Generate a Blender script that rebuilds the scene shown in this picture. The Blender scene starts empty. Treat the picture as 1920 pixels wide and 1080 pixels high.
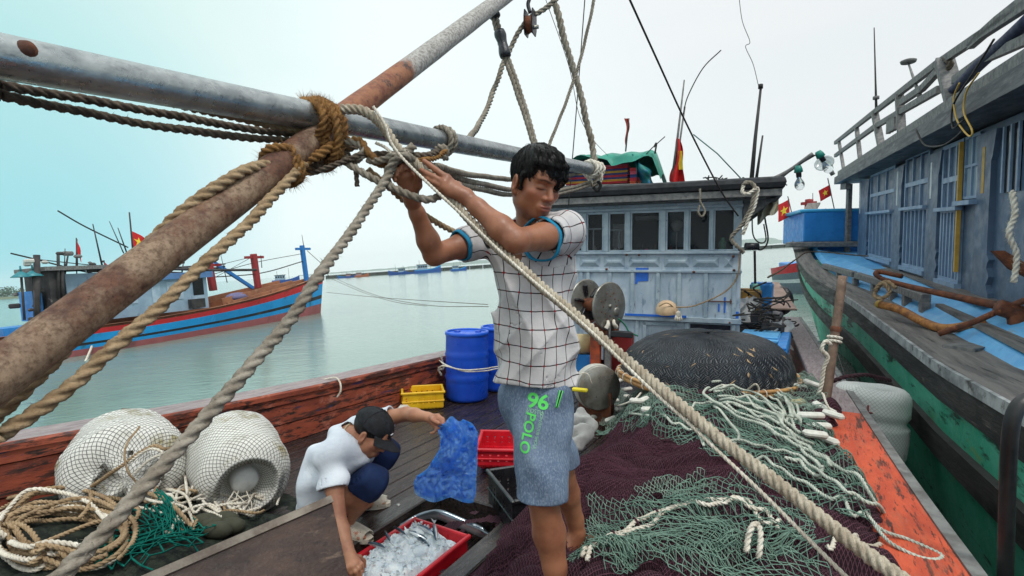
import bpy, bmesh, math, random
import numpy as np
from mathutils import Vector, Matrix, noise
from mathutils.bvhtree import BVHTree
random.seed(7)
rng = np.random.default_rng(7)
rad = math.radians
SC = bpy.context.scene
COL = SC.collection
# ------------------------------------------------------------------ camera, sky, light
# The moored boat heels a little: its own frame (deck level, z up) is turned by HEEL into the world, where water is level.
CAM_Z, PITCH, HEEL, FPX = 1.5, rad(3.0), rad(3.9), 960.0
TO_WORLD = Matrix.Translation((0, 0, CAM_Z)) @ Matrix.Rotation(HEEL, 4, 'Y') @ Matrix.Translation((0, 0, -CAM_Z))
WATER_Z = -1.0
cam_data = bpy.data.cameras.new('camera')
cam_data.sensor_width = 36.0
cam_data.lens = 18.0
cam_data.clip_start = 0.05
cam_data.clip_end = 20000.0
cam = bpy.data.objects.new('camera', cam_data)
COL.objects.link(cam)
cam.matrix_world = TO_WORLD @ Matrix.Translation((0, 0, CAM_Z)) @ Matrix.Rotation(rad(90) - PITCH, 4, 'X')
SC.camera = cam
SC.view_settings.view_transform = 'Standard'
SC.view_settings.look = 'None'
SC.view_settings.exposure = 0.22
SC.view_settings.gamma = 1.0
SC.render.engine = 'CYCLES'
SC.cycles.use_denoising = True
SC.cycles.max_bounces = 8
SC.cycles.volume_bounces = 2
SC.cycles.transparent_max_bounces = 16
def srgb(r, g, b, a=1.0):
 def f(c):
  c /= 255.0
  return c / 12.92 if c <= 0.04045 else ((c + 0.055) / 1.055) ** 2.4
 return (f(r), f(g), f(b), a)
SUN_EL, SUN_AZ = rad(58), rad(35)
world = bpy.data.worlds.new('World')
SC.world = world
world.use_nodes = True
wn, wl = world.node_tree.nodes, world.node_tree.links
wn.clear()
w_out = wn.new('ShaderNodeOutputWorld')
w_bg = wn.new('ShaderNodeBackground')
w_sky = wn.new('ShaderNodeTexSky')
w_sky.sky_type = 'NISHITA'
w_sky.sun_disc = False
w_sky.sun_elevation = SUN_EL
w_sky.sun_rotation = SUN_AZ
w_sky.air_density = 1.2
w_sky.dust_density = 3.0
w_tc = wn.new('ShaderNodeTexCoord')
def wmath(op, a, b=None, c=None):
 n = wn.new('ShaderNodeMath')
 n.operation = op
 for i, v in enumerate((a, b, c)):
  if v is None:
   continue
  if isinstance(v, (int, float)):
   n.inputs[i].default_value = v
  else:
   wl.new(v, n.inputs[i])
 return n.outputs[0]
def wmix(f, a, b):
 n = wn.new('ShaderNodeMix')
 n.data_type = 'RGBA'
 wl.new(f, n.inputs[0])
 for i, v in ((6, a), (7, b)):
  if isinstance(v, tuple):
   n.inputs[i].default_value = v
  else:
   wl.new(v, n.inputs[i])
 return n.outputs[2]
def wdot(v):
 n = wn.new('ShaderNodeVectorMath')
 n.operation = 'DOT_PRODUCT'
 wl.new(w_tc.outputs['Generated'], n.inputs[0])
 n.inputs[1].default_value = Vector(v).normalized()
 return n.outputs['Value']
def wramp(val, lo, hi):
 n = wn.new('ShaderNodeMapRange')
 n.interpolation_type = 'SMOOTHSTEP'
 wl.new(val, n.inputs[0])
 n.inputs[1].default_value = lo
 n.inputs[2].default_value = hi
 return n.outputs[0]
# overcast: a pale cloud layer over the sky, thinner low in the west where blue-green sky shows
w_noise = wn.new('ShaderNodeTexNoise')
w_noise.inputs['Scale'].default_value = 1.6
w_noise.inputs['Detail'].default_value = 5
w_mapn = wn.new('ShaderNodeMapping')
w_mapn.inputs['Scale'].default_value = (1, 1, 3.5)
wl.new(w_tc.outputs['Generated'], w_mapn.inputs[0])
wl.new(w_mapn.outputs[0], w_noise.inputs['Vector'])
low_west = wramp(wdot((-0.80, 0.58, 0.06)), 0.84, 1.0)
clouds = wmix(wramp(wdot((0.75, 0.6, 0.45)), 0.55, 1.0), srgb(236, 247, 247), srgb(226, 228, 229))
clouds = wmix(low_west, clouds, srgb(96, 200, 222))
top_west = wramp(wdot((-0.72, 0.6, 0.5)), 0.82, 1.0)
clouds = wmix(wmath('MULTIPLY', top_west, 0.6), clouds, srgb(190, 226, 218))
clouds = wmix(wmath('MULTIPLY', wramp(w_noise.outputs[0], 0.45, 0.75), 0.10), clouds, srgb(170, 215, 225))
zen = wramp(wdot((0, 0, 1)), 0.5, 0.95)           # an overcast sky is brightest overhead
bright = wmath('MULTIPLY_ADD', zen, 0.30, 1.0)
w_sc = wn.new('ShaderNodeVectorMath')
w_sc.operation = 'SCALE'
wl.new(clouds, w_sc.inputs[0])
wl.new(bright, w_sc.inputs['Scale'])
w_sk = wn.new('ShaderNodeVectorMath')
w_sk.operation = 'SCALE'
wl.new(w_sky.outputs[0], w_sk.inputs[0])
w_sk.inputs['Scale'].default_value = 0.10
w_all = wn.new('ShaderNodeMix')
w_all.data_type = 'RGBA'
w_all.inputs[0].default_value = 0.94
wl.new(w_sk.outputs[0], w_all.inputs[6])
wl.new(w_sc.outputs[0], w_all.inputs[7])
wl.new(w_all.outputs[2], w_bg.inputs['Color'])
w_bg.inputs['Strength'].default_value = 1.0
wl.new(w_bg.outputs[0], w_out.inputs[0])
sun_data = bpy.data.lights.new('sun', 'SUN')
sun_data.energy = 1.5
sun_data.angle = rad(11)
sun_data.color = (1.0, 0.96, 0.90)
sun = bpy.data.objects.new('sun', sun_data)
COL.objects.link(sun)
sun.rotation_euler = Vector((math.sin(SUN_AZ) * math.cos(SUN_EL), math.cos(SUN_AZ) * -math.cos(SUN_EL), math.sin(SUN_EL))).to_track_quat('Z', 'Y').to_euler()
# ------------------------------------------------------------------ points
_f = Vector((0, math.cos(PITCH), -math.sin(PITCH)))
_u = Vector((0, math.sin(PITCH), math.cos(PITCH)))
_r = Vector((1, 0, 0))
_c = Vector((0, 0, CAM_Z))
def ray(px, py):
 return _f + _r * ((px - 960.0) / FPX) + _u * ((540.0 - py) / FPX)
def P(px, py, d):
 """a point of the boat frame d metres ahead of the lens"""
 return _c + ray(px, py) * d
def PZ(px, py, z=0.0):
 """the point at height z of the boat frame"""
 r = ray(px, py)
 return _c + r * ((z - CAM_Z) / r.z)
def PW(px, py, z=WATER_Z):
 """world point at height z"""
 r = TO_WORLD.to_3x3() @ ray(px, py)
 return _c + r * ((z - CAM_Z) / r.z)
def PD(px, py, d):
 """world point d metres ahead"""
 return TO_WORLD @ P(px, py, d)
def lerp(a, b, t):
 return a + (b - a) * t
def V(*a):
 return Vector(a)
# ------------------------------------------------------------------ objects
ORIGIN = {}
HEELED = []          # top-level objects that stand in the boat frame
def tag(o, label=None, cat=None, group=None, kind=None):
 if label: o['label'] = label
 if cat: o['category'] = cat
 if group: o['group'] = group
 if kind: o['kind'] = kind
 return o
def thing(name, label, cat, loc, group=None, heel=True):
 o = bpy.data.objects.new(name, None)
 o.empty_display_size = 0.1
 COL.objects.link(o)
 o.location = loc
 ORIGIN[o] = Vector(loc)
 if heel: HEELED.append(o)
 return tag(o, label, cat, group)
def link_mesh(name, me, parent=None, heel=True):
 """me has absolute coordinates; moves them to the object's own origin"""
 o = bpy.data.objects.new(name, me)
 COL.objects.link(o)
 n = len(me.vertices)
 co = np.empty(n * 3, np.float32)
 me.vertices.foreach_get('co', co)
 co = co.reshape(-1, 3)
 if parent is None:
  lo, hi = co.min(0), co.max(0)
  org = Vector(((lo[0] + hi[0]) / 2, (lo[1] + hi[1]) / 2, lo[2]))
  o.location = org
  if heel: HEELED.append(o)
 else:
  org = ORIGIN[parent]
  o.parent = parent
 ORIGIN[o] = Vector(org)
 co -= np.array(org, np.float32)
 me.vertices.foreach_set('co', co.ravel())
 me.update()
 return o
def dup(o, parent=None):
 c = o.copy()
 COL.objects.link(c)
 c.parent = parent
 for ch in o.children:
  dup(ch, c)
 if parent is None and o in HEELED: HEELED.append(c)
 ORIGIN[c] = ORIGIN.get(o, Vector())
 return c
def smooth_path(pts, n=8, closed=False):
 pts = [Vector(p) for p in pts]
 if len(pts) < 3:
  return [pts[0].lerp(pts[-1], i / n) for i in range(n + 1)]
 out = []
 m = len(pts)
 rngk = range(m if closed else m - 1)
 for i in rngk:
  p1, p2 = pts[i], pts[(i + 1) % m]
  p0 = pts[(i - 1) % m] if (closed or i > 0) else p1 * 2 - p2
  p3 = pts[(i + 2) % m] if (closed or i < m - 2) else p2 * 2 - p1
  for k in range(n):
   t = k / n
   out.append(0.5 * ((2 * p1) + (p2 - p0) * t + (2 * p0 - 5 * p1 + 4 * p2 - p3) * t * t + (3 * p1 - p0 - 3 * p2 + p3) * t ** 3))
 if not closed: out.append(pts[-1].copy())
 return out
def resample(path, step):
 out = [path[0].copy()]
 acc = 0.0
 for a, b in zip(path, path[1:]):
  L = (b - a).length
  if L < 1e-9: continue
  s = step - acc
  while s <= L:
   out.append(a.lerp(b, s / L))
   s += step
  acc = (acc + L) % step if L + acc >= step else acc + L
 if (out[-1] - path[-1]).length > step * 0.3: out.append(path[-1].copy())
 return out
class MB:
 """collects shapes into one mesh"""
 def __init__(s):
  s.v, s.f, s.m, s.s, s.uv = [], [], [], [], {}
 def add(s, vs, fs, mi=0, sm=False):
  o = len(s.v)
  s.v += [Vector(p) for p in vs]
  for f in fs:
   s.f.append([i + o for i in f]); s.m.append(mi); s.s.append(sm)
  return o
 def box(s, c, size, mat=None, mi=0, bev=0.0):
  """mat: 3x3 axes"""
  c = Vector(c); hx, hy, hz = [q / 2 for q in size]
  if bev <= 0:
   L = [V(x, y, z) for z in (-hz, hz) for y in (-hy, hy) for x in (-hx, hx)]
   F = [(0, 2, 3, 1), (4, 5, 7, 6), (0, 1, 5, 4), (2, 6, 7, 3), (0, 4, 6, 2), (1, 3, 7, 5)]
  else:
   b = min(bev, hx * .9, hy * .9, hz * .9)
   L, F, idx = [], [], {}
   for sx in (-1, 1):
    for sy in (-1, 1):
     for sz in (-1, 1):
      for k in range(3):
       p = V(sx * (hx - b), sy * (hy - b), sz * (hz - b))
       p[k] = (sx * hx, sy * hy, sz * hz)[k]
       idx[sx, sy, sz, k] = len(L); L.append(p)
   def q(*ids): F.append(tuple(ids))
   for k in range(3):
    a, bb = [i for i in range(3) if i != k]
    for sg in (-1, 1):
     r = []
     for (x, y) in ((-1, -1), (1, -1), (1, 1), (-1, 1)):
      t = [0, 0, 0]; t[k] = sg; t[a] = x; t[bb] = y
      r.append(idx[t[0], t[1], t[2], k])
     q(*r)
    for x in (-1, 1):
     for y in (-1, 1):
      r = []
      for sg, kk in ((-1, a), (-1, bb), (1, bb), (1, a)):
       t = [0, 0, 0]; t[k] = sg; t[a] = x; t[bb] = y
       r.append(idx[t[0], t[1], t[2], kk])
      q(*r)
   for sx in (-1, 1):
    for sy in (-1, 1):
     for sz in (-1, 1):
      q(*[idx[sx, sy, sz, k] for k in range(3)])
  if mat is not None: L = [mat @ p for p in L]
  s.add([c + p for p in L], F, mi)
 def beam(s, a, b, w, h, up=(0, 0, 1), mi=0, bev=0.0):
  a, b = Vector(a), Vector(b)
  x = (b - a); L = x.length; x.normalize()
  up = Vector(up)
  y = up.cross(x)
  if y.length < 1e-4: y = V(0, 1, 0).cross(x)
  y.normalize(); z = x.cross(y)
  s.box((a + b) / 2, (L, w, h), Matrix((x, y, z)).transposed(), mi, bev)
 def tube(s, path, r, n=8, mi=0, caps=True, sm=True, closed=False, lobes=0, lobe=0.18, twist=0.0):
  path = [Vector(p) for p in path]
  m = len(path)
  if m < 2: return
  T = []
  for i in range(m):
   a = path[(i - 1) % m] if closed else path[max(i - 1, 0)]
   b = path[(i + 1) % m] if closed else path[min(i + 1, m - 1)]
   t = b - a
   T.append(t.normalized() if t.length > 1e-9 else V(0, 0, 1))
  ref = V(0, 0, 1) if abs(T[0].z) < 0.9 else V(1, 0, 0)
  N = (ref - T[0] * ref.dot(T[0])).normalized()
  vs = []
  sl = 0.0
  for i in range(m):
   if i:
    N = N - T[i] * N.dot(T[i])
    N = N.normalized() if N.length > 1e-6 else T[i].orthogonal().normalized()
    sl += (path[i] - path[i - 1]).length
   B = T[i].cross(N)
   rr = r(i / (m - 1)) if callable(r) else r
   if lobes: rr *= 1 + .10 * noise.noise(path[i] * 9) + .06 * noise.noise(path[i] * 60)
   for k in range(n):
    a = 2 * math.pi * k / n
    q = rr
    if lobes:
     q = rr * (1 - lobe + lobe * abs(math.cos(lobes * 0.5 * a)) * 1.45)
     a += twist * sl
    vs.append(path[i] + (N * math.cos(a) + B * math.sin(a)) * q)
  fs = []
  for i in range(m if closed else m - 1):
   for k in range(n):
    i2 = (i + 1) % m
    fs.append((i * n + k, i * n + (k + 1) % n, i2 * n + (k + 1) % n, i2 * n + k))
  if caps and not closed:
   fs.append(tuple(range(n))[::-1]); fs.append(tuple((m - 1) * n + k for k in range(n)))
  s.add(vs, fs, mi, sm)
 def rope(s, pts, r, strands=3, lay=7.0, closed=False, mi=0, n=None, fuzz=0, fl=0.02, raw=False, smooth=10):
  """twisted rope: lobed section that turns along the path; lay = pitch in radii"""
  path = pts if raw else smooth_path(pts, smooth, closed)
  pitch = lay * r
  L = sum((b - a).length for a, b in zip(path, path[1:]))
  step = max(pitch / 8.0, L / 900.0)
  path = [p + (V(noise.noise(p * 7), noise.noise(p * 7 + V(5, 0, 0)), noise.noise(p * 7 + V(0, 5, 0))) * r * .45 if 0 < i < len(path) - 1 else V(0, 0, 0)) for i, p in enumerate(path)]
  path = resample(path, step)
  n = n or strands * 6
  s.tube(path, r, n, mi, lobes=strands, lobe=0.36, twist=2 * math.pi / pitch, sm=True)
  if fuzz:
   for _ in range(int(L * fuzz)):
    i = random.randrange(1, len(path) - 1)
    t = (path[i + 1] - path[i - 1]).normalized()
    d = Vector((random.gauss(0, 1), random.gauss(0, 1), random.gauss(0, 1)))
    d = (d - t * d.dot(t)).normalized()
    p = path[i] + d * r * 0.8
    e = p + (d * random.uniform(.3, 1) + t * random.uniform(-1, 1)).normalized() * fl * random.uniform(.4, 1.2)
    w = t.cross(d) * r * 0.05 + t * r * 0.04
    s.add([p - w, p + w, e], [(0, 1, 2)], mi)
 def lathe(s, prof, c, axis=(0, 0, 1), n=24, mi=0, sm=True, ref=None, mis=None):
  """prof: list of (radius, height along axis)"""
  ax = Vector(axis).normalized(); c = Vector(c)
  N = Vector(ref) if ref else (V(1, 0, 0) if abs(ax.x) < .9 else V(0, 1, 0))
  N = (N - ax * N.dot(ax)).normalized(); B = ax.cross(N)
  vs = [c + ax * h + (N * math.cos(2 * math.pi * k / n) + B * math.sin(2 * math.pi * k / n)) * max(r, 1e-5) for r, h in prof for k in range(n)]
  o = len(s.v); s.v += vs
  for i in range(len(prof) - 1):
   for k in range(n):
    s.f.append([o + i * n + k, o + i * n + (k + 1) % n, o + (i + 1) * n + (k + 1) % n, o + (i + 1) * n + k])
    s.m.append(mis[i] if mis else mi); s.s.append(sm)
 def prism(s, poly, ext, mi=0):
  """planar polygon (list of points) extruded by vector ext"""
  n = len(poly); poly = [Vector(p) for p in poly]; ext = Vector(ext)
  fs = [tuple(range(n))[::-1], tuple(range(n, 2 * n))] + [(i, (i + 1) % n, n + (i + 1) % n, n + i) for i in range(n)]
  s.add(poly + [p + ext for p in poly], fs, mi)
 def grid(s, rows, mi=0, sm=True, mis=None, closed=False):
  m, n = len(rows), len(rows[0])
  o = len(s.v)
  for r in rows: s.v += [Vector(p) for p in r]
  for i in range(m - 1):
   for k in range(n if closed else n - 1):
    k2 = (k + 1) % n
    s.f.append([o + i * n + k, o + i * n + k2, o + (i + 1) * n + k2, o + (i + 1) * n + k])
    s.m.append(mis(i, k) if mis else mi); s.s.append(sm)
 def ball(s, c, r, n=12, mi=0, scale=(1, 1, 1)):
  m = n // 2
  rows = []
  for i in range(m + 1):
   th = math.pi * i / m
   rows.append([Vector(c) + V(r * scale[0] * math.sin(th) * math.cos(2 * math.pi * k / n), r * scale[1] * math.sin(th) * math.sin(2 * math.pi * k / n), r * scale[2] * math.cos(th)) for k in range(n)])
  s.grid(rows[::-1], mi, True, closed=True)
 def mesh(s, name, mats):
  me = bpy.data.meshes.new(name)
  me.from_pydata([tuple(p) for p in s.v], [], s.f)
  for m in (mats if isinstance(mats, (list, tuple)) else [mats]): me.materials.append(m)
  me.polygons.foreach_set('material_index', s.m)
  me.polygons.foreach_set('use_smooth', s.s)
  me.update()
  return me
 def build(s, name, mats, parent=None, heel=True, fix=True):
  me = s.mesh(name, mats)
  if fix:
   bm = bmesh.new(); bm.from_mesh(me)
   bmesh.ops.recalc_face_normals(bm, faces=bm.faces)
   bm.to_mesh(me); bm.free()
  return link_mesh(name, me, parent, heel)
def set_uv(o, fn):
 """a per-vertex 2D attribute 'puv' (fn takes the absolute point)"""
 me = o.data
 a = me.attributes.new('puv', 'FLOAT2', 'POINT')
 org = ORIGIN[o]
 vals = []
 for v in me.vertices: vals.extend(fn(v.co + org))
 a.data.foreach_set('vector', vals)
# ------------------------------------------------------------------ materials
class NT:
 """small node-building helper"""
 def __init__(s, name):
  s.mat = bpy.data.materials.new(name)
  s.mat.use_nodes = True
  s.n, s.l = s.mat.node_tree.nodes, s.mat.node_tree.links
  s.n.clear()
  s.out = s.n.new('ShaderNodeOutputMaterial')
  s.b = s.n.new('ShaderNodeBsdfPrincipled')
  s.l.new(s.b.outputs[0], s.out.inputs[0])
  s.tc = s.n.new('ShaderNodeTexCoord')
 def put(s, sock, v):
  if isinstance(v, (int, float, tuple)): sock.default_value = v
  else: s.l.new(v, sock)
 def math(s, op, a, b=0.0, c=0.0):
  n = s.n.new('ShaderNodeMath'); n.operation = op
  for i, v in enumerate((a, b, c)): s.put(n.inputs[i], v)
  return n.outputs[0]
 def coords(s, scale=(1, 1, 1), rz=0.0, loc=(0, 0, 0), src='Object'):
  m = s.n.new('ShaderNodeMapping')
  r = s.n.new('ShaderNodeMapping')
  r.inputs['Rotation'].default_value = (0, 0, rz)
  s.l.new(s.tc.outputs[src], r.inputs[0])
  s.l.new(r.outputs[0], m.inputs[0])
  m.inputs['Scale'].default_value = scale
  m.inputs['Location'].default_value = loc
  return m.outputs[0]
 def noise(s, scale, detail=5, rough=0.6, stretch=(1, 1, 1), rz=0.0, seed=0.0, dist=0.0, vec=None):
  n = s.n.new('ShaderNodeTexNoise')
  s.l.new(vec if vec is not None else s.coords(stretch, rz, (seed, seed * 1.7, seed * .6)), n.inputs['Vector'])
  n.inputs['Scale'].default_value = scale
  n.inputs['Detail'].default_value = detail
  n.inputs['Roughness'].default_value = rough
  n.inputs['Distortion'].default_value = dist
  return n.outputs[0]
 def ramp(s, v, lo, hi, a=0.0, b=1.0):
  n = s.n.new('ShaderNodeMapRange'); n.interpolation_type = 'SMOOTHSTEP'
  s.put(n.inputs[0], v)
  for i, q in enumerate((lo, hi, a, b)): n.inputs[i + 1].default_value = q
  return n.outputs[0]
 def mix(s, f, a, b):
  n = s.n.new('ShaderNodeMix'); n.data_type = 'RGBA'
  s.put(n.inputs[0], f); s.put(n.inputs[6], a); s.put(n.inputs[7], b)
  return n.outputs[2]
 def bump(s, h, strength=0.3, dist=0.01, normal=None):
  n = s.n.new('ShaderNodeBump')
  n.inputs['Strength'].default_value = strength
  n.inputs['Distance'].default_value = dist
  s.put(n.inputs['Height'], h)
  if normal is not None: s.l.new(normal, n.inputs['Normal'])
  return n.outputs[0]
 def attr(s, name='puv'):
  n = s.n.new('ShaderNodeAttribute'); n.attribute_name = name
  return n
 def sep(s, v):
  n = s.n.new('ShaderNodeSeparateXYZ'); s.l.new(v, n.inputs[0])
  return n.outputs
 def done(s, color, rough=0.6, metal=0.0, normal=None, spec=None, **kw):
  s.put(s.b.inputs['Base Color'], color)
  s.put(s.b.inputs['Roughness'], rough)
  s.put(s.b.inputs['Metallic'], metal)
  if normal is not None: s.l.new(normal, s.b.inputs['Normal'])
  if spec is not None: s.b.inputs['Specular IOR Level'].default_value = spec
  for k, v in kw.items(): s.put(s.b.inputs[k.replace('_', ' ')], v)
  return s.mat
def paint(name, c1, c2=None, scale=5, rough=0.6, metal=0.0, layers=(), stretch=(1, 1, 1), rz=0.0, bump=0.25, bscale=60, bdist=0.004, lo=.35, hi=.65, spec=None, seed=0.0, **kw):
 """worn surface: two noise-blended base tones, then patches [(colour, scale, lo, hi, stretch, amount)]"""
 t = NT(name)
 col = c1
 if c2: col = t.mix(t.ramp(t.noise(scale, 6, .65, stretch, rz, seed), lo, hi), c1, c2)
 rg = rough
 for i, ly in enumerate(layers):
  c, sc, l, h = ly[:4]
  st = ly[4] if len(ly) > 4 else (1, 1, 1)
  am = ly[5] if len(ly) > 5 else 1.0
  f = t.ramp(t.noise(sc, 7, .68, st, rz, seed + 3.1 * (i + 1)), l, h, 0, am)
  col = t.mix(f, col, c)
 nr = t.bump(t.noise(bscale, 5, .6, stretch, rz, seed + 9), bump, bdist) if bump else None
 rg = t.ramp(t.noise(scale * 2.3, 4, .6, stretch, rz, seed + 20), .3, .7, max(rough - .12, .03), min(rough + .12, 1))
 return t.done(col, rg, metal, nr, spec, **kw)
def flat(name, c, rough=.5, metal=0.0, **kw):
 """one colour with a slight unevenness"""
 k = (c[0] * .78, c[1] * .78, c[2] * .78, 1)
 return paint(name, c, k, 9, rough, metal, bump=.12, bscale=90, **kw)
# ------------------------------------------------------------------ bodies and cloth: smooth distance fields, meshed as one surface
class SDF:
 def __init__(s, lo, hi, vox):
  s.lo = np.array(lo, np.float32); s.vox = vox
  s.shape = tuple(int(math.ceil((h - l) / vox)) + 2 for l, h in zip(lo, hi))
  s.d = np.full(s.shape, 1.0, np.float32)
 def region(s, lo, hi):
  a = np.maximum(np.floor((np.array(lo) - s.lo) / s.vox).astype(int), 0)
  b = np.minimum(np.ceil((np.array(hi) - s.lo) / s.vox).astype(int) + 1, s.shape)
  if (b <= a).any(): return None, None
  ax = [s.lo[i] + s.vox * np.arange(a[i], b[i], dtype=np.float32) for i in range(3)]
  return tuple(slice(a[i], b[i]) for i in range(3)), np.stack(np.meshgrid(*ax, indexing='ij'), -1)
 @staticmethod
 def smin(a, b, k):
  if k <= 0: return np.minimum(a, b)
  h = np.clip(0.5 + 0.5 * (b - a) / k, 0, 1)
  return b * (1 - h) + a * h - k * h * (1 - h)
 def _put(s, lo, hi, fn, k, sub=False):
  m = 3 * k + 4 * s.vox
  sl, X = s.region(np.array(lo) - m, np.array(hi) + m)
  if sl is None: return
  d = fn(X)
  s.d[sl] = -s.smin(-s.d[sl], d, k) if sub else s.smin(s.d[sl], d, k)
 def cone(s, a, b, ra, rb, k=0.02, flat=None, sub=False):
  """capsule with a radius at each end; flat=(direction, factor) squeezes its section along that direction"""
  a, b = np.array(a, np.float32), np.array(b, np.float32)
  ba = b - a; L2 = float(ba @ ba) + 1e-12
  R_ = max(ra, rb) * (1.6 if flat else 1.0)
  def fn(X):
   p = X - a
   t = np.clip(p @ ba / L2, 0, 1)
   q = p - t[..., None] * ba
   if flat:
    dr = np.array(flat[0], np.float32); dr = dr / np.linalg.norm(dr)
    q = q + (q @ dr)[..., None] * dr * (1 / flat[1] - 1)
    return (np.sqrt((q * q).sum(-1)) - (ra + (rb - ra) * t)) * min(flat[1], 1)
   return np.sqrt((q * q).sum(-1)) - (ra + (rb - ra) * t)
  s._put(np.minimum(a, b) - R_, np.maximum(a, b) + R_, fn, k, sub)
 def chain(s, pts, rs, k=0.02, flat=None):
  for i in range(len(pts) - 1): s.cone(pts[i], pts[i + 1], rs[i], rs[i + 1], k, flat)
 def ell(s, c, r, axes=None, k=0.02, sub=False):
  c = np.array(c, np.float32); r = np.array(r, np.float32)
  A = np.array(axes, np.float32) if axes is not None else np.eye(3, dtype=np.float32)
  R_ = float(r.max())
  def fn(X):
   q = (X - c) @ A.T
   k0 = np.sqrt(((q / r) ** 2).sum(-1)); k1 = np.sqrt(((q / r ** 2) ** 2).sum(-1)) + 1e-9
   return k0 * (k0 - 1) / k1
  s._put(c - R_, c + R_, fn, k, sub)
 def cut(s, p, n, k=0.0):
  """removes what lies on the n side of the plane"""
  sl, X = s.region(s.lo, s.lo + np.array(s.shape) * s.vox)
  n = np.array(n, np.float32); n = n / np.linalg.norm(n)
  d = (X - np.array(p, np.float32)) @ n
  s.d = -s.smin(-s.d, -d, k)
 def cut_near(s, p, n, c, R_, soft=0.0):
  """the same, only within R_ of c"""
  c = np.array(c, np.float32)
  sl, X = s.region(c - R_, c + R_)
  n = np.array(n, np.float32); n = n / np.linalg.norm(n)
  d = (X - np.array(p, np.float32)) @ n
  w = np.sqrt(((X - c) ** 2).sum(-1)) < R_
  s.d[sl] = np.where(w, np.maximum(s.d[sl], d), s.d[sl])
 def shell(s, t):
  s.d = np.maximum(s.d, -(s.d + t))
 def shift(s, fn, band=0.03):
  """adds fn(X) to the distance near the surface"""
  idx = np.argwhere(np.abs(s.d) < band)
  if not len(idx): return
  X = s.lo + idx.astype(np.float32) * s.vox
  s.d[idx[:, 0], idx[:, 1], idx[:, 2]] += fn(X)
 def mesh(s):
  """surface nets"""
  d = s.d
  d[0], d[-1], d[:, 0], d[:, -1], d[:, :, 0], d[:, :, -1] = 1, 1, 1, 1, 1, 1
  ins = d < 0
  n0, n1, n2 = [q - 1 for q in s.shape]
  cnt = np.zeros((n0, n1, n2), np.int8)
  for i in (0, 1):
   for j in (0, 1):
    for k in (0, 1): cnt += ins[i:i + n0, j:j + n1, k:k + n2]
  cells = np.argwhere((cnt > 0) & (cnt < 8))
  vid = np.full((n0, n1, n2), -1, np.int32)
  vid[cells[:, 0], cells[:, 1], cells[:, 2]] = np.arange(len(cells))
  acc = np.zeros((len(cells), 3), np.float32); num = np.zeros(len(cells), np.float32)
  corners = [(i, j, k) for i in (0, 1) for j in (0, 1) for k in (0, 1)]
  val = {c: d[cells[:, 0] + c[0], cells[:, 1] + c[1], cells[:, 2] + c[2]] for c in corners}
  for c in corners:
   for ax in range(3):
    if c[ax]: continue
    e = list(c); e[ax] = 1; e = tuple(e)
    a, b = val[c], val[e]
    m = (a < 0) != (b < 0)
    t = np.where(m, a / np.where(m, a - b, 1), 0)
    p = np.zeros((len(cells), 3), np.float32)
    for q in range(3): p[:, q] = c[q] + (t if q == ax else 0)
    acc[m] += p[m]; num[m] += 1
  V_ = s.lo + (cells + acc / num[:, None]) * s.vox
  faces = []
  for ax in range(3):
   a = [slice(None)] * 3; b = [slice(None)] * 3
   a[ax] = slice(0, -1); b[ax] = slice(1, None)
   A, B = ins[tuple(a)], ins[tuple(b)]
   e = np.argwhere(A != B)
   o1, o2 = [q for q in range(3) if q != ax]
   ok = (e[:, o1] > 0) & (e[:, o2] > 0) & (e[:, o1] < s.shape[o1] - 1) & (e[:, o2] < s.shape[o2] - 1)
   e = e[ok]
   q = []
   for (x, y) in ((-1, -1), (0, -1), (0, 0), (-1, 0)):
    f = e.copy(); f[:, o1] += x; f[:, o2] += y
    q.append(vid[f[:, 0], f[:, 1], f[:, 2]])
   q = np.stack(q, 1)
   fl = A[e[:, 0], e[:, 1], e[:, 2]]
   if ax == 1: fl = ~fl
   q[~fl] = q[~fl][:, ::-1]
   faces.append(q)
  F = np.concatenate(faces)
  return V_, F[(F >= 0).all(1)]
 def build(s, name, mats, parent=None, relax=1, heel=True, extra=()):
  V_, F = s.mesh()
  for e in extra:
   v2, f2 = e.mesh(); F = np.concatenate([F, f2 + len(V_)]); V_ = np.concatenate([V_, v2])
  for _ in range(relax):                 # light smoothing
   acc = np.zeros_like(V_); num = np.zeros(len(V_), np.float32)
   for a, b in ((0, 1), (1, 2), (2, 3), (3, 0)):
    np.add.at(acc, F[:, a], V_[F[:, b]]); np.add.at(acc, F[:, b], V_[F[:, a]])
    np.add.at(num, F[:, a], 1); np.add.at(num, F[:, b], 1)
   V_ = V_ * .5 + .5 * acc / np.maximum(num, 1)[:, None]
  me = bpy.data.meshes.new(name)
  me.vertices.add(len(V_)); me.vertices.foreach_set('co', V_.astype(np.float32).ravel())
  me.loops.add(len(F) * 4); me.loops.foreach_set('vertex_index', F.astype(np.int32).ravel())
  me.polygons.add(len(F)); me.polygons.foreach_set('loop_start', np.arange(0, len(F) * 4, 4, dtype=np.int32))
  me.polygons.foreach_set('use_smooth', np.ones(len(F), bool))
  me.update(); me.validate()
  for m in (mats if isinstance(mats, (list, tuple)) else [mats]): me.materials.append(m)
  return link_mesh(name, me, parent, heel)
def vert_co(o):
 n = len(o.data.vertices)
 co = np.empty(n * 3, np.float32); o.data.vertices.foreach_get('co', co)
 return co.reshape(-1, 3) + np.array(ORIGIN[o], np.float32)
def float_attr(o, name, vals):
 a = o.data.attributes.new(name, 'FLOAT', 'POINT')
 a.data.foreach_set('value', np.asarray(vals, np.float32))
def uv_attr(o, U_, V_):
 a = o.data.attributes.new('puv', 'FLOAT2', 'POINT')
 a.data.foreach_set('vector', np.stack([U_, V_], 1).astype(np.float32).ravel())
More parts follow.
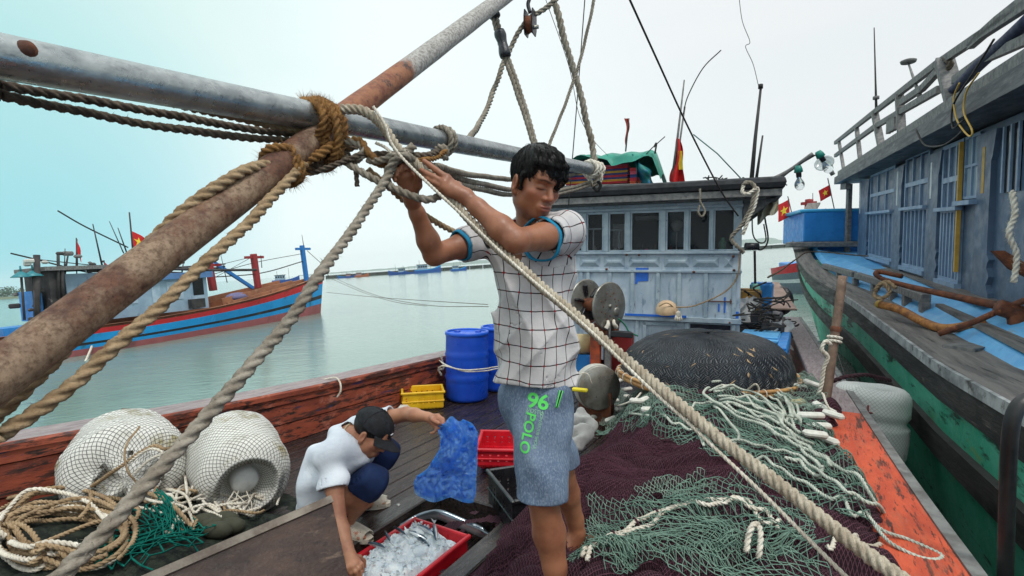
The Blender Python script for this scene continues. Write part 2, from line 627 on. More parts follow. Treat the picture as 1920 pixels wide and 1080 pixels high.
def wave3(X, fr, seed=0):
 """cheap smooth noise in -1..1 for arrays"""
 r = np.random.default_rng(seed)
 out = 0
 for i in range(6):
  k = r.normal(0, 1, 3); k = k / np.linalg.norm(k) * fr * r.uniform(.6, 1.6)
  out = out + np.sin(X @ k.astype(np.float32) + r.uniform(0, 6.28))
 return out / 3.5
# ------------------------------------------------------------------ water, far shore, pier, hills
def water_material():
 t = NT('water')
 v = t.coords((1, 1, 1), 0, src='Object')
 n1 = t.noise(0.55, 4, .6, (1, 1.9, 1), rad(20))
 n2 = t.noise(2.6, 4, .6, (1, 2.2, 1), rad(-12), 4)
 n3 = t.noise(8, 3, .6, (1, 1.8, 1), rad(8), 9)
 h = t.math('ADD', t.math('ADD', n1, t.math('MULTIPLY', n2, .45)), t.math('MULTIPLY', n3, .16))
 nr = t.bump(h, .35, .08)
 col = t.mix(t.ramp(t.noise(.05, 3, .5, (1, 1, 1), 0, 7), .3, .7), srgb(104, 132, 122), srgb(124, 148, 138))
 return t.done(col, .11, 0, nr, .5, IOR=1.33)
def structure(o):
 return tag(o, kind='structure')
w = MB()
w.add([(-5600, -600, WATER_Z), (5600, -600, WATER_Z), (5600, 5200, WATER_Z), (-5600, 5200, WATER_Z)], [(0, 1, 2, 3)])
structure(w.build('water', water_material(), heel=False))
def hills(name, pts, depth, col):
 """far ridge: a long rounded bank; pts = (px, py of the crest) at that depth"""
 rows = [[], [], [], [], []]
 path = smooth_path([Vector((px, py, 0)) for px, py in pts], 14)
 for q in path:
  j = random.uniform(-.5, .5)
  c = PD(q.x, q.y + j, depth)
  h = max(c.z - WATER_Z, 1)
  a = V(c.x, c.y, 0)
  for r, (o, z) in zip(rows, ((-.10, -.05), (-.05, .55), (0, 1), (.05, .6), (.1, -.05))):
   p = a * (1 + o)
   r.append(V(p.x, p.y, WATER_Z + h * z))
 m = MB(); m.grid(rows)
 return structure(m.build(name, paint(name, col, tuple(c * .9 for c in col[:3]) + (1,), .002, .95, bump=0), heel=False))
hills('hills', [(560, 516), (700, 505), (800, 497), (880, 489), (960, 484), (1060, 478), (1200, 470), (1420, 447), (1470, 450), (1560, 452), (1700, 440)], 4200, srgb(84, 104, 92))
# far wooded bank on the left, beyond the moored boat
def bank():
 rows = [[], [], [], []]
 for px in range(-700, 120, 20):
  c = PD(px, 540 - (px - 0) * .068, 420)
  a = V(c.x, c.y, 0)
  for r, (o, z) in zip(rows, ((-.02, WATER_Z - .3), (-.012, WATER_Z + 1.2), (.03, WATER_Z + 1.8), (.08, WATER_Z + 1.5))):
   r.append(V(a.x * (1 + o), a.y * (1 + o), z + random.uniform(-.1, .1)))
 m = MB(); m.grid(rows)
 structure(m.build('far_bank', paint('bank_earth', srgb(104, 112, 92), srgb(88, 102, 78), .1, .9, bump=0), heel=False))
 m = MB()
 for px in np.arange(-420, 66, 3.4):
  base = PD(px, 540 - px * .068, 425 + random.uniform(-6, 25))
  hgt = random.uniform(5, 11) * (1 if px < 10 else max(.25, 1 - (px - 10) / 70))
  for k in range(46):
   th, ph = random.uniform(0, 6.28), random.uniform(-1, 1)
   q = V(math.cos(th) * random.uniform(.3, 1), math.sin(th) * random.uniform(.3, 1), ph) * hgt * .45
   c = V(base.x, base.y, WATER_Z + 1.3 + hgt * .55) + q
   s_ = random.uniform(.5, 1.2)
   a = V(random.uniform(-1, 1), random.uniform(-1, 1), random.uniform(-.4, .4)) * s_
   b = V(random.uniform(-1, 1), random.uniform(-1, 1), random.uniform(-1, 1)) * s_
   m.add([c - a, c + b, c + a, c - b], [(0, 1, 2, 3)])
 tag(m.build('far_wood', paint('far_leaves', srgb(70, 98, 84), srgb(88, 112, 96), .2, .9, bump=0), heel=False, fix=False), kind='stuff',
  label='dark tree line on the far bank at the left edge', cat='wood')
bank()
M_PIER = paint('pier_concrete', srgb(74, 78, 76), srgb(58, 62, 60), .3, .9, bump=0)
def far_wall():
 m = MB()
 root = thing('breakwater', 'long grey concrete breakwater on the horizon with moored blue boats', 'breakwater', PD(1000, 500, 262), heel=False)
 pts = [PW(px, 490 + (960 - px) * math.tan(HEEL) + 8.0) for px in (560, 1000, 1300)]
 a = PD(612, 514, 262); b = PD(1640, 445, 262)
 a.z = b.z = 0
 n = 42
 for i in range(n):
  p, q = a.lerp(b, i / n), a.lerp(b, (i + .94) / n)
  m.beam(V(p.x, p.y, WATER_Z + .5), V(q.x, q.y, WATER_Z + .5), 3.0, 1.9)
 m.build('wall', M_PIER, root, heel=False)
 m = MB()
 m.beam(V(a.x, a.y, WATER_Z + 1.58), V(b.x, b.y, WATER_Z + 1.52), 3.3, .14)
 m.build('coping', M_PIER, root, heel=False)
far_wall()
# ------------------------------------------------------------------ the boat underfoot
AX, AY = V(.5, .866, 0), V(.866, -.5, 0)          # along the keel (aft), across (to starboard as seen)
ARZ = rad(-60)                                     # turns object coordinates so that x runs along the keel
def B(u, v, z=0.0):
 return AX * u + AY * v + V(0, 0, z)
def vl(u): return -3.90 + .075 * u if u > -1 else -3.975 + .16 * (u + 1) ** 2
def vr(u): return .45 - .07 * u if u > -1 else .52 - .16 * (u + 1) ** 2
def zr(u): return .38 + max(0, 3.5 - u) ** 2 * .012
M_DECK = paint('wet_deck_planks', srgb(32, 26, 26), srgb(58, 47, 44), 4, .20, layers=[(srgb(20, 18, 22), 5, .5, .64, (1, 5, 1), .9), (srgb(116, 100, 90), 12, .60, .72, (1, 9, 1), .6)],
    stretch=(1, 6, 1), rz=ARZ, bump=.8, bscale=34, bdist=.006, spec=.6)
M_HULLIN = paint('worn_orange_boards', srgb(160, 78, 54), srgb(126, 58, 42), 3, .6,
     layers=[(srgb(196, 128, 108), 6, .54, .7, (1, 5, 1), .7), (srgb(64, 40, 36), 4, .50, .58, (1, 7, 5), .9), (srgb(38, 56, 104), 3, .60, .66, (1, 6, 4), .8), (srgb(30, 26, 26), 6, .56, .62, (1, 7, 5), .9)],
     stretch=(1, 4, 4), rz=ARZ, bump=.6, bscale=30, bdist=.006)
M_CAP = paint('grey_mauve_rail_top', srgb(128, 112, 114), srgb(156, 142, 142), 5, .55, layers=[(srgb(92, 72, 72), 12, .5, .7, (1, 6, 1), .8), (srgb(176, 92, 66), 10, .62, .72, (1, 6, 1), .7)], stretch=(1, 6, 1), rz=ARZ, bump=.6, bscale=40)
M_ORANGE = paint('bright_orange_worn', srgb(204, 86, 52), srgb(182, 70, 42), 4, .6,
     layers=[(srgb(74, 42, 34), 3, .54, .60, (1, 7, 1), .95), (srgb(46, 32, 30), 11, .58, .64, (1, 6, 1), .9), (srgb(168, 92, 66), 5, .5, .7, (1, 5, 1), .7)], stretch=(1, 4, 1), rz=ARZ, bump=.7, bscale=40, bdist=.006)
M_GREYMETAL = paint('grey_rub_strip', srgb(126, 126, 124), srgb(92, 90, 88), 9, .5, layers=[(srgb(60, 52, 48), 20, .6, .7)], bump=.4)
M_BLACKPAINT = paint('black_hull_paint', srgb(34, 34, 36), srgb(60, 56, 54), 5, .6, bump=.4)
M_COAM = paint('black_wet_timber', srgb(30, 28, 28), srgb(62, 54, 50), 6, .3, layers=[(srgb(96, 84, 78), 16, .62, .72, (1, 6, 1), .6)], stretch=(1, 5, 5), rz=ARZ, bump=.6, bscale=40, spec=.6)
M_BOLT = flat('galvanised_bolt', srgb(190, 190, 186), .35, .8)
boat = thing('fishing_boat', 'moored fishing boat underfoot with dark wet deck, worn orange bulwark and grey blue wheelhouse', 'boat', B(3, -1.8, -1.2))
# deck planks, cut round the hatch
HU0, HU1, HV0, HV1, HZ = .9, 2.60, -2.10, -1.44, -.20
m = MB()
pw = .15
vv = -4.05
while vv < .55:
 a, b = vv + .003, vv + pw - .003
 segs = [(-3.2, 11.2)]
 if b > HV0 and a < HV1: segs = [(-3.2, HU0), (HU1, 11.2)]
 for u0, u1 in segs:
  cuts = [u0] + sorted(random.uniform(u0 + .5, u1 - .5) for _ in range(2)) + [u1]
  for c0, c1 in zip(cuts, cuts[1:]):
   dz = random.uniform(-.003, .003)
   if c1 - c0 > .1: m.box(B((c0 + c1) / 2, (a + b) / 2, -.03 + dz), (c1 - c0 - .003, b - a, .06), Matrix((AX, -AY, V(0, 0, 1))).transposed(), bev=.004)
 vv += pw
m.build('deck', M_DECK, boat)
m = MB()
vv = HV0 - .2
while vv < HV1 + .15:
 m.box(B((HU0 + HU1) / 2, vv + .07, HZ - .03 + random.uniform(-.004, .004)), (HU1 - HU0 + .3, .134, .05), Matrix((AX, -AY, V(0, 0, 1))).transposed(), bev=.004)
 vv += .14
m.build('hold_floor', M_DECK, boat)
m = MB()
AM = Matrix((AX, -AY, V(0, 0, 1))).transposed()
m.box(B((HU0 + HU1) / 2, HV0 + .02, -.07), (HU1 - HU0 + .26, .13, .19), AM, bev=.008)
m.box(B(HU1 + .02, (HV0 + HV1) / 2, -.072), (.12, HV1 - HV0 + .2, .184), AM, bev=.008)
m.box(B((HU0 + HU1) / 2, HV1 + .02, -.074), (HU1 - HU0 + .2, .12, .18), AM, bev=.008)
m.box(B(HU0 - .02, (HV0 + HV1) / 2, -.076), (.12, HV1 - HV0 + .2, .176), AM, bev=.008)
co_ = m.build('hatch_coaming', M_COAM, boat)
for u in (1.2, 1.55, 1.95, 2.28, 2.45):
 m = MB(); m.lathe([(0, .030), (.010, .030), (.013, .026), (.013, .018)], B(u, HV0 - .01 + random.uniform(-.01, .01), 0), n=12)
 m.build('bolt', M_BOLT, co_)
def along(fn, u0=-3.2, u1=11.2, n=40):
 return [fn(lerp(u0, u1, i / n)) for i in range(n + 1)]
# left bulwark: three strakes, a capping with a lip, stanchions outside
def strake(side, z0, z1, t0, t1):
 v = vl if side < 0 else vr
 rows = []
 for i in range(49):
  u = lerp(-3.2, 11.2, i / 48)
  h = zr(u)
  rows.append([B(u, v(u) + t0, h * z0 + .002), B(u, v(u) + t0, h * z1 - .008), B(u, v(u) + t1, h * z1 - .008), B(u, v(u) + t1, h * z0 + .002)])
 return rows
for side, nm in ((-1, 'bulwark'), (1, 'bulwark')):
 m = MB()
 for z0, z1, j in ((0, .42, 0), (.42, .84, .006), (.84, 1.02, .018)):
  m.grid(strake(side, z0, z1, -side * j, side * .08), sm=False, closed=True)
 m.build(nm, M_HULLIN, boat)
m = MB()
rows = []
for i in range(49):
 u = lerp(-3.2, 11.2, i / 48); h = zr(u)
 rows.append([B(u, vl(u) + .035, h), B(u, vl(u) + .035, h + .035), B(u, vl(u) + .022, h + .05), B(u, vl(u) - .22, h + .05), B(u, vl(u) - .235, h + .035), B(u, vl(u) - .235, h)])
m.grid(rows, sm=False, closed=True, mis=lambda i, k: 1 if k in (2, 3) else 0)
m.build('cap_rail', [M_HULLIN, M_CAP], boat)
m = MB()
rows = []
for i in range(49):
 u = lerp(-3.2, 11.2, i / 48); h = zr(u)
 rows.append([B(u, vr(u) - .03, h), B(u, vr(u) - .03, h + .04), B(u, vr(u) - .02, h + .05), B(u, vr(u) + .20, h + .05), B(u, vr(u) + .20, h)])
m.grid(rows, sm=False, closed=True, mis=lambda i, k: 0 if i < 25 else 1)
m.build('cap_rail', [M_ORANGE, M_CAP], boat)
m = MB()
rows = []
for i in range(49):
 u = lerp(-3.2, 11.2, i / 48); h = zr(u)
 rows.append([B(u, vr(u) + .202, h - .04), B(u, vr(u) + .202, h + .058), B(u, vr(u) + .25, h + .058), B(u, vr(u) + .262, h + .04), B(u, vr(u) + .262, h - .04)])
m.grid(rows, sm=False, closed=True)
m.build('rub_strip', M_GREYMETAL, boat)
m = MB()
for side in (-1, 1):
 v = vl if side < 0 else vr
 rows = []
 for i in range(49):
  u = lerp(-3.2, 11.2, i / 48); h = zr(u)
  rows.append([B(u, v(u) + side * (.085 + k * .0), h - .01) if k == 0 else B(u, v(u) + side * (.09 - .25 * (k / 4) ** 2), lerp(h, -1.45, k / 4)) for k in range(5)])
 m.grid(rows, mis=lambda i, k: 1 if k == 0 else 0)
for u in (-3.2, 11.2):
 m.add([B(u, vl(u), zr(u)), B(u, vr(u), zr(u)), B(u, vr(u) - .2, -1.45), B(u, vl(u) + .2, -1.45)], [(0, 1, 2, 3)])
m.build('hull', [M_BLACKPAINT, M_HULLIN], boat, fix=False)
# ---------------------------------------------------------------- wheelhouse
WO = P(1387, 612, 6.5); WO = V(WO.x, WO.y, 0)
E1, E2 = V(-math.cos(rad(22)), math.sin(rad(22)), 0), V(math.sin(rad(22)), math.cos(rad(22)), 0)
WM = Matrix((E1, E2, V(0, 0, 1))).transposed()
WRZ = rad(22)
def W(t, b, z):
 return WO + E1 * t + E2 * b + V(0, 0, z)
def wt(px):
 """distance from the wheelhouse's right corner along its front to where the pixel column meets it"""
 k = (px - 960) / 960.0
 return (WO.x - WO.y * k) / (math.cos(rad(22)) + math.sin(rad(22)) * k)
WW, WD_ = 2.72, 2.3
M_WALL = paint('weathered_blue_grey_paint', srgb(150, 168, 184), srgb(178, 190, 202), 3.2, .6,
    layers=[(srgb(200, 208, 214), 7, .52, .75, (1, 1, .5), .7), (srgb(92, 114, 138), 9, .52, .68, (1, 1, .35), .8), (srgb(84, 92, 98), 20, .62, .72, (1, 1, .25), .7), (srgb(60, 118, 190), 9, .68, .72, (1, 1, .6), .8), (srgb(120, 92, 70), 26, .70, .76, (1, 1, .3), .7)],
    bump=.35, bscale=50, stretch=(1, 1, .4))
M_TRIM = paint('blue_grey_trim_paint', srgb(140, 158, 172), srgb(166, 180, 190), 6, .55, layers=[(srgb(92, 112, 134), 13, .58, .7, (1, 1, 1), .8), (srgb(140, 84, 50), 22, .71, .75, (1, 1, 1), .8)], bump=.3)
M_BLUE = flat('strong_blue_paint', srgb(30, 104, 206), .5)
M_TAR = paint('black_roof_felt', srgb(20, 21, 26), srgb(36, 38, 44), 6, .7, layers=[(srgb(72, 74, 78), 18, .66, .75, (1, 1, 1), .5)], bump=.5, bscale=25)
M_GREYWOOD = paint('grey_weathered_wood', srgb(128, 126, 124), srgb(92, 92, 94), 5, .75, layers=[(srgb(58, 56, 56), 10, .58, .7, (1, 6, 3), .8)], stretch=(2, 5, 3), bump=.5, bscale=30)
M_GLASS = NT('dark_window_glass').done(srgb(14, 18, 22), .08, 0, None, .25)
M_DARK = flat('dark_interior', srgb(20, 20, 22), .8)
M_RUST = paint('rust', srgb(118, 66, 40), srgb(78, 46, 34), 14, .8, layers=[(srgb(160, 96, 56), 24, .58, .7)], bump=.6, bscale=60)
M_STEEL = paint('worn_stainless', srgb(150, 148, 142), srgb(120, 116, 108), 6, .38, .6, layers=[(srgb(112, 78, 44), 7, .55, .75, (1, 1, 1), .6), (srgb(74, 44, 28), 22, .64, .70, (1, 1, 1), .9)], bump=.25)
wh = None
m = MB()
zs, zt, zb = 1.63, 2.17, 0.12         # sill, window head, foot
th = .05
m.box(W(WW / 2, th / 2, (zb + 1.625) / 2), (WW, th, 1.625 - zb), WM)                 # lower front wall
m.box(W(WW / 2, th / 2, 2.245), (WW, th, .15), WM)
for t in (th / 2 + .0, WW - th / 2):                                                  # side walls
 m.box(W(t, WD_ / 2 + th, 1.2), (th, WD_, 2.2), WM)
m.box(W(WW / 2, WD_ + th * 1.5, 1.2), (WW, th, 2.2), WM)
wh = m.build('wheelhouse', M_WALL, boat)
m = MB()
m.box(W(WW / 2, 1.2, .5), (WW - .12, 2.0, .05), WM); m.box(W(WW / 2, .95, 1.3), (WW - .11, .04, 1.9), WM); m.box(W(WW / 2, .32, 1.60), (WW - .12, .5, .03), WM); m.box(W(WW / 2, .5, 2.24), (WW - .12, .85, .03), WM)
m.build('dark_cabin_liner', M_DARK, wh)  # floor, partition, shelf and ceiling: dark liner added to darken the interior
# pillars between the windows
wins = [(1040, 1062), (1068, 1092), (1099, 1131), (1140, 1173), (1181, 1237), (1247, 1284), (1290, 1331), (1336, 1377)]
ts = [(wt(a), wt(b)) for a, b in wins]
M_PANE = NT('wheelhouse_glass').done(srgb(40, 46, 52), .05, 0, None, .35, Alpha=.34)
edges = sorted([0.0, WW] + [x for p in ts for x in p])
for i in range(0, len(edges), 2):
 a, b = edges[i], edges[i + 1]
 m = MB(); m.box(W((a + b) / 2, th / 2 - .006, (zs + zt) / 2), (b - a, th + .012, zt - zs - .002), WM, bev=.004)
 m.build('window_post', M_TRIM, wh)
for i, (a, b) in enumerate(ts):
 m = MB()
 c = (a + b) / 2; wd = abs(b - a)
 for s_ in (-1, 1):
  m.box(W(c + s_ * (wd / 2 - .011), .02, (zs + zt) / 2), (.022, .03, zt - zs), WM, bev=.002)
 m.box(W(c, .02, zs + .011), (wd - .045, .03, .022), WM); m.box(W(c, .02, zt - .011), (wd - .045, .03, .022), WM)
 if i in (2, 3):                                        # a half-raised sash
  zz = zs + (.32 if i == 2 else .30)
  m.box(W(c, .045, zz), (wd - .045, .02, .022), WM)
  m.box(W(c + (.03 if i == 2 else -.02), .045, zs + .16), (.018, .02, .30), WM)
 fr = m.build('window', M_TRIM, wh)
 m = MB(); m.box(W(c, .03, (zs + zt) / 2), (wd - .05, .006, zt - zs - .05), WM)
 m.build('pane', M_PANE, fr)
# sill, moulded band of raised diamonds, lower panels
m = MB()
m.box(W(WW / 2, -.02, zs - .02), (WW + .03, .06, .035), WM, bev=.006)
m.box(W(WW / 2, -.012, 1.365), (WW + .02, .04, .035), WM, bev=.006)
m.box(W(WW / 2, -.018, .735), (WW + .03, .06, .07), WM, bev=.008)
m.box(W(WW / 2, -.014, 2.20), (WW + .02, .04, .04), WM, bev=.006)
m.build('moulding', M_TRIM, wh)
m = MB()
for a, b in ((1087, 1124), (1132, 1171), (1179, 1236), (1245, 1292), (1299, 1348), (1357, 1374)):
 t0, t1 = wt(b), wt(a)
 z0, z1 = 1.425, 1.555
 o = [W(t0, -.002, z0), W(t1, -.002, z0), W(t1, -.002, z1), W(t0, -.002, z1)]
 k = .055
 q = [W(t0 + k, -.03, z0 + k), W(t1 - k, -.03, z0 + k), W(t1 - k, -.03, z1 - k), W(t0 + k, -.03, z1 - k)]
 m.add(o + q, [(0, 1, 5, 4), (1, 2, 6, 5), (2, 3, 7, 6), (3, 0, 4, 7), (4, 5, 6, 7)])
m.build('raised_moulding', M_TRIM, wh)
m = MB()
for px in (1090, 1103, 1144, 1186, 1234, 1274, 1324, 1377):
 m.box(W(wt(px), -.010, 1.06), (.05, .03, .57), WM, bev=.005)
m.build('batten', M_TRIM, wh)
m = MB()
for px in (1090, 1135, 1150, 1196, 1210, 1290, 1378): m.box(W(wt(px), -.008, .43), (.05, .025, .53), WM, bev=.004)
m.box(W(wt(1243), -.008, .66), (wt(1210) - wt(1290), .025, .04), WM); m.box(W(wt(1243), -.008, .22), (wt(1210) - wt(1290), .025, .04), WM)
m.build('lower_panel_frame', M_TRIM, wh)
m = MB(); m.box(W((wt(1296) + wt(1372)) / 2, -.003, .60), (wt(1296) - wt(1372), .012, .16), WM)
m.build('vent_dark_panel', flat('dark_blue_vent_shade', srgb(10, 16, 36), .8), wh)  # dark panel on the wall, the vent's inner shade put into its colour
m = MB()
poly = [(1192, 503), (1216, 503), (1216, 528), (1196, 529), (1195, 534), (1191, 534)]
m.prism([W(wt(x), -.0035, 1.5 - (y - 490) / 960 * 6.75) for x, y in poly], E2 * -.003)
m.build('paint_patch', M_BLUE, wh)
m = MB()
m.box(W(wt(1230), -.053, .775), (wt(1175) - wt(1290), .008, .03), WM)
m.box(W(.05, -.0045, .80), (.07, .003, .12), WM)
for px, z, hh in ((1349, .90, .10), (1360, .94, .2), (1327, .88, .05)): m.box(W(wt(px), -.0045, z), (.02, .003, hh), WM)
m.build('blue_trim_patch', M_BLUE, wh)
for px, z in ((1138, 1.39), (1198, 1.585), (1301, 1.36), (1374, 1.56), (1376, 1.385), (1175, 1.59), (1370, .72)):
 m = MB(); m.lathe([(0, .022), (.012, .020), (.017, .008), (.018, 0)], W(wt(px), -.03, z), axis=-E2, n=10)
 m.build('rusty_bolt', M_RUST, wh)
m = MB(); m.box(W(wt(1348), -.012, .985), (wt(1320) - wt(1372), .012, .012), WM); m.box(W(wt(1371), -.012, .985), (.012, .014, .06), WM)
m.build('latch_bar', M_RUST, wh)
# roof: felted slab with a rolled edge, timber fascia and corner brackets
m = MB()
rows = []
OV, OVR, OVL = .26, .42, .14
for (o, z) in ((-.02, 2.36), (.02, 2.375), (.035, 2.43), (.02, 2.48), (-.03, 2.505)):
 rows.append([W(-OVR - o, -OV - o, z), W(WW + OVL + o, -OV - o, z), W(WW + OVL + o, WD_ + .3 + o, z), W(-OVR - o, WD_ + .3 + o, z)])
m.grid(rows, closed=True, sm=False)
m.add(rows[-1], [(0, 1, 2, 3)]); m.add(rows[0], [(3, 2, 1, 0)])
roof = m.build('wheelhouse_roof', M_TAR, boat)
m = MB()
m.box(W(WW / 2 - .14, -OV + .03, 2.315), (WW + OVR + OVL - .04, .05, .085), WM, bev=.004)
for t in (-OVR + .03, WW + OVL - .03): m.box(W(t, WD_ / 2, 2.315), (.05, WD_ + .5, .085), WM)
m.build('fascia', M_GREYWOOD, roof)
for b in (0.02, .8, 1.6):
 m = MB(); m.prism([W(-.01, b, 2.27), W(-OVR + .05, b, 2.27), W(-.01, b, 1.98)], E2 * .05)
 m.build('roof_bracket', M_GREYWOOD, roof)
m = MB(); m.box(W(WW / 2, WD_ / 2, 2.27), (WW + .5, WD_ + .3, .02), WM)
m.build('ceiling_board', M_GREYWOOD, roof)
# things seen through the panes
m = MB()
m.ball(W(wt(1264), .34, 1.99), .085, 14); m.lathe([(.012, -.3), (.012, 0)], W(wt(1264), .34, 1.93), n=8)
m.build('interior_lamp', flat('pale_globe', srgb(200, 206, 206), .4), wh)
for px, b_, r, h, c in ((1209, .14, .035, .055, srgb(200, 60, 130)), (1354, .15, .045, .19, srgb(120, 190, 160)), (1190, .2, .02, .12, srgb(40, 44, 50)), (1216, .22, .03, .1, srgb(60, 62, 60)), (1226, .16, .022, .13, srgb(90, 80, 60)), (1200, .25, .03, .16, srgb(34, 36, 40)), (1110, .15, .03, .10, srgb(190, 190, 180)), (1122, .2, .025, .08, srgb(120, 60, 50)), (1150, .15, .04, .07, srgb(210, 214, 214)), (1166, .2, .025, .13, srgb(150, 154, 150)), (1300, .2, .03, .09, srgb(70, 74, 80)), (1255, .18, .022, .1, srgb(120, 50, 60))):
 m = MB(); m.lathe([(0, 0), (r, 0), (r, h * .7), (r * .5, h * .85), (r * .5, h), (0, h)], W(wt(px), b_, 1.617), n=12); m.build('shelf_bottle', flat('jar', c, .3), wh)
m = MB(); m.box(W(wt(1262), .5, 1.95), (.26, .01, .5), WM); m.build('curtain', flat('blue_grey_curtain', srgb(96, 128, 150), .8), wh)
m = MB(); m.box(W(wt(1152), .3, 1.86), (.17, .02, .34), WM); m.build('white_sash', flat('white_sash', srgb(190, 196, 200), .5), wh)
m = MB(); m.box(W(wt(1209), .3, 2.10), (.34, .12, .05), WM); m.build('lamp_tube', flat('grey_fitting', srgb(150, 154, 158), .4), wh)
# ------------------------------------------------------------------ spars, lashings and running ropes over the deck
def line_at(A, Bq, px):
 """point of the straight spar A-B (px, py, d) in the pixel column px"""
 t = (px - A[0]) / (Bq[0] - A[0])
 return P(px, lerp(A[1], Bq[1], t), 1.0 / lerp(1.0 / A[2], 1.0 / Bq[2], t))
PIPE_A, PIPE_B, PIPE_R = (-70, 92, .915), (1123, 320, 3.98), .0425
POLE_A, POLE_B, POLE_R = (-70, 754, .850), (1010, -54, 3.55), .043
def pipe_at(px): return line_at(PIPE_A, PIPE_B, px)
def pole_at(px): return line_at(POLE_A, POLE_B, px)
def spar_mesh(A, Bv, r, n=28, seg=60, wob=.0, wall=.005):
 m = MB()
 path = [A.lerp(Bv, i / seg) for i in range(seg + 1)]
 if wob:
  path = [p + V(noise.noise(p * 3), noise.noise(p * 3 + V(9, 0, 0)), noise.noise(p * 3 + V(0, 7, 0))) * wob for p in path]
 m.tube(path, r, n)
 return m
M_GALV = paint('galvanised_steel', srgb(168, 172, 172), srgb(138, 142, 144), 16, .34, .75,
    layers=[(srgb(96, 100, 104), 36, .55, .72, (.4, .4, 1), .8), (srgb(92, 54, 40), 5.5, .70, .78, (1, 1, 1), .9), (srgb(60, 52, 50), 60, .66, .72, (1, 1, 1), .8), (srgb(214, 216, 214), 80, .68, .74, (1, 1, 1), .6)], bump=.35, bscale=120, bdist=.002)
def pole_material():
 t = NT('rusty_pole')
 axis = (POLE3_B - POLE3_A).normalized()
 vm = t.n.new('ShaderNodeVectorMath'); vm.operation = 'DOT_PRODUCT'
 t.l.new(t.tc.outputs['Object'], vm.inputs[0]); vm.inputs[1].default_value = axis
 x = t.math('ADD', vm.outputs['Value'], t.math('MULTIPLY', t.math('SUBTRACT', t.noise(9, 4), .5), .22))
 n1 = t.noise(22, 7, .75); n2 = t.noise(75, 6, .75, seed=3); n3 = t.noise(7, 6, .7, seed=8)
 rust = t.mix(t.ramp(n1, .35, .65), srgb(112, 76, 58), srgb(72, 46, 38))
 rust = t.mix(t.ramp(n2, .58, .7), rust, srgb(44, 30, 28))
 tan = t.mix(t.ramp(n2, .42, .66), srgb(150, 126, 104), srgb(104, 82, 66))
 low = t.mix(t.ramp(n3, .40, .62), rust, tan)
 orange = t.mix(t.ramp(n1, .4, .66), srgb(150, 100, 72), srgb(112, 64, 52))
 orange = t.mix(t.ramp(t.noise(18, 6, .7, seed=5), .55, .66), orange, srgb(70, 56, 54))
 grey = t.mix(t.ramp(n2, .4, .62), srgb(176, 172, 168), srgb(122, 116, 112))
 grey = t.mix(t.ramp(n1, .62, .74), grey, srgb(84, 70, 64))
 off = (ORIGIN_POLE - POLE3_A).dot(axis)
 k1 = (pole_at(628) - POLE3_A).dot(axis) - off; k2 = (pole_at(764) - POLE3_A).dot(axis) - off
 c = t.mix(t.ramp(x, k1 - .10, k1 + .10), low, orange)
 c = t.mix(t.ramp(x, k2 - .05, k2 + .05), c, grey)
 return t.done(c, t.ramp(n2, .3, .7, .55, .85), 0, t.bump(t.math('ADD', n2, t.math('MULTIPLY', n1, .5)), .6, .004), .4)
pb = P(*PIPE_B); pa = pipe_at(-70); pa = pa + (pa - pb).normalized() * 1.3
m = spar_mesh(pa, pb, PIPE_R)
pipe = thing('steel_pipe', 'long galvanised steel pipe slanting down from top left to a white rope knot', 'pipe', pb - V(0, 0, .05))
m.build('tube', M_GALV, pipe)
m = MB()
c = pipe_at(38); axd = (pb - pa).normalized()
upn = (V(0, 0, 1) - axd * axd.z).normalized(); frn = upn.cross(axd)
m.lathe([(.0, .052), (.010, .050), (.017, .040), (.019, .030)], c, axis=(upn * .35 + frn * (-.9 if frn.y > 0 else .9)).normalized(), n=14)
m.build('weld_stub', M_RUST, pipe)
POLE3_A, POLE3_B = P(*POLE_A), P(*POLE_B)
POLE3_A = POLE3_A + (POLE3_A - POLE3_B).normalized() * 1.2; POLE3_B = POLE3_B + (POLE3_B - POLE3_A).normalized() * 1.5
m = MB()
seg = 70
m.tube([POLE3_A.lerp(POLE3_B, i / seg) for i in range(seg + 1)], lambda t: POLE_R * (1.0 + .05 * noise.noise(V(t * 30, 0, 0))), 28)
lo = Vector((min(p.x for p in m.v), min(p.y for p in m.v), min(p.z for p in m.v))); hi = Vector((max(p.x for p in m.v), max(p.y for p in m.v), max(p.z for p in m.v)))
ORIGIN_POLE = V((lo.x + hi.x) / 2, (lo.y + hi.y) / 2, lo.z)
tag(m.build('rusty_pole', pole_material()), 'thick rusty pole slanting up from lower left, grey in its upper half', 'pole')
def rope_mat(name, a, b, c, seed=0.0):
 t = NT(name)
 n1 = t.noise(22, 6, .7, seed=seed); n2 = t.noise(160, 4, .7, seed=seed + 4); n3 = t.noise(4, 3, .5, seed=seed + 2)
 col = t.mix(t.ramp(n1, .35, .65), a, b)
 col = t.mix(t.ramp(n3, .5, .75, 0, .6), col, c)
 col = t.mix(t.ramp(n2, .5, .72, 0, .6), col, c)
 return t.done(col, .9, 0, t.bump(n2, .7, .003), .15)
M_MANILA = rope_mat('tan_rope', srgb(176, 152, 122), srgb(146, 122, 94), srgb(98, 78, 60))
M_GREYR = rope_mat('grey_rope', srgb(160, 152, 140), srgb(128, 118, 106), srgb(90, 80, 70), 3)
M_DARKR = rope_mat('dark_rope', srgb(116, 104, 92), srgb(88, 78, 70), srgb(56, 48, 44), 6)
M_FUZZ = rope_mat('frayed_coir', srgb(158, 118, 72), srgb(122, 88, 56), srgb(74, 54, 40), 9)
M_WHITER = rope_mat('white_rope', srgb(226, 220, 208), srgb(204, 194, 178), srgb(150, 136, 120), 12)
M_BLACKL = flat('black_line', srgb(36, 32, 30), .7)
M_TAPE = paint('black_tape', srgb(26, 26, 30), srgb(40, 42, 50), 14, .35, bump=.6, bscale=70)
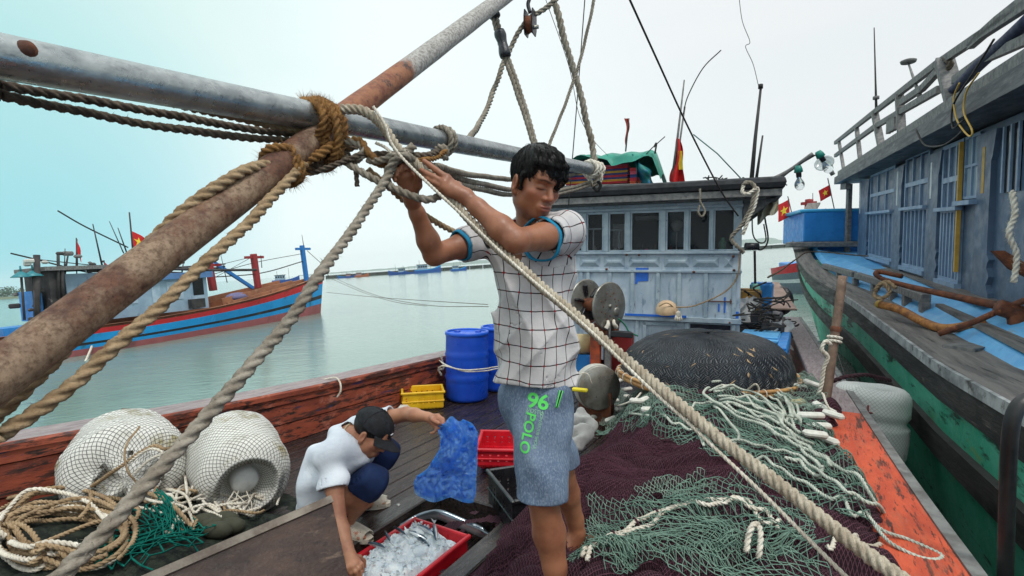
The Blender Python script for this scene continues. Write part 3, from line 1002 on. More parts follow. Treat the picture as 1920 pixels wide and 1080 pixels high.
M_BRAID = rope_mat('braided_rope', srgb(196, 186, 168), srgb(164, 150, 132), srgb(104, 88, 78), 15)
def prope(name, label, pts, r, mat, group=None, strands=3, lay=7, fuzz=0, fl=.02, parent=None, closed=False, cat='rope'):
 m = MB()
 q = [P(*p) if len(p) == 3 and not isinstance(p, Vector) else p for p in pts]
 for k, n_ in ((0, 1), (-1, -2)):                # ropes that leave the picture run on
  if not isinstance(pts[k], Vector) and (pts[k][0] <= -60 or pts[k][1] >= 1090):
   e = q[k] + (q[k] - q[n_]).normalized() * .6
   q = [e] + q if k == 0 else q + [e]
 m.rope(q, r, strands, lay, closed, fuzz=fuzz, fl=fl)
 o = m.build(name, mat, parent, fix=False)
 if parent is None: tag(o, label, cat, group)
 return o
LG = 'ropes running along the steel pipe'
prope('mooring_rope', 'tan twisted rope lying along the pipe, uppermost of three', [(-70, 112, .96), (0, 131, 1.0), (150, 160, 1.12), (300, 189, 1.26), (450, 222, 1.44), (585, 250, 1.60)], .0105, M_MANILA, LG, fuzz=160, fl=.012)
prope('mooring_rope', 'dark rope half hidden behind the tan one under the pipe', [(-70, 138, 1.00), (0, 157, 1.04), (150, 186, 1.17), (300, 212, 1.31), (450, 238, 1.48), (590, 258, 1.64)], .0105, M_DARKR, LG, fuzz=100, fl=.012)
prope('mooring_rope', 'dark grey rope hanging lowest of three along the pipe', [(-70, 160, .98), (0, 176, 1.02), (100, 199, 1.11), (250, 229, 1.26), (400, 250, 1.42), (560, 266, 1.60)], .0105, M_DARKR, LG, fuzz=140, fl=.012)
prope('mooring_rope', 'tan rope following the top of the rusty pole down to the left', [(575, 268, 1.56), (545, 292, 1.49), (470, 317, 1.345), (400, 352, 1.26), (345, 395, 1.22), (295, 442, 1.20), (230, 520, 1.16), (150, 622, 1.08), (100, 684, 1.03), (0, 772, .965), (-70, 828, .92)], .0135, M_MANILA, fuzz=120, fl=.012)
prope('mooring_rope', 'thick tan rope hanging under the rusty pole to the left edge', [(575, 300, 1.54), (553, 322, 1.46), (480, 400, 1.32), (400, 479, 1.20), (300, 575, 1.09), (175, 687, .99), (81, 760, .93), (0, 812, .89), (-70, 852, .86)], .0138, M_MANILA, fuzz=120, fl=.012)
prope('hauling_rope', 'thick grey rope slanting from the knot down to the bottom left', [(775, 275, 1.60), (748, 300, 1.56), (715, 352, 1.49), (650, 445, 1.32), (598, 520, 1.18), (540, 602, 1.10), (470, 688, 1.01), (400, 770, .94), (340, 836, .89), (260, 922, .82), (190, 1002, .77), (95, 1100, .72)], .0128, M_GREYR, fuzz=220, fl=.013)
prope('braided_rope', 'heavy braided rope running across the man down to the lower right', [(640, 205, 1.50), (680, 208, 1.51), (715, 234, 1.53), (745, 275, 1.54), (785, 312, 1.55), (832, 356, 1.55), (882, 414, 1.52), (960, 486, 1.48), (1060, 575, 1.40), (1150, 655, 1.32), (1250, 740, 1.22), (1400, 862, 1.10), (1550, 978, .99), (1700, 1094, .90)], .0136, M_BRAID, strands=4, lay=5, fuzz=160, fl=.011)
prope('thin_rope', 'thin white rope running just below the heavy braided rope', [(700, 200, 1.50), (722, 235, 1.50), (735, 270, 1.50), (775, 318, 1.49), (860, 397, 1.47), (960, 492, 1.43), (1100, 614, 1.32), (1200, 712, 1.25), (1300, 802, 1.17), (1450, 946, 1.05), (1600, 1094, .96)], .0043, M_WHITER, lay=8)
# lashing that binds pipe and pole
lash = thing('rope_lashing', 'shaggy brown coir lashing binding the steel pipe to the rusty pole', 'lashing', P(600, 330, 1.6))
coils = [
 [(578, 190, 1.58), (600, 202, 1.54), (606, 228, 1.53), (598, 252, 1.545), (584, 270, 1.57), (566, 262, 1.70), (560, 225, 1.76), (566, 198, 1.68)],
 [(598, 188, 1.60), (618, 204, 1.55), (630, 232, 1.54), (634, 270, 1.55), (622, 298, 1.58), (600, 304, 1.66), (586, 262, 1.80), (584, 205, 1.72)],
 [(612, 194, 1.61), (634, 208, 1.57), (645, 232, 1.56), (642, 258, 1.57), (630, 286, 1.62), (606, 290, 1.72), (600, 240, 1.80), (602, 205, 1.72)],
 [(590, 188, 1.59), (609, 200, 1.55), (617, 222, 1.545), (612, 252, 1.555), (596, 282, 1.575), (574, 292, 1.62), (570, 240, 1.78), (576, 205, 1.70)],
 [(602, 190, 1.62), (626, 203, 1.57), (639, 228, 1.56), (640, 268, 1.57), (628, 305, 1.60), (606, 314, 1.66), (592, 270, 1.78), (590, 205, 1.72)],
]
for c in coils: prope('coil', None, c, .0125, M_FUZZ, fuzz=1100, fl=.03, parent=lash, closed=True, lay=5)
prope('coil', None, [(495, 292, 1.46), (505, 278, 1.43), (525, 276, 1.44), (545, 280, 1.46), (550, 305, 1.46), (556, 328, 1.47), (545, 342, 1.50), (520, 335, 1.56), (496, 312, 1.56)], .0120, M_FUZZ, fuzz=1100, fl=.03, parent=lash, closed=True, lay=5)
prope('coil', None, [(540, 282, 1.50), (556, 296, 1.47), (563, 322, 1.48), (555, 336, 1.52), (540, 322, 1.60), (530, 290, 1.58)], .0120, M_FUZZ, fuzz=1100, fl=.03, parent=lash, closed=True, lay=5)
prope('binding', None, [(548, 318, 1.50), (575, 300, 1.52), (600, 288, 1.54), (622, 274, 1.56), (650, 266, 1.58)], .014, M_FUZZ, fuzz=600, fl=.02, parent=lash, lay=5)
prope('binding', None, [(545, 290, 1.52), (575, 280, 1.56), (600, 284, 1.58), (630, 290, 1.60), (655, 285, 1.60)], .014, M_DARKR, fuzz=500, fl=.02, parent=lash, lay=5)
prope('binding', None, [(555, 308, 1.55), (585, 312, 1.58), (612, 302, 1.60), (640, 282, 1.62), (668, 272, 1.62)], .013, M_DARKR, fuzz=400, fl=.02, parent=lash, lay=5)
# the knot the man works on
knot = thing('rope_knot', 'tangled knot of grey and tan ropes in front of the standing man\'s hands', 'knot', P(720, 340, 1.56))
prope('strand', None, [(565, 323, 1.56), (590, 321, 1.55), (623, 309, 1.54), (657, 297, 1.54), (684, 286, 1.55), (705, 292, 1.56)], .0085, M_DARKR, parent=knot, fuzz=150, fl=.012)
prope('strand', None, [(640, 268, 1.58), (665, 266, 1.56), (682, 278, 1.55), (672, 296, 1.56), (650, 296, 1.59), (644, 280, 1.61)], .012, M_GREYR, parent=knot, closed=True, fuzz=300, fl=.015)
prope('strand', None, [(652, 262, 1.57), (676, 264, 1.55), (690, 284, 1.545), (706, 298, 1.55), (728, 308, 1.56)], .010, M_FUZZ, parent=knot, fuzz=300, fl=.015)
prope('strand', None, [(645, 300, 1.56), (672, 318, 1.54), (700, 334, 1.53), (735, 350, 1.52), (770, 366, 1.515), (800, 374, 1.53), (822, 368, 1.56), (834, 352, 1.60), (826, 330, 1.62), (800, 312, 1.62), (770, 300, 1.60)], .0112, M_GREYR, parent=knot, fuzz=220, fl=.013)
prope('strand', None, [(690, 300, 1.56), (715, 300, 1.54), (740, 290, 1.53), (758, 284, 1.54), (764, 296, 1.57), (750, 308, 1.58), (738, 300, 1.56)], .0105, M_GREYR, parent=knot, fuzz=260, fl=.014)
prope('strand', None, [(728, 345, 1.54), (728, 322, 1.53), (742, 300, 1.52), (760, 292, 1.52), (776, 300, 1.54)], .0115, M_GREYR, parent=knot, fuzz=260, fl=.014)
prope('strand', None, [(680, 290, 1.58), (720, 288, 1.58), (760, 290, 1.60), (800, 292, 1.63), (822, 284, 1.68)], .009, M_DARKR, parent=knot, fuzz=200, fl=.013)
prope('strand', None, [(686, 285, 1.57), (705, 306, 1.56), (740, 312, 1.57), (790, 302, 1.60), (815, 298, 1.66), (836, 284, 1.74)], .008, M_FUZZ, parent=knot, fuzz=250, fl=.014)
prope('strand', None, [(664, 300, 1.56), (668, 322, 1.555), (670, 350, 1.555)], .0075, M_DARKR, parent=knot, fuzz=300, fl=.014)
prope('strand', None, [(705, 268, 1.55), (722, 276, 1.54), (735, 290, 1.535), (738, 318, 1.535), (730, 336, 1.54)], .0045, M_WHITER, parent=knot)
prope('slack_rope', 'tan rope passing behind the raised forearm down to the shirt sleeve', [(690, 318, 1.60), (724, 346, 1.64), (757, 375, 1.72), (810, 412, 1.86), (850, 434, 1.95), (900, 458, 2.05)], .0105, M_MANILA, fuzz=120, fl=.012)
GG = 'grey ropes running from the knot to the pipe end behind the head'
prope('tail_rope', 'dark grey rope behind the head, uppermost of the three to the pipe end', [(815, 312, 1.66), (880, 327, 2.0), (960, 336, 2.55), (1045, 332, 3.3), (1112, 318, 3.94)], .0105, M_GREYR, GG)
prope('tail_rope', 'dark grey rope behind the head, middle one of the three to the pipe end', [(800, 310, 1.66), (860, 334, 1.95), (960, 356, 2.55), (1045, 358, 3.3), (1112, 340, 3.94)], .0110, M_GREYR, GG)
prope('tail_rope', 'dark grey rope behind the head, lowest of the three to the pipe end', [(815, 338, 1.68), (870, 348, 2.0), (960, 366, 2.60), (1045, 364, 3.3), (1112, 346, 3.94)], .0105, M_GREYR, GG)
coil = thing('rope_ring', 'grey rope wound round the steel pipe with a small knot below', 'rope ring', P(828, 290, 1.95))
ctr = [pipe_at(826), pipe_at(834)]
for c, rr in ((ctr[0], .0115), (ctr[1], .0110)):
 q = [c + (upn * math.cos(a) + frn * math.sin(a)) * (PIPE_R + .011) for a in np.linspace(0, 2 * math.pi, 13)[:-1]]
 m = MB(); m.rope(q, rr, closed=True, fuzz=250, fl=.013); m.build('turn', M_GREYR, coil, fix=False)
prope('tie', None, [(818, 282, 1.90), (828, 276, 1.86), (838, 284, 1.86), (830, 292, 1.88), (820, 288, 1.90)], .012, M_GREYR, parent=coil, closed=True, fuzz=200)
prope('tie', None, [(822, 278, 1.93), (832, 290, 1.86), (836, 298, 1.88)], .011, M_GREYR, parent=coil, fuzz=200)
end = thing('end_knot', 'pale rope knot and dark shackle at the far tip of the pipe', 'knot', P(1118, 350, 3.95))
for k, dx in enumerate((-10, -4, 2)):
 c = pipe_at(1116 + dx)
 q = [c + (upn * math.cos(a) + frn * math.sin(a)) * (PIPE_R + .012) for a in np.linspace(0, 2 * math.pi, 13)[:-1]]
 m = MB(); m.rope(q, .016, closed=True); m.build('turn', M_WHITER, end, fix=False)
prope('tie', None, [(1106, 330, 3.86), (1120, 322, 3.84), (1128, 334, 3.86), (1118, 346, 3.88), (1108, 340, 3.88)], .018, M_WHITER, parent=end, closed=True)
prope('tie', None, [(1114, 312, 3.86), (1124, 322, 3.84), (1120, 340, 3.86), (1112, 352, 3.88)], .016, M_GREYR, parent=end)
m = MB(); m.tube(smooth_path([P(1118, 338, 3.86), P(1126, 346, 3.86), P(1120, 358, 3.87), P(1112, 350, 3.88)], 6), .012, 8); m.build('shackle', M_DARK, end)
# falls from aloft
h = thing('hoist_rope', 'thick doubled hoist rope with black tape, down to the pipe behind the head', 'rope', P(1003, 300, 2.95))
for s_ in (-1, 1):
 prope('part', None, [(914 + s_ * 3, -30, 3.0), (925 + s_ * 3, 22, 3.0), (945 + s_ * 3, 95, 2.99), (975 + s_ * 3, 182, 2.97), (1003 + s_ * 2, 272, 2.94), (1008, 300, 2.93)], .0135, M_GREYR, parent=h, fuzz=60)
for a, b in (((921, 8, 2.98), (928, 32, 2.98)), ((936, 58, 2.975), (948, 106, 2.97))):
 m = MB(); m.tube(smooth_path([P(*a), P((a[0] + b[0]) / 2, (a[1] + b[1]) / 2 - 2, a[2]), P(*b)], 5), lambda t: .031 + .004 * math.sin(t * 9), 10)
 m.build('tape', M_TAPE, h)
prope('hoist_rope', 'thick grey hoist rope from the top down to the pipe-end knot', [(1032, -30, 3.8), (1060, 82, 3.84), (1086, 170, 3.87), (1106, 252, 3.9), (1117, 312, 3.9), (1120, 332, 3.9)], .0235, M_GREYR, fuzz=50)
prope('block_rope', 'thinner rope reeved through the black pulley block, curving down to the pipe', [(1060, -20, 3.2), (1030, 10, 3.2), (1004, 28, 3.2), (990, 36, 3.18), (972, 62, 3.18), (945, 118, 3.15), (918, 190, 3.0), (895, 240, 2.75), (872, 268, 2.45)], .0150, M_GREYR)
prope('side_rope', 'slender grey rope slanting down to just right of the man\'s head', [(1120, -30, 3.6), (1092, 98, 3.55), (1062, 190, 3.5), (1038, 250, 3.45), (1022, 300, 3.4)], .0110, M_GREYR)
for lab, pts, r in (('thin upright dark line from the top edge to the roof by the crates', [(1098, -20, 5.6), (1082, 190, 5.8), (1066, 385, 6.0)], .006),
     ('black stay line slanting from the top edge to the wheelhouse corner', [(1172, -20, 4.4), (1232, 112, 5.0), (1290, 238, 5.7), (1350, 355, 6.2), (1384, 405, 6.28)], .0095),
     ('hair-thin wire slanting past the hoist rope at the top', [(1020, -10, 3.5), (1066, 122, 3.6), (1086, 215, 3.8), (1112, 262, 4.2), (1140, 292, 5.2)], .0022),
     ('thin kinked wire hanging from the top edge to the tall mast', [(1385, -10, 6.2), (1392, 40, 6.2), (1406, 78, 6.2), (1398, 88, 6.2), (1412, 120, 6.2), (1422, 160, 6.2)], .004)):
 m = MB(); m.tube(smooth_path([P(*p) for p in pts], 10), r, 6)
 tag(m.build('stay_line', M_BLACKL), lab, 'line')
# pulley block
pb_ = thing('pulley_block', 'small black pulley block hanging at the top of the picture', 'pulley', P(994, 70, 3.18))
bm_ = Matrix((V(.35, .94, 0).normalized(), V(.94, -.35, 0).normalized(), V(0, 0, 1))).transposed()
for s_ in (-1, 1):
 m = MB()
 c = P(994, 42, 3.18) + bm_ @ V(0, s_ * .022, 0)
 pr = [bm_ @ V(x, 0, z) for x, z in ((-.035, .07), (.035, .07), (.045, .03), (.045, -.04), (.03, -.08), (-.03, -.08), (-.045, -.04), (-.045, .03))]
 m.prism([c + p for p in pr], bm_ @ V(0, .007 * s_, 0)); m.build('cheek', M_TAPE, pb_)
m = MB(); m.lathe([(.0, -.018), (.055, -.018), (.045, 0), (.055, .018), (0, .018)], P(994, 46, 3.18), bm_ @ V(0, 1, 0), 18); m.build('sheave', M_RUST, pb_)
m = MB(); m.lathe([(.0, -.04), (.012, -.04), (.012, .04), (0, .04)], P(998, 52, 3.18), bm_ @ V(0, 1, 0), 10); m.build('pin', M_STEEL, pb_)
m = MB(); m.tube(smooth_path([P(994, 24, 3.18), P(990, 8, 3.18), P(994, -8, 3.18), P(995, -40, 3.18)], 6), .012, 8); m.build('strop', M_TAPE, pb_)
# ------------------------------------------------------------------ the green hulled boat alongside on the right
RO = V(2.35, 1.95, 0)
RA = V(math.sin(rad(25)), math.cos(rad(25)), 0)
RP = V(RA.y, -RA.x, 0)
RSL = .062
def RB(s, t, z):
 """s forward along the hull, t outboard to the right, z from its sheer line"""
 return RO + RA * s + RP * t + V(0, 0, z + RSL * max(s - 2, 0) + .0030 * max(s - 9, 0) ** 2.6)
def rt(s):
 """the side curves in toward the stem"""
 f = min(max((s - 5) / 7, 0), 1)
 return -.36 * f * f * (3 - 2 * f) + .055 * max(s - 11.6, 0) ** 2
def bow(s):
 return .0085 * max(s - 6.5, 0) ** 2.5 - .0030 * max(s - 9, 0) ** 2.6
RM = Matrix((RA, RP, V(0, 0, 1))).transposed()
RRZ = -math.atan2(RA.y, RA.x)
M_GREEN = paint('worn_green_hull', srgb(54, 160, 128), srgb(92, 182, 154), 2.2, .55,
    layers=[(srgb(112, 148, 84), 3.2, .58, .74, (.7, 1, 2.2), .8), (srgb(30, 44, 40), 2.6, .56, .64, (.5, 1, 2), .95), (srgb(24, 30, 28), 8, .60, .66, (.5, 1, 2), .9), (srgb(146, 102, 50), 6, .68, .76, (2.2, 1, .5), .8), (srgb(150, 178, 168), 12, .66, .72, (1, 1, 1), .6)],
    rz=RRZ, bump=.5, bscale=18, bdist=.008)
M_RBLACK = paint('tarred_hull_planks', srgb(36, 34, 34), srgb(58, 54, 52), 3, .65,
     layers=[(srgb(116, 106, 98), 8, .60, .70, (.5, 1, 3), .8), (srgb(150, 90, 40), 7, .70, .75, (2, 1, .4), .8), (srgb(20, 19, 20), 5, .5, .7)], stretch=(.4, 1, 3), rz=RRZ, bump=.6, bscale=22, bdist=.008)
M_RLEDGE = paint('grey_ledge_planks', srgb(126, 120, 116), srgb(92, 88, 86), 3, .75,
     layers=[(srgb(56, 52, 52), 7, .54, .68, (.3, 3, 1), .9), (srgb(168, 120, 76), 5, .66, .74, (.4, 2, 1), .8), (srgb(164, 160, 156), 11, .62, .72, (.3, 3, 1), .6)], stretch=(.4, 4, 1), rz=RRZ, bump=.6, bscale=24, bdist=.008)
M_SKYBLUE = paint('sky_blue_deck_paint', srgb(82, 158, 214), srgb(104, 176, 224), 3, .5, layers=[(srgb(140, 136, 134), 6, .60, .72, (.4, 2, 1), .7), (srgb(52, 112, 172), 9, .62, .72, (1, 1, 1), .6)], rz=RRZ, bump=.4)
M_RWALL = paint('slate_blue_cabin_paint', srgb(70, 90, 114), srgb(86, 108, 134), 3, .5, layers=[(srgb(58, 74, 96), 8, .56, .72, (1, 1, .4), .7), (srgb(132, 150, 168), 16, .66, .74, (1, 1, .5), .7)], bump=.35)
M_RPANEL = paint('pale_slate_panel', srgb(116, 142, 172), srgb(134, 160, 188), 4, .5, layers=[(srgb(84, 104, 128), 9, .56, .72, (1, 1, .4), .7)], bump=.3)
M_BOXBLUE = paint('bright_blue_box', srgb(30, 116, 190), srgb(40, 130, 204), 4, .45, layers=[(srgb(20, 74, 140), 9, .62, .72)], bump=.25)
M_YELLOWP = flat('ochre_pole', srgb(196, 156, 66), .6)
gboat = thing('fishing_boat', 'green and black hulled fishing boat alongside with slate blue panelled cabin', 'boat', RB(7, 2, -1.9))
# hull: bands as material strips
prof = [(.72, .0, 'cap'), (.60, .012, 'dark'), (.46, .010, 'dark'), (.455, -.012, 'green'), (.22, -.03, 'green'), (.215, .02, 'dark'), (.02, .01, 'dark'), (.015, -.04, 'green'), (-1.15, -.22, 'green'), (-1.9, -.7, 'dark')]
rows = []
NS = 56
for i in range(NS + 1):
 s_ = lerp(-4.5, 14.8, i / NS)
 k = max(s_ - 5.0, 0) / 12.5                       # stem flare: lower hull tucks under the bow
 rows.append([RB(s_, rt(s_) + (-o if False else o * -1.0) * 1.0 + k * k * (.715 - z) * .7, z + bow(s_)) for z, o, n in prof])
m = MB()
m.grid(rows, sm=False, mis=lambda i, k: {'cap': 0, 'dark': 0, 'green': 1}[prof[k + 1][2]])
m.build('hull', [M_RBLACK, M_GREEN], gboat, fix=False)
m = MB()
rows = []
for i in range(NS + 1):
 s_ = lerp(-4.5, 14.8, i / NS); t = rt(s_)
 wd = .52 if s_ < 4 else max(.30, .52 - (s_ - 4) * .035)
 z_ = bow(s_); rows.append([RB(s_, t - .02, .70 + z_), RB(s_, t - .025, .735 + z_), RB(s_, t + wd, .745 + z_), RB(s_, t + wd, .70 + z_)])
m.grid(rows, sm=False)
m.build('ledge', M_RLEDGE, gboat)
m = MB()
rows = []
for i in range(30):
 s_ = lerp(-4.5, 6.2, i / 29); t = rt(s_)
 rows.append([RB(s_, t - .034, .66), RB(s_, t - .034, .74), RB(s_, t - .01, .742), RB(s_, t - .01, .736)])
m.grid(rows, sm=False)
m.build('rub_strip', paint('pale_metal_strip', srgb(176, 178, 178), srgb(120, 122, 124), 6, .5, layers=[(srgb(70, 66, 64), 9, .55, .68)], bump=.3), gboat)
# inner low rail with slots
m = MB()
for s0, s1 in ((4.4, 5.6), (5.75, 7.4), (7.55, 9.6)):
 a, b = RB(s0, rt(s0) + .50 - (s0 - 4) * .03, .93), RB(s1, rt(s1) + .50 - (s1 - 4) * .03, .93)
 m.beam(a, b, .09, .10, bev=.01)
m.build('low_rail', M_GREYWOOD, gboat)
for s0 in (4.45, 5.1, 5.68, 6.5, 7.47, 8.5, 9.5):
 m = MB(); m.box(RB(s0, rt(s0) + .50 - (s0 - 4) * .03, .80), (.14, .08, .17), RM, bev=.008); m.build('rail_chock', M_GREYWOOD, gboat)
# blue deck rising to the cabin wall
m = MB()
rows = []
for i in range(31):
 s_ = lerp(-4.5, 14.6, i / 30); t = rt(s_); z_ = bow(s_) * .9
 rows.append([RB(s_, t + .40, .72 + z_), RB(s_, t + .48, .80 + z_), RB(s_, t + .80, .96 + z_ * .35), RB(s_, t + 1.6, 1.02 + z_ * .1), RB(s_, t + 3.6, 1.02)])
m.grid(rows, sm=False, mis=lambda i, k: 1 if k == 2 and i % 9 in (0, 1) else 0)
m.build('deck', [M_SKYBLUE, M_RLEDGE], gboat)
m = MB()
m.beam(RB(3.6, .83, .985), RB(8.8, 1.02, .985), .26, .03); m.build('deck_plank', M_RLEDGE, gboat)
m = MB()
m.beam(RB(1.2, .60, .80), RB(4.4, .72, .86), .30, .04); m.build('deck_plank', M_RLEDGE, gboat)
# cabin wall: lies on the plane t = CT
CT = .93
def cw(px, py):
 """(s, z above own deck base) where the pixel meets the cabin wall's plane"""
 r = ray(px, py)
 o = _c - RB(0, CT, 0)
 d = -o.dot(RP) / r.dot(RP)
 p = _c + r * d
 return (p - RO).dot(RA), p.z - RSL * max((p - RO).dot(RA) - 2, 0)
m = MB()
S0, S1 = cw(1919, 400)[0] - 3.0, cw(1617, 420)[0]
CZ0 = .80
r = ray(1750, 262); _o = _c - RB(0, CT - .42, 0); _p = _c + r * (-_o.dot(RP) / r.dot(RP))
CZ1 = _p.z - RSL * max((_p - RO).dot(RA) - 2, 0)
def wallbox(mb, s0, s1, z0, z1, t0, t1, mi=0, bev=0.0):
 """a box on the sloping wall, sheared with the sheer line"""
 L = [RB(s, CT + t, z) for z in (z0, z1) for t in (t0, t1) for s in (s0, s1)]
 mb.add(L, [(0, 2, 3, 1), (4, 5, 7, 6), (0, 1, 5, 4), (2, 6, 7, 3), (0, 4, 6, 2), (1, 3, 7, 5)], mi)
wallbox(m, S0, S1, CZ0, CZ1, .0, .06)
m.add([RB(S1, CT + .06, CZ0), RB(S1, CT + 2.2, CZ0), RB(S1, CT + 2.2, CZ1), RB(S1, CT + .06, CZ1)], [(0, 1, 2, 3)])
m.add([RB(S0, CT + .06, CZ0), RB(S0, CT + 2.2, CZ0), RB(S0, CT + 2.2, CZ1), RB(S0, CT + .06, CZ1)], [(0, 3, 2, 1)])
m.add([RB(S0, CT + 2.2, CZ0), RB(S1, CT + 2.2, CZ0), RB(S1, CT + 2.2, CZ1), RB(S0, CT + 2.2, CZ1)], [(0, 3, 2, 1)])
cabin = m.build('cabin', M_RWALL, gboat)
def scallop_post(px0, px1, label=None):
 """a flat board post whose edges are cut in scallops at foot and mid height"""
 s0, s1 = sorted((cw(px0, 430)[0], cw(px1, 430)[0]))
 n = 44
 L, Rr = [], []
 for i in range(n + 1):
  f = i / n; z = lerp(CZ0 - .02, CZ1, f)
  e = 0
  if f < .34: e = .035 + .030 * math.sin(f * 62) + .05 * max(0, .16 - f) / .16
  elif f > .86: e = .03 + .07 * (f - .86) / .14
  L.append((s0 - e, z)); Rr.append((s1 + e * .4, z))
 mb = MB()
 for t0, t1 in ((-.05, -.0),):
  rows = [[RB(a, CT + t1, z), RB(a, CT + t0, z), RB(b, CT + t0, z), RB(b, CT + t1, z)] for (a, z), (b, _) in zip(L, Rr)]
  mb.grid(rows, sm=False)
 return mb.build('post', M_RWALL, cabin)
for a, b in ((1614, 1630), (1680, 1694), (1744, 1764), (1838, 1864)): scallop_post(a, b)
# strips on the posts, the pale ones painted as light through slots
M_SLOTLIGHT = flat('pale_slot_light', srgb(206, 212, 216), .5)
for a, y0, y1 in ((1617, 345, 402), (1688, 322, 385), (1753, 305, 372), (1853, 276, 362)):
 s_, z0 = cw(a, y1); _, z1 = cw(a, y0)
 m = MB(); wallbox(m, s_ - .035, s_ + .035, z0, z1, -.053, -.045); m.build('slot_strip', M_SLOTLIGHT if a != 1853 else M_YELLOWP, cabin)
def panel(pxa, pxb, ybot, ytop, win=False):
 """panelled shutter: frame, slats below, small panels on top, a ledge between"""
 sa, sb = sorted((cw(pxa, 430)[0], cw(pxb, 430)[0]))
 zb, zt = cw((pxa + pxb) / 2, ybot)[1], cw((pxa + pxb) / 2, ytop)[1]
 mb = MB()
 fr = .05
 zm = lerp(zb, zt, .52)
 for z0, z1 in ((zb, zb + fr), (zm - .03, zm + .03), (zt - fr, zt)): wallbox(mb, sa, sb, z0, z1, -.03, 0)
 for s_ in (sa, sb - fr): wallbox(mb, s_, s_ + fr, zb, zt, -.028, 0)
 n = 6
 for i in range(1, n):
  s_ = lerp(sa, sb, i / n); wallbox(mb, s_ - .018, s_ + .018, zb, zm, -.024, 0)
 for i in (1, 2): wallbox(mb, lerp(sa, sb, i / 3) - .02, lerp(sa, sb, i / 3) + .02, zm, zt, -.026, 0)
 wallbox(mb, sa + .02, sb - .02, lerp(zm, zt, .42), lerp(zm, zt, .50), -.027, 0)
 sh = mb.build('shutter', M_RPANEL, cabin)
 mb = MB(); wallbox(mb, sa - .05, sb + .02, zm - .01, zm + .035, -.10, -.03); mb.build('sill', M_RPANEL, sh)
 mb = MB(); wallbox(mb, sa - .02, sb + .02, zb - .05, zb + .01, -.07, -.0); mb.build('foot_ledge', M_RPANEL, sh)
 return sh
panel(1632, 1678, 486, 320)
panel(1697, 1742, 505, 288)
panel(1767, 1806, 530, 270)
# the window with a pane painted pale to look lit, and the door at the near end
m = MB()
s0, s1 = sorted((cw(1810, 400)[0], cw(1838, 400)[0])); z0, z1 = cw(1825, 372)[1], cw(1825, 254)[1]
wallbox(m, s0, s1, z0, z1, -.008, 0); wn_ = m.build('window', NT('bright_painted_glass').done(srgb(160, 178, 190), .08, 0, None, .6), cabin)
m = MB()
for s_ in (s0, (s0 + s1) / 2 - .015, s1 - .03): wallbox(m, s_, s_ + .03, z0, z1, -.03, -.008)
for z in (z0, (z0 + z1) / 2, z1 - .03): wallbox(m, s0, s1, z, z + .03, -.031, -.008)
wallbox(m, s0 - .06, s1 + .03, z0 - .07, z0 - .02, -.12, 0)
m.build('window_frame', M_RPANEL, wn_)
m = MB(); s_, z0 = cw(1803, 510); wallbox(m, s_ - .02, s_ + .02, z0, CZ1, -.075, -.035); m.build('ochre_strut', M_YELLOWP, cabin)
m = MB()
s0, s1 = sorted((cw(1880, 400)[0], cw(1912, 400)[0])); z0, z1 = cw(1895, 360)[1], cw(1895, 235)[1]
wallbox(m, s0, s1, z0, z1, -.01, 0); dw = m.build('window', M_GLASS, cabin)
m = MB()
for s_ in (s0, s1 - .03, lerp(s0, s1, .45)): wallbox(m, s_, s_ + .03, z0, z1, -.03, -.01)
m.build('window_frame', M_RPANEL, dw)
m = MB(); wallbox(m, S0, S1, CZ0 - .0, CZ0 + .10, -.06, -.0); m.build('plinth', M_RWALL, cabin)
# eave: deep timber edge with a tarred face, roof above
m = MB()
wallbox(m, S0 - .1, S1 + 1.2, CZ1 + .0, CZ1 + .17, -.42, 2.4)
rf = m.build('cabin_roof', paint('eave_timber', srgb(58, 60, 66), srgb(84, 86, 90), 4, .6, layers=[(srgb(134, 134, 134), 7, .58, .72, (.4, 1, 2), .8), (srgb(34, 34, 38), 9, .56, .7, (.4, 1, 2), .8)], rz=RRZ, stretch=(.4, 1, 3), bump=.5, bscale=25), gboat)
m = MB(); wallbox(m, S0 - .1, S1 + 1.15, CZ1 + .18, CZ1 + .31, -.36, -.24); m.build('coaming_board', M_GREYWOOD, rf)
m = MB(); wallbox(m, S1 + .3, S1 + 1.1, CZ1 - .14, CZ1 - .005, -.30, -.20); m.build('eave_bracket', M_GREYWOOD, rf)
m = MB(); m.beam(RB(S1 + .62, CT - .18, .95), RB(S1 + .62, CT - .18, CZ1 - .02), .09, .09); m.build('corner_post', M_GREYWOOD, gboat)
# roof rail
T_ = CT - .28
def rr(px, py):
 r = ray(px, py); o = _c - RB(0, T_, 0); d = -o.dot(RP) / r.dot(RP); p = _c + r * d
 return p
m = MB()
for pts in ([(1566, 268), (1640, 210), (1755, 122)], [(1566, 292), (1640, 238), (1760, 168)], [(1755, 122), (1830, 72), (1930, 6)], [(1820, 84), (1870, 40), (1930, -6)], [(1790, 150), (1850, 108), (1930, 72)], [(1690, 192), (1730, 165), (1762, 130)]):
 q = [rr(*p) for p in pts]
 for a, b in zip(q, q[1:]): m.beam(a, b + (b - a).normalized() * .03, .06, .085)
m.build('roof_rail', M_GREYWOOD, gboat)
for (xa, ya), (xb, yb), w_ in (((1573, 265), (1579, 300), .06), ((1606, 238), (1612, 290), .07), ((1640, 212), (1650, 262), .10), ((1686, 178), (1690, 238), .10), ((1770, 112), (1790, 186), .17)):
 m = MB(); m.beam(rr(xa, ya), rr(lerp(xa, xb, 1.5), lerp(ya, yb, 1.5)), w_, .08); m.build('rail_post', M_GREYWOOD, gboat)
m = MB(); m.rope([rr(1757, 125), rr(1770, 108), rr(1782, 120), rr(1772, 134), rr(1760, 130)], .03, closed=True)
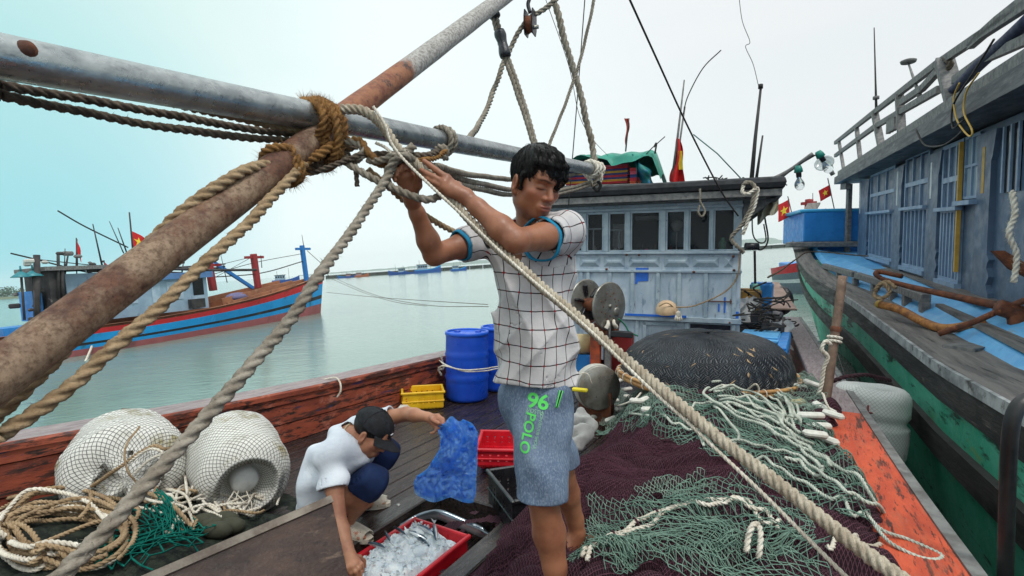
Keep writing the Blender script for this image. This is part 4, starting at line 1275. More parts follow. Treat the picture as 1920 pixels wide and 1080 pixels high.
m.rope([rr(1770, 130), rr(1776, 150), rr(1788, 182)], .02); m.build('rope_binding', M_DARKR, gboat, fix=False)
m = MB(); m.tube(smooth_path([rr(1780, 178), rr(1840, 118), rr(1885, 78), rr(1930, 36)], 8), .055, 10); m.build('rolled_awning', flat('navy_canvas', srgb(34, 42, 74), .7), gboat)
m = MB()
for k in range(3): m.box(rr(1668 + k * 5, 236 - k * 3), (.18, .06, .22), RM)
m.build('deck_box', M_GREYWOOD, gboat)
# antennas
for (xa, ya), (xb, yb), r, nm in (((1639, 52), (1643, 205), .014, 'antenna'), ((1703, 118), (1725, 182), .02, 'lamp_pole')):
 a, b = rr(xb, yb), rr(xa, ya)
 m = MB(); m.tube([a, a.lerp(b, .3), b], lambda t: r * (1.6 - t), 8)
 o = m.build(nm, M_GREYWOOD if nm != 'antenna' else M_BLACKL, gboat)
 m = MB()
 if nm == 'lamp_pole': m.lathe([(0, 0), (.09, 0), (.10, .03), (.05, .05), (0, .055)], b, n=12)
 else: m.lathe([(.0, 0), (.05, 0), (.05, .05), (0, .06)], a.lerp(b, .12), n=10)
 m.build('fitting', M_GREYWOOD, o)
# bow gear on the far foredeck: blue locker, drum, timber
def lock(px0, px1, py0, py1, d, dep, nm, mat, parent=gboat, yaw=rad(-12)):
 a, b = P(px0, py1, d), P(px1, py1, d)
 h_ = (py1 - py0) * d / 960
 ax = V(math.cos(yaw), math.sin(yaw), 0); ay = V(-math.sin(yaw), math.cos(yaw), 0)
 mb = MB(); mb.box((a + b) / 2 + ay * dep / 2 + V(0, 0, h_ / 2), ((b - a).length, dep, h_), Matrix((ax, ay, V(0, 0, 1))).transposed(), bev=.02)
 return mb.build(nm, mat, parent)
lk = lock(1511, 1616, 397, 453, 12.2, 1.6, 'blue_locker', M_BOXBLUE)
lock(1506, 1622, 391, 397, 12.15, 1.7, 'locker_lid', paint('blue_lid', srgb(60, 160, 210), srgb(70, 170, 216), 3, .4, bump=.1), lk)
lock(1486, 1616, 453, 463, 12.0, .3, 'crossbeam', M_GREYWOOD)
lock(1530, 1616, 463, 487, 12.3, .4, 'bulkhead', M_BOXBLUE)
# mooring line from its rail to the wheelhouse
tag(prope('mooring_rope', None, [(1440, 520, 7.0), (1462, 508, 8.2), (1490, 488, 9.4), (1520, 472, 10.0), (1600, 478, 9.5), (1628, 480, 9.2)], .012, M_DARKR, parent=None), 'thin dark rope slung between the wheelhouse and the green boat\'s rail', 'rope')
# fender float hung between the hulls
fl = None
def netted(name):
 """white foam under a fine fishing net: the net's strands follow the attribute puv"""
 t = NT(name)
 at = t.attr()
 x, y, _ = t.sep(at.outputs['Vector'])
 nz = t.math('MULTIPLY', t.math('SUBTRACT', t.noise(5, 3), .5), .9)
 u = t.math('ADD', x, nz); v = t.math('ADD', y, nz)
 a = t.math('ABSOLUTE', t.math('SUBTRACT', t.math('FRACT', t.math('ADD', u, v)), .5))
 b = t.math('ABSOLUTE', t.math('SUBTRACT', t.math('FRACT', t.math('SUBTRACT', u, v)), .5))
 ln = t.ramp(t.math('MINIMUM', a, b), .05, .12, 1, 0)
 foam = t.mix(t.ramp(t.noise(6, 6, .65), .52, .72), srgb(214, 212, 206), srgb(176, 172, 162))
 foam = t.mix(t.ramp(t.noise(4, 6, .7, seed=4), .56, .70), foam, srgb(150, 138, 98))
 return t, foam, ln
def netted_mat(name, netc, foamc=None, amt=.85):
 t, foam, ln = netted(name)
 if foamc: foam = foamc
 c = t.mix(t.math('MULTIPLY', ln, amt), foam, netc)
 return t.done(c, .75, 0, t.bump(t.math('ADD', ln, t.math('MULTIPLY', t.noise(30, 4), .4)), .5, .004), .3)
def float_body(c, axis, prof, n=40, name='foam_float', mat=None, parent=None, cells=22, wob=.02, squash=None):
 ax = Vector(axis).normalized()
 ref = V(0, 0, 1) if abs(ax.z) < .8 else V(1, 0, 0)
 N = (ref - ax * ax.dot(ref)).normalized(); Bq = ax.cross(N)
 rows = []; uvs = []
 L = 0; lastp = None
 for (r, h) in prof:
  if lastp: L += math.hypot(r - lastp[0], h - lastp[1])
  lastp = (r, h)
  row = []
  for k in range(n + 1):
   a = 2 * math.pi * k / n
   q = c + ax * h + (N * math.cos(a) + Bq * math.sin(a)) * max(r, .002)
   q = q + (q - c).normalized() * (noise.noise(q * 4.5) * wob + noise.noise(q * 14) * wob * .3)
   row.append(q); uvs.append((k / n * cells, L * cells / (2 * math.pi * max(p[0] for p in prof))))
  rows.append(row)
 m = MB(); m.grid(rows)
 o = m.build(name, mat, parent, fix=False)
 a = o.data.attributes.new('puv', 'FLOAT2', 'POINT')
 a.data.foreach_set('vector', [x for p in uvs for x in p])
 return o
def prof_can(r, h0, h1, e, ribs=()):
 pr = [(0.0, h0), (r * .55, h0), (r - e, h0 + .004)]
 for i in range(5): pr.append((r - e + e * math.sin(i / 4 * 1.57), h0 + e - e * math.cos(i / 4 * 1.57)))
 n = 20
 for i in range(1, n):
  f = i / n; h = lerp(h0 + e, h1 - e, f)
  q = 0
  for c_, w_, dp in ribs: q += dp * math.exp(-((f - c_) / w_) ** 2)
  pr.append((r + q, h))
 for i in range(5): pr.append((r - e + e * math.cos(i / 4 * 1.57), h1 - e + e * math.sin(i / 4 * 1.57)))
 pr += [(r * .55, h1 - .0), (0.0, h1 - .002)]
 return pr
fc = P(1627, 812, 4.3)
t_ = netted_mat('grey_netted_foam', srgb(140, 142, 140), srgb(222, 222, 218), .5)
fl = thing('foam_float', 'big upright white foam float in net, hung between the two boats', 'float', fc - V(0, 0, .42))
float_body(fc, (.10, .05, 1), prof_can(.275, -.40, .40, .09, ((.18, .03, -.03), (.72, .035, -.035), (.12, .02, .012))), mat=t_, parent=fl, name='float_body', cells=54, wob=.014)
m = MB()
for (a, b) in (((1607, 772), (1652, 776)), ((1628, 760), (1624, 838)), ((1608, 800), (1612, 840)), ((1640, 790), (1616, 818)), ((1606, 812), (1648, 806))):
 pts = [P(lerp(a[0], b[0], k / 5), lerp(a[1], b[1], k / 5), 4.3) for k in range(6)]
 m.tube([p + (_c - p).normalized() * (.288 - 1.1 * abs(p.x - fc.x) ** 2) for p in pts], .007, 6)
m.build('red_scrawl', flat('faded_red_paint', srgb(140, 60, 66), .8), fl)
prope('net_tie', None, [(1560, 715, 4.15), (1590, 706, 4.1), (1630, 704, 4.12), (1668, 714, 4.2)], .016, flat('dark_maroon_net_roll', srgb(64, 36, 44), .9), parent=fl, fuzz=150)
# rusty anchor gear on its deck
anc = thing('anchor', 'rusty iron anchor with long shank lying on the blue deck at right', 'anchor', P(1800, 600, 4.3))
m = MB(); m.tube(smooth_path([P(1652, 522, 6.0), P(1700, 536, 5.6), P(1790, 556, 5.0), P(1880, 575, 4.5), P(1935, 585, 4.3)], 8), lambda t: .026 + .016 * t, 10); m.build('shank', M_RUST, anc)
m = MB(); m.tube(smooth_path([P(1652, 522, 6.0), P(1642, 514, 6.05), P(1650, 510, 6.05), P(1690, 518, 5.75)], 6), .028, 8); m.build('eye', M_RUST, anc)
m = MB(); m.prism([P(1862, 470, 4.3), P(1884, 470, 4.28), P(1935, 500, 4.15), P(1935, 524, 4.15), P(1895, 504, 4.25)], V(.02, .05, .0)); m.build('fluke', M_RUST, anc)
m = MB(); m.tube(smooth_path([P(1760, 626, 4.6), P(1820, 606, 4.5), P(1880, 580, 4.4), P(1930, 560, 4.3)], 6), .026, 8); m.build('arm', M_RUST, anc)
m = MB(); m.tube(smooth_path([P(1870, 575, 4.4), P(1905, 590, 4.35), P(1912, 628, 4.3), P(1935, 650, 4.25)], 6), .07, 8); m.build('crown', M_RUST, anc)
pp = thing('iron_pipe', 'ochre rusty pipe with a cut end lying on the green boat\'s ledge', 'pipe', P(1700, 600, 5.4))
m = MB(); pth = smooth_path([P(1651, 571, 5.7), P(1690, 582, 5.4), P(1730, 603, 5.1), P(1775, 616, 4.8), P(1850, 604, 4.6)], 8)
m.tube(pth, .042, 14); m.build('tube', paint('ochre_rust', srgb(176, 118, 60), srgb(120, 74, 44), 12, .7, layers=[(srgb(70, 44, 34), 20, .56, .68)], bump=.4), pp)
m = MB(); dd = (pth[0] - pth[1]).normalized(); m.lathe([(.046, -.02), (.046, .03), (.034, .03), (.032, -.01), (0, -.01)], pth[0], dd, 14); m.build('cut_end', M_YELLOWP, pp)
prope('anchor_lashing', 'pale rope lashed round the low timber rail on the green boat', [(1640, 545, 5.7), (1655, 530, 5.65), (1668, 548, 5.6), (1650, 560, 5.6), (1640, 552, 5.7), (1660, 528, 5.7), (1680, 540, 5.6)], .02, M_MANILA)
m = MB(); m.box(P(1845, 648, 4.4), (.9, .22, .05), RM @ Matrix.Rotation(rad(38), 3, 'Z')); tag(m.build('loose_plank', M_GREYWOOD), 'loose grey plank under the anchor at the right edge', 'plank')
# black hose looping over at the far right
m = MB(); m.tube(smooth_path([P(1985, 752, 1.75), P(1945, 746, 1.70), P(1915, 756, 1.68), P(1898, 790, 1.68), P(1891, 860, 1.7), P(1888, 960, 1.72), P(1884, 1120, 1.76)], 10), .022, 14)
hose = m.build('rubber_hose', paint('black_rubber', srgb(22, 22, 24), srgb(34, 34, 36), 10, .45, bump=.2))
tag(hose, 'thick black rubber hose hanging in a bend at the lower right edge', 'hose')
# cables under the eave
for i, (lab, pts, mt, r) in enumerate((
  ('ochre electric cable looping down from the eave', [(1892, 130), (1866, 165), (1860, 205), (1878, 240), (1870, 250), (1845, 220), (1838, 180), (1850, 150)], M_YELLOWP, .008),
  ('black electric cable drooping below the eave', [(1925, 65), (1880, 130), (1838, 190), (1836, 235), (1860, 220)], M_BLACKL, .009),
  ('long thin grey cable swagged along the cabin front', [(1757, 240), (1775, 268), (1810, 270), (1840, 255), (1858, 240)], M_BLACKL, .010))):
 m = MB(); m.tube(smooth_path([rr(*p) - RP * .2 for p in pts], 8), r, 6); tag(m.build('electric_cable', mt), lab, 'cable')
prope('hanging_rope', 'frayed white rope hanging down by the cabin door at the right edge', [(1898, 360, 3.55), (1904, 400, 3.5), (1892, 440, 3.5), (1906, 480, 3.5), (1900, 530, 3.5)], .018, M_WHITER, fuzz=300, fl=.03)
# ------------------------------------------------------------------ the boat moored off the left side, small boats at the breakwater, flags
def band_paint(name, c, dirt, seed, rz=0.0):
 return paint(name, c, tuple(q * .8 for q in c[:3]) + (1,), .8, .55, layers=[(dirt, 1.3, .58, .70, (.5, .5, .25), .85), ((c[0] * 1.2 + .03, c[1] * 1.2 + .03, c[2] * 1.2 + .03, 1), 2.4, .6, .7, (.6, .6, .5), .6)], bump=.3, bscale=6, bdist=.02, seed=seed)
M_LRED = band_paint('red_hull_band', srgb(196, 36, 44), srgb(70, 30, 34), 1)
M_LBLUE = band_paint('bright_blue_hull', srgb(22, 148, 216), srgb(40, 84, 74), 2)
M_LBLACK = band_paint('black_rub_rail', srgb(30, 30, 36), srgb(90, 80, 70), 3)
M_LPINK = band_paint('antifouling_red', srgb(150, 82, 84), srgb(96, 60, 60), 4)
M_LWOOD = paint('orange_brown_deck_boards', srgb(168, 112, 80), srgb(136, 90, 66), 1.2, .7, layers=[(srgb(92, 64, 54), 2.5, .56, .7), (srgb(196, 170, 150), 3.5, .62, .72)], bump=.3)
M_LCAB = paint('pale_blue_cabin', srgb(146, 168, 186), srgb(124, 148, 170), 1.2, .6, layers=[(srgb(96, 116, 134), 2.6, .58, .72, (1, 1, .4))], bump=.2)
M_LDARK = paint('dark_clutter_wood', srgb(70, 66, 66), srgb(44, 42, 46), 1.5, .8, layers=[(srgb(126, 118, 112), 3, .6, .72)], bump=.3)
M_FLAGR = flat('red_flag_cloth', srgb(214, 36, 40), .8)
M_STAR = flat('yellow_star', srgb(250, 214, 60), .8)
M_MASTR = flat('red_mast_paint', srgb(150, 40, 44), .6)
M_MASTB = flat('blue_mast_paint', srgb(34, 116, 190), .6)
def hull_mesh(at, L, hb, sheer, zb, fr, stern=.72, flare=.30, nst=26, rake=.0, lean=None):
 """at(s, t, z): frame; bands: list of (fraction from the rail downward, material index)"""
 rows = []
 for i in range(nst + 1):
  f = i / nst
  w = hb * (stern + (1 - stern) * min(1, f * 3)) if f < .33 else hb * max(0, 1 - ((f - .33) / .67) ** 2.6)
  wl = hb * (stern + (1 - stern) * min(1, f * 3)) * .92 if f < .33 else hb * .92 * max(0, 1 - ((f - .33) / .67) ** 1.9)
  col = []
  zr_ = sheer(f)
  for q, mi in fr:
   z = lerp(zr_, zb, q)
   w_ = lerp(w, wl, min(1, q * 1.2))
   s_ = f * L - rake * (q) * f ** 6
   col.append((s_, w_, z))
  rows.append([at(s, -w_, z) for s, w_, z in col] + [at(s, w_, z) for s, w_, z in col[::-1]])
 m = MB()
 k = len(fr)
 idx = [mi for q, mi in fr]
 m.grid(rows, sm=False, mis=lambda i, j: idx[j + 1] if j < k - 1 else (idx[0] if j == k - 1 else idx[2 * k - 1 - j]))
 m.add(rows[0], [tuple(range(2 * k))], 1)
 return m
Bw, Aw = PW(612, 585), PW(128, 669)
LD = (Bw - Aw); LD.z = 0; LEN0 = LD.length; LD.normalize()
LN = V(-LD.y, LD.x, 0)
if LN.x > 0: LN = -LN
HB = 1.9
cA = Aw + LN * HB - LD * 6.0
LD2 = (Bw - cA); LD2.z = 0; LTOT = LD2.length; LD2.normalize()
LN2 = V(-LD2.y, LD2.x, 0)
if LN2.x > 0: LN2 = -LN2
def LB(s, t, z):
 """s from the stern, t away from us, z over the water"""
 return V(cA.x, cA.y, WATER_Z) + LD2 * s + LN2 * t + V(0, 0, z)
RW = TO_WORLD.to_3x3()
def LBpx(px, py, t):
 r = RW @ ray(px, py); o = _c - LB(0, t, 0); d = -o.dot(LN2) / r.dot(LN2); p = _c + r * d - LB(0, 0, 0)
 return p.dot(LD2), p.z
def lb(px, py, t):
 s, z = LBpx(px, py, t)
 return LB(s, t, z)
def lsheer(f): return .98 + .10 * (f - .3) ** 2 + 1.35 * max(0, f - .35) ** 2 / .42
lboat = thing('fishing_boat', 'long blue hulled boat with red rail and dark red bottom moored at left', 'boat', LB(LTOT / 2, 0, 0), heel=False)
fr = [(0, 0), (.20, 0), (.205, 1), (.50, 1), (.505, 2), (.60, 2), (.605, 1), (.74, 1), (.745, 3), (1.0, 3), (1.25, 3)]
hull_mesh(LB, LTOT, HB, lsheer, -.02, fr, rake=.5).build('hull', [M_LRED, M_LBLUE, M_LBLACK, M_LPINK], lboat, heel=False, fix=False)
m = MB()
rows = []
for i in range(31):
 f = i / 30 * .985
 w = HB * (.72 + .28 * min(1, f * 3)) if f < .33 else HB * max(0, 1 - ((f - .33) / .67) ** 2.6)
 w = max(w - .06, .02); z = lsheer(f) - .32
 rows.append([LB(f * LTOT, -w, z + .42), LB(f * LTOT, -w + min(.2, w * .5), z + .42), LB(f * LTOT, -w + min(.22, w * .55), z), LB(f * LTOT, w - min(.22, w * .55), z), LB(f * LTOT, w - min(.2, w * .5), z + .48), LB(f * LTOT, w, z + .48)])
m.grid(rows, sm=False); m.build('deck', M_LWOOD, lboat, heel=False)
s0, _ = LBpx(425, 560, -1.2); s1, _ = LBpx(560, 530, -1.0)
m = MB()
for t_, z_ in ((-1.35, .30), (-.9, .5), (1.0, .55)):
 m.beam(LB(s0, t_ * .9, lsheer(s0 / LTOT) + z_ - .3), LB(s1, t_ * .55, lsheer(s1 / LTOT) + z_ - .25), .08, .34)
m.build('hatch_boards', M_LWOOD, lboat, heel=False)
m = MB(); a = LB(s0 + 1.2, -.4, lsheer(.7)); m.ball(a + V(0, 0, .2), .5, 12, scale=(1, 1.6, .5)); m.build('net_heap', flat('violet_net', srgb(116, 112, 150), .9), lboat, heel=False)
def lwall(px0, px1, py0, py1, t0, t1, nm, mat, parent=lboat, bev=0):
 sa, za = LBpx(px0, py1, t0); sb, zb_ = LBpx(px1, py1, t0)
 _, zt_ = LBpx((px0 + px1) / 2, py0, t0)
 z0 = min(za, zb_)
 mb = MB()
 c = LB((sa + sb) / 2, (t0 + t1) / 2, (z0 + zt_) / 2)
 mb.box(c, (abs(sb - sa), abs(t1 - t0), zt_ - z0), Matrix((LD2, LN2, V(0, 0, 1))).transposed(), bev=bev)
 return mb.build(nm, mat, parent, heel=False)
cab = lwall(212, 392, 519, 577, -1.3, 1.3, 'cabin', M_LCAB)
lwall(204, 400, 513, 519, -1.5, 1.5, 'cabin_roof', paint('blue_roof_edge', srgb(84, 122, 170), srgb(70, 104, 150), 2, .6, bump=.1))
for (a, b, y0, y1) in ((364, 383, 522, 552),):
 lwall(a, b, y0, y1, -1.34, -1.30, 'window', M_GLASS, cab)
for (a, b, y0, y1) in ((234, 259, 541, 568), (287, 303, 532, 566), (315, 345, 528, 560), (362, 386, 553, 574)):
 lwall(a, b, y0, y1, -1.33, -1.30, 'shutter', paint('cabin_shutter', srgb(170, 188, 202), srgb(140, 162, 182), 2, .6, bump=.1), cab)
lwall(360, 386, 560, 575, -1.6, -1.35, 'fender_tyre', M_BLACKPAINT)
# roof clutter and the dark after structures
m = MB()
for k in range(16):
 a = lb(random.uniform(215, 390), random.uniform(500, 512), random.uniform(-1, 1)); b = a + LD2 * random.uniform(-3, 3) + LN2 * random.uniform(-.6, .6) + V(0, 0, random.uniform(-.15, .3))
 m.tube([a, b], random.uniform(.03, .07), 6)
m.build('roof_spars', M_LDARK, lboat, heel=False)
lwall(100, 128, 508, 598, -.9, .9, 'after_cabin', M_LDARK)
lwall(130, 205, 512, 590, -.7, .9, 'after_cabin', M_LCAB)
lwall(84, 212, 498, 503, -1.1, 1.2, 'after_roof', M_GREYWOOD)
lwall(8, 84, 612, 640, -1.2, .2, 'blue_tank', M_BOXBLUE)
lwall(66, 84, 545, 600, -.6, .4, 'blue_locker', M_BOXBLUE)
for px, y0, y1, r in ((70, 478, 610, .10), (118, 500, 560, .06), (110, 478, 560, .05), (66, 545, 610, .05)):
 m = MB(); m.tube([lb(px, y1, -1.0), lb(px - 1, y0, -1.0)], r, 8); m.build('post', M_LDARK, lboat, heel=False)
for i in range(9):
 m = MB(); a = lb(random.uniform(26, 205), random.uniform(470, 492), random.uniform(-1.0, .5))
 s_ = random.uniform(.08, .24)
 m.box(a + V(0, 0, -.1), (s_ * 1.6, s_, s_ * .8), Matrix.Rotation(random.uniform(0, 3), 3, 'Z'), bev=.05)
 m.build('deck_gear', random.choice([M_LDARK, M_GREYWOOD, flat('white_gear', srgb(196, 196, 190), .6), M_LDARK]), lboat, heel=False)
for i in range(14):
 m = MB(); a = lb(random.uniform(20, 130), random.uniform(530, 600), random.uniform(-1.1, .2))
 s_ = random.uniform(.08, .2)
 m.box(a, (s_ * 1.8, s_, s_), Matrix.Rotation(random.uniform(0, 3), 3, 'Z'), bev=.04)
 m.build('deck_gear', random.choice([M_LDARK, M_GREYWOOD, M_LDARK, M_BOXBLUE, flat('white_gear', srgb(196, 196, 190), .6)]), lboat, heel=False)
for px, y0 in ((40, 520), (62, 518)):                      # teal lamp shades
 m = MB(); c = lb(px, y0, -.9); m.lathe([(.02, .22), (.10, .18), (.30, .02), (.30, 0)], c, n=14); m.tube([c + V(0, 0, .2), c + V(0, 0, .42)], .03, 6)
 m.build('lamp_shade', flat('teal_shade', srgb(40, 128, 140), .5), lboat, heel=False)
 m = MB(); m.tube([c, lb(px + 6, 600, -.9)], .04, 6); m.build('post', M_LDARK, lboat, heel=False)
# masts
for px, y0, y1, r, mt, nm in ((400, 492, 545, .20, M_MASTR, 'mast'), (484, 476, 540, .19, M_MASTR, 'mast'), (575, 460, 527, .16, M_MASTB, 'bow_post')):
 m = MB(); a, b = lb(px, y1, -.2), lb(px - 9, y0, -.2)
 m.beam(a, b, r * 1.5, r * 1.5, up=LN2, bev=.03)
 o = m.build(nm, mt, lboat, heel=False)
 m = MB(); c = a.lerp(b, .90); m.beam(c - LD2 * (.55 if nm == 'mast' else .5), c + LD2 * .6, .16, .14)
 m.build('crosspiece', mt, o, heel=False)
m = MB(); m.beam(lb(402, 493, -.2), lb(474, 540, -.2), .16, .16); m.build('blue_boom', M_MASTB, lboat, heel=False)
for i, (pts, r) in enumerate((([(397, 500), (480, 480)], .015), ([(397, 515), (480, 492), (565, 476)], .018), ([(397, 520), (490, 512), (568, 490)], .03), ([(576, 470), (610, 502), (616, 520)], .018), ([(476, 480), (400, 522)], .012), ([(20, 475), (70, 487), (140, 505), (205, 520)], .03), ([(75, 487), (160, 496), (212, 500)], .02), ([(108, 395), (160, 425), (240, 464)], .03))):
 m = MB(); m.tube(smooth_path([lb(x, y, -.2) for x, y in pts], 6), r, 5); m.build('rigging_line', M_BLACKL, lboat, heel=False)
for (xa, ya), (xb, yb), r in (((174, 420), (193, 505), .03), ((205, 415), (232, 475), .02), ((221, 427), (238, 475), .025), ((242, 398), (250, 480), .03), ((414, 478), (426, 530), .02), ((345, 485), (341, 512), .03), ((566, 440), (570, 465), .02), ((489, 478), (491, 502), .02), ((144, 448), (144, 500), .035), ((128, 476), (119, 525), .04), ((122, 466), (120, 520), .02)):
 m = MB(); m.tube([lb(xb, yb, -.3), lb(xa, ya, -.3)], lambda t: r * (1.3 - .6 * t), 6); m.build('whip_aerial', M_LDARK, lboat, heel=False)
m = MB(); pth = [lb(606, 552, -.6), lb(600, 560, -.7), lb(585, 600, -1.1)]
# painted number at the bow, as on the photograph a few pale strokes
m = MB()
for k in range(5):
 a, b = lb(607 + k * 2.2 - 0, 543 - k * .6, -.55 + .06 * k), lb(606.4 + k * 2.2, 549 - k * .6, -.55 + .06 * k)
def star_pts(c, e1, e2, r):
 return [c + e1 * (math.sin(k * math.pi / 5) * (r if k % 2 == 0 else r * .4)) + e2 * (math.cos(k * math.pi / 5) * (r if k % 2 == 0 else r * .4)) for k in range(10)]
def flag(label, hoist_top, hoist_bot, fly, star=True, droop=.2, pole=None, group=None, heel=False, pole_r=.02, depth=None, half=None):
 """cloth hung from a pole; hoist_*: points on the pole, fly: vector along the cloth"""
 root = thing('flag', label, 'flag', pole[0] if pole else hoist_bot, group, heel)
 n = 12
 h = hoist_bot - hoist_top; Lf = fly.length
 nrm = fly.cross(h).normalized()
 def pt(u, v):
  w_ = math.sin(u * 7 + v * 2) * .06 * Lf * u
  return hoist_top + h * v + fly * u + V(0, 0, -droop * Lf * u * u) + nrm * w_
 m = MB()
 m.grid([[pt(i / n, j / 8) for i in range(n + 1)] for j in range(9)])
 cl = m.build('cloth', M_FLAGR, root, heel=heel, fix=False)
 if star:
  q = 1 if star is True else star
  for sgn in (-1, 1):
   poly = []
   for k in range(10):
    r = .30 if k % 2 == 0 else .12
    u = .48 + math.sin(k * math.pi / 5) * r * h.length / Lf; v = .5 - math.cos(k * math.pi / 5) * r
    poly.append(pt(u, v) + nrm * sgn * .006 * max(1, Lf))
   cen = pt(.48, .5) + nrm * sgn * .006 * max(1, Lf)
   m = MB(); m.add([cen] + poly, [(0, 1 + k, 1 + (k + 1) % 10) for k in range(10)])
   m.build('star', M_STAR, cl, heel=heel, fix=False)
 if half:
  m = MB(); m.grid([[pt(i / n, v) + nrm * sg * .006 * max(1, Lf) for i in range(n + 1)] for v in half for sg in (1,)])
  m.build('white_band', flat('white_cloth', srgb(225, 225, 222), .8), cl, heel=heel, fix=False)
 if pole:
  m = MB(); m.tube(list(pole), pole_r, 8); m.build('pole', M_LDARK, root, heel=heel)
 return root
FG = 'red flags flown from the boats'
flag('red flag with yellow star on the blue boat, behind the rusty pole', lb(246, 433, -.4), lb(250, 466, -.4), lb(272, 442, -.4) - lb(246, 433, -.4), pole=(lb(254, 510, -.4), lb(243, 398, -.4)), group=FG, half=(.60, .72))
flag('plain red pennant on a pole at the left boat\'s stern', lb(143, 448, -.4), lb(144, 471, -.4), lb(152, 470, -.4) - lb(143, 448, -.4), star=False, droop=.0, pole=(lb(144, 520, -.4), lb(143, 446, -.4)), group=FG)
flag('furled dark red flag on the thick post furthest left', lb(66, 486, -.4), lb(68, 512, -.4), lb(73, 500, -.4) - lb(66, 486, -.4), star=False, droop=.0, pole=(lb(70, 560, -.4), lb(65, 478, -.4)), group=FG, pole_r=.05)
flag('small red pennant low beside the rusty pole', lb(195, 490, -.4), lb(197, 500, -.4), lb(204, 499, -.4) - lb(195, 490, -.4), star=False, droop=.1, pole=(lb(199, 520, -.4), lb(195, 488, -.4)), group=FG)
flag('red flag with yellow star left of two above the bows at right', P(1480, 373, 13.4), P(1462, 386, 13.4) + V(.27, 0, -.27), P(1458, 390, 13.4) - P(1480, 376, 13.4), droop=-.1, pole=(P(1497, 452, 13.4), P(1477, 368, 13.4)), group=FG, heel=True, pole_r=.012)
flag('red flag with yellow star on a tilted pole by the blue locker', P(1556, 346, 12.6), P(1560, 366, 12.6), P(1534, 358, 12.6) - P(1556, 346, 12.6), droop=.0, pole=(P(1566, 400, 12.6), P(1552, 334, 12.6)), group=FG, heel=True, pole_r=.012)
def small_boat(label, px, py, wpx, d, flip=1, hullc=None, cab_=True, mast=True, deckc=None, cat='boat', group='small boats moored along the breakwater'):
 base = PD(px, py, d); base.z = WATER_Z
 Lb = wpx * d / 960 / .92
 ang = rad(20 * flip)
 ax = V(math.cos(ang) * flip, math.sin(ang), 0); ay = V(-ax.y, ax.x, 0)
 def at(s, t, z): return base + ax * (s - Lb / 2) + ay * t + V(0, 0, z * 1.5)
 root = thing('small_boat', label, cat, base, group, False)
 hull_mesh(at, Lb, Lb * .13, lambda f: Lb * (.085 + .14 * max(0, f - .45) ** 2 * 2.2), -.05, [(0, 0), (.18, 0), (.2, 1), (1.0, 1), (1.2, 1)], nst=14).build('hull', [hullc[0], hullc[1]], root, heel=False, fix=False)
 m = MB(); rws = []
 for i in range(11):
  f = i / 10 * .97; w = Lb * .125 * ((.72 + .28 * min(1, f * 3)) if f < .33 else max(.02, 1 - ((f - .33) / .67) ** 2.6))
  z = Lb * (.07 + .14 * max(0, f - .45) ** 2 * 2.2); rws.append([at(f * Lb, -w, z), at(f * Lb, w, z)])
 m.grid(rws); m.build('deck', M_LWOOD, root, heel=False)
 mt = Matrix((ax, ay, V(0, 0, 1))).transposed()
 if cab_:
  m = MB(); m.box(at(Lb * .30, 0, Lb * .145), (Lb * .36, Lb * .17, Lb * .19), mt); c_ = m.build('cabin', deckc or M_LCAB, root, heel=False)
  m = MB()
  for k in range(4): m.box(at(Lb * (.17 + .085 * k), -flip * Lb * .087, Lb * .16), (Lb * .055, Lb * .01, Lb * .06), mt)
  m.build('window', M_GLASS, c_, heel=False)
  m = MB(); m.box(at(Lb * .30, 0, Lb * .213), (Lb * .42, Lb * .21, Lb * .016), mt); m.build('cabin_roof', M_LDARK, root, heel=False)
 if mast:
  for f in (.62, .2):
   m = MB(); m.tube([at(Lb * f, 0, Lb * .08), at(Lb * f, 0, Lb * (.38 if f > .5 else .32))], Lb * .006, 6); m.build('mast', M_LDARK, root, heel=False)
 return root
HBL = [M_LBLUE, flat('deep_blue_hull', srgb(34, 84, 160), .6)]
HDB = [flat('royal_blue_rail', srgb(40, 96, 180), .6), flat('deep_blue_hull_side', srgb(28, 72, 146), .6)]
HOR = [flat('orange_hull_rail', srgb(190, 110, 70), .6), flat('rust_orange_hull', srgb(160, 90, 64), .6)]
MCR = flat('pinkish_cabin', srgb(170, 140, 140), .7)
small_boat('blue boat alone left of the breakwater, seen behind the blue bow post', 536, 524, 44, 205, 1, HDB)
small_boat('small blue boat at the left end of the breakwater row', 644, 517, 20, 240, -1, HBL, cab_=False)
small_boat('blue boat with pinkish cabin near the left end of the breakwater', 658, 516, 22, 238, 1, HDB, deckc=MCR)
small_boat('rust orange boat with yellow drum, third from the left end', 678, 514, 24, 236, 1, HOR, deckc=MCR)
small_boat('blue boat with dark roof left in the middle group at the breakwater', 746, 510, 32, 225, -1, HDB)
small_boat('low blue boat without cabin between two larger ones at the breakwater', 770, 508, 24, 223, -1, HDB, cab_=False)
small_boat('long blue boat with wide grey cabin right in the middle group', 802, 506, 46, 220, 1, HBL)
small_boat('pale blue boat alone near the man\'s sleeve by the breakwater', 860, 503, 28, 216, 1, HBL)
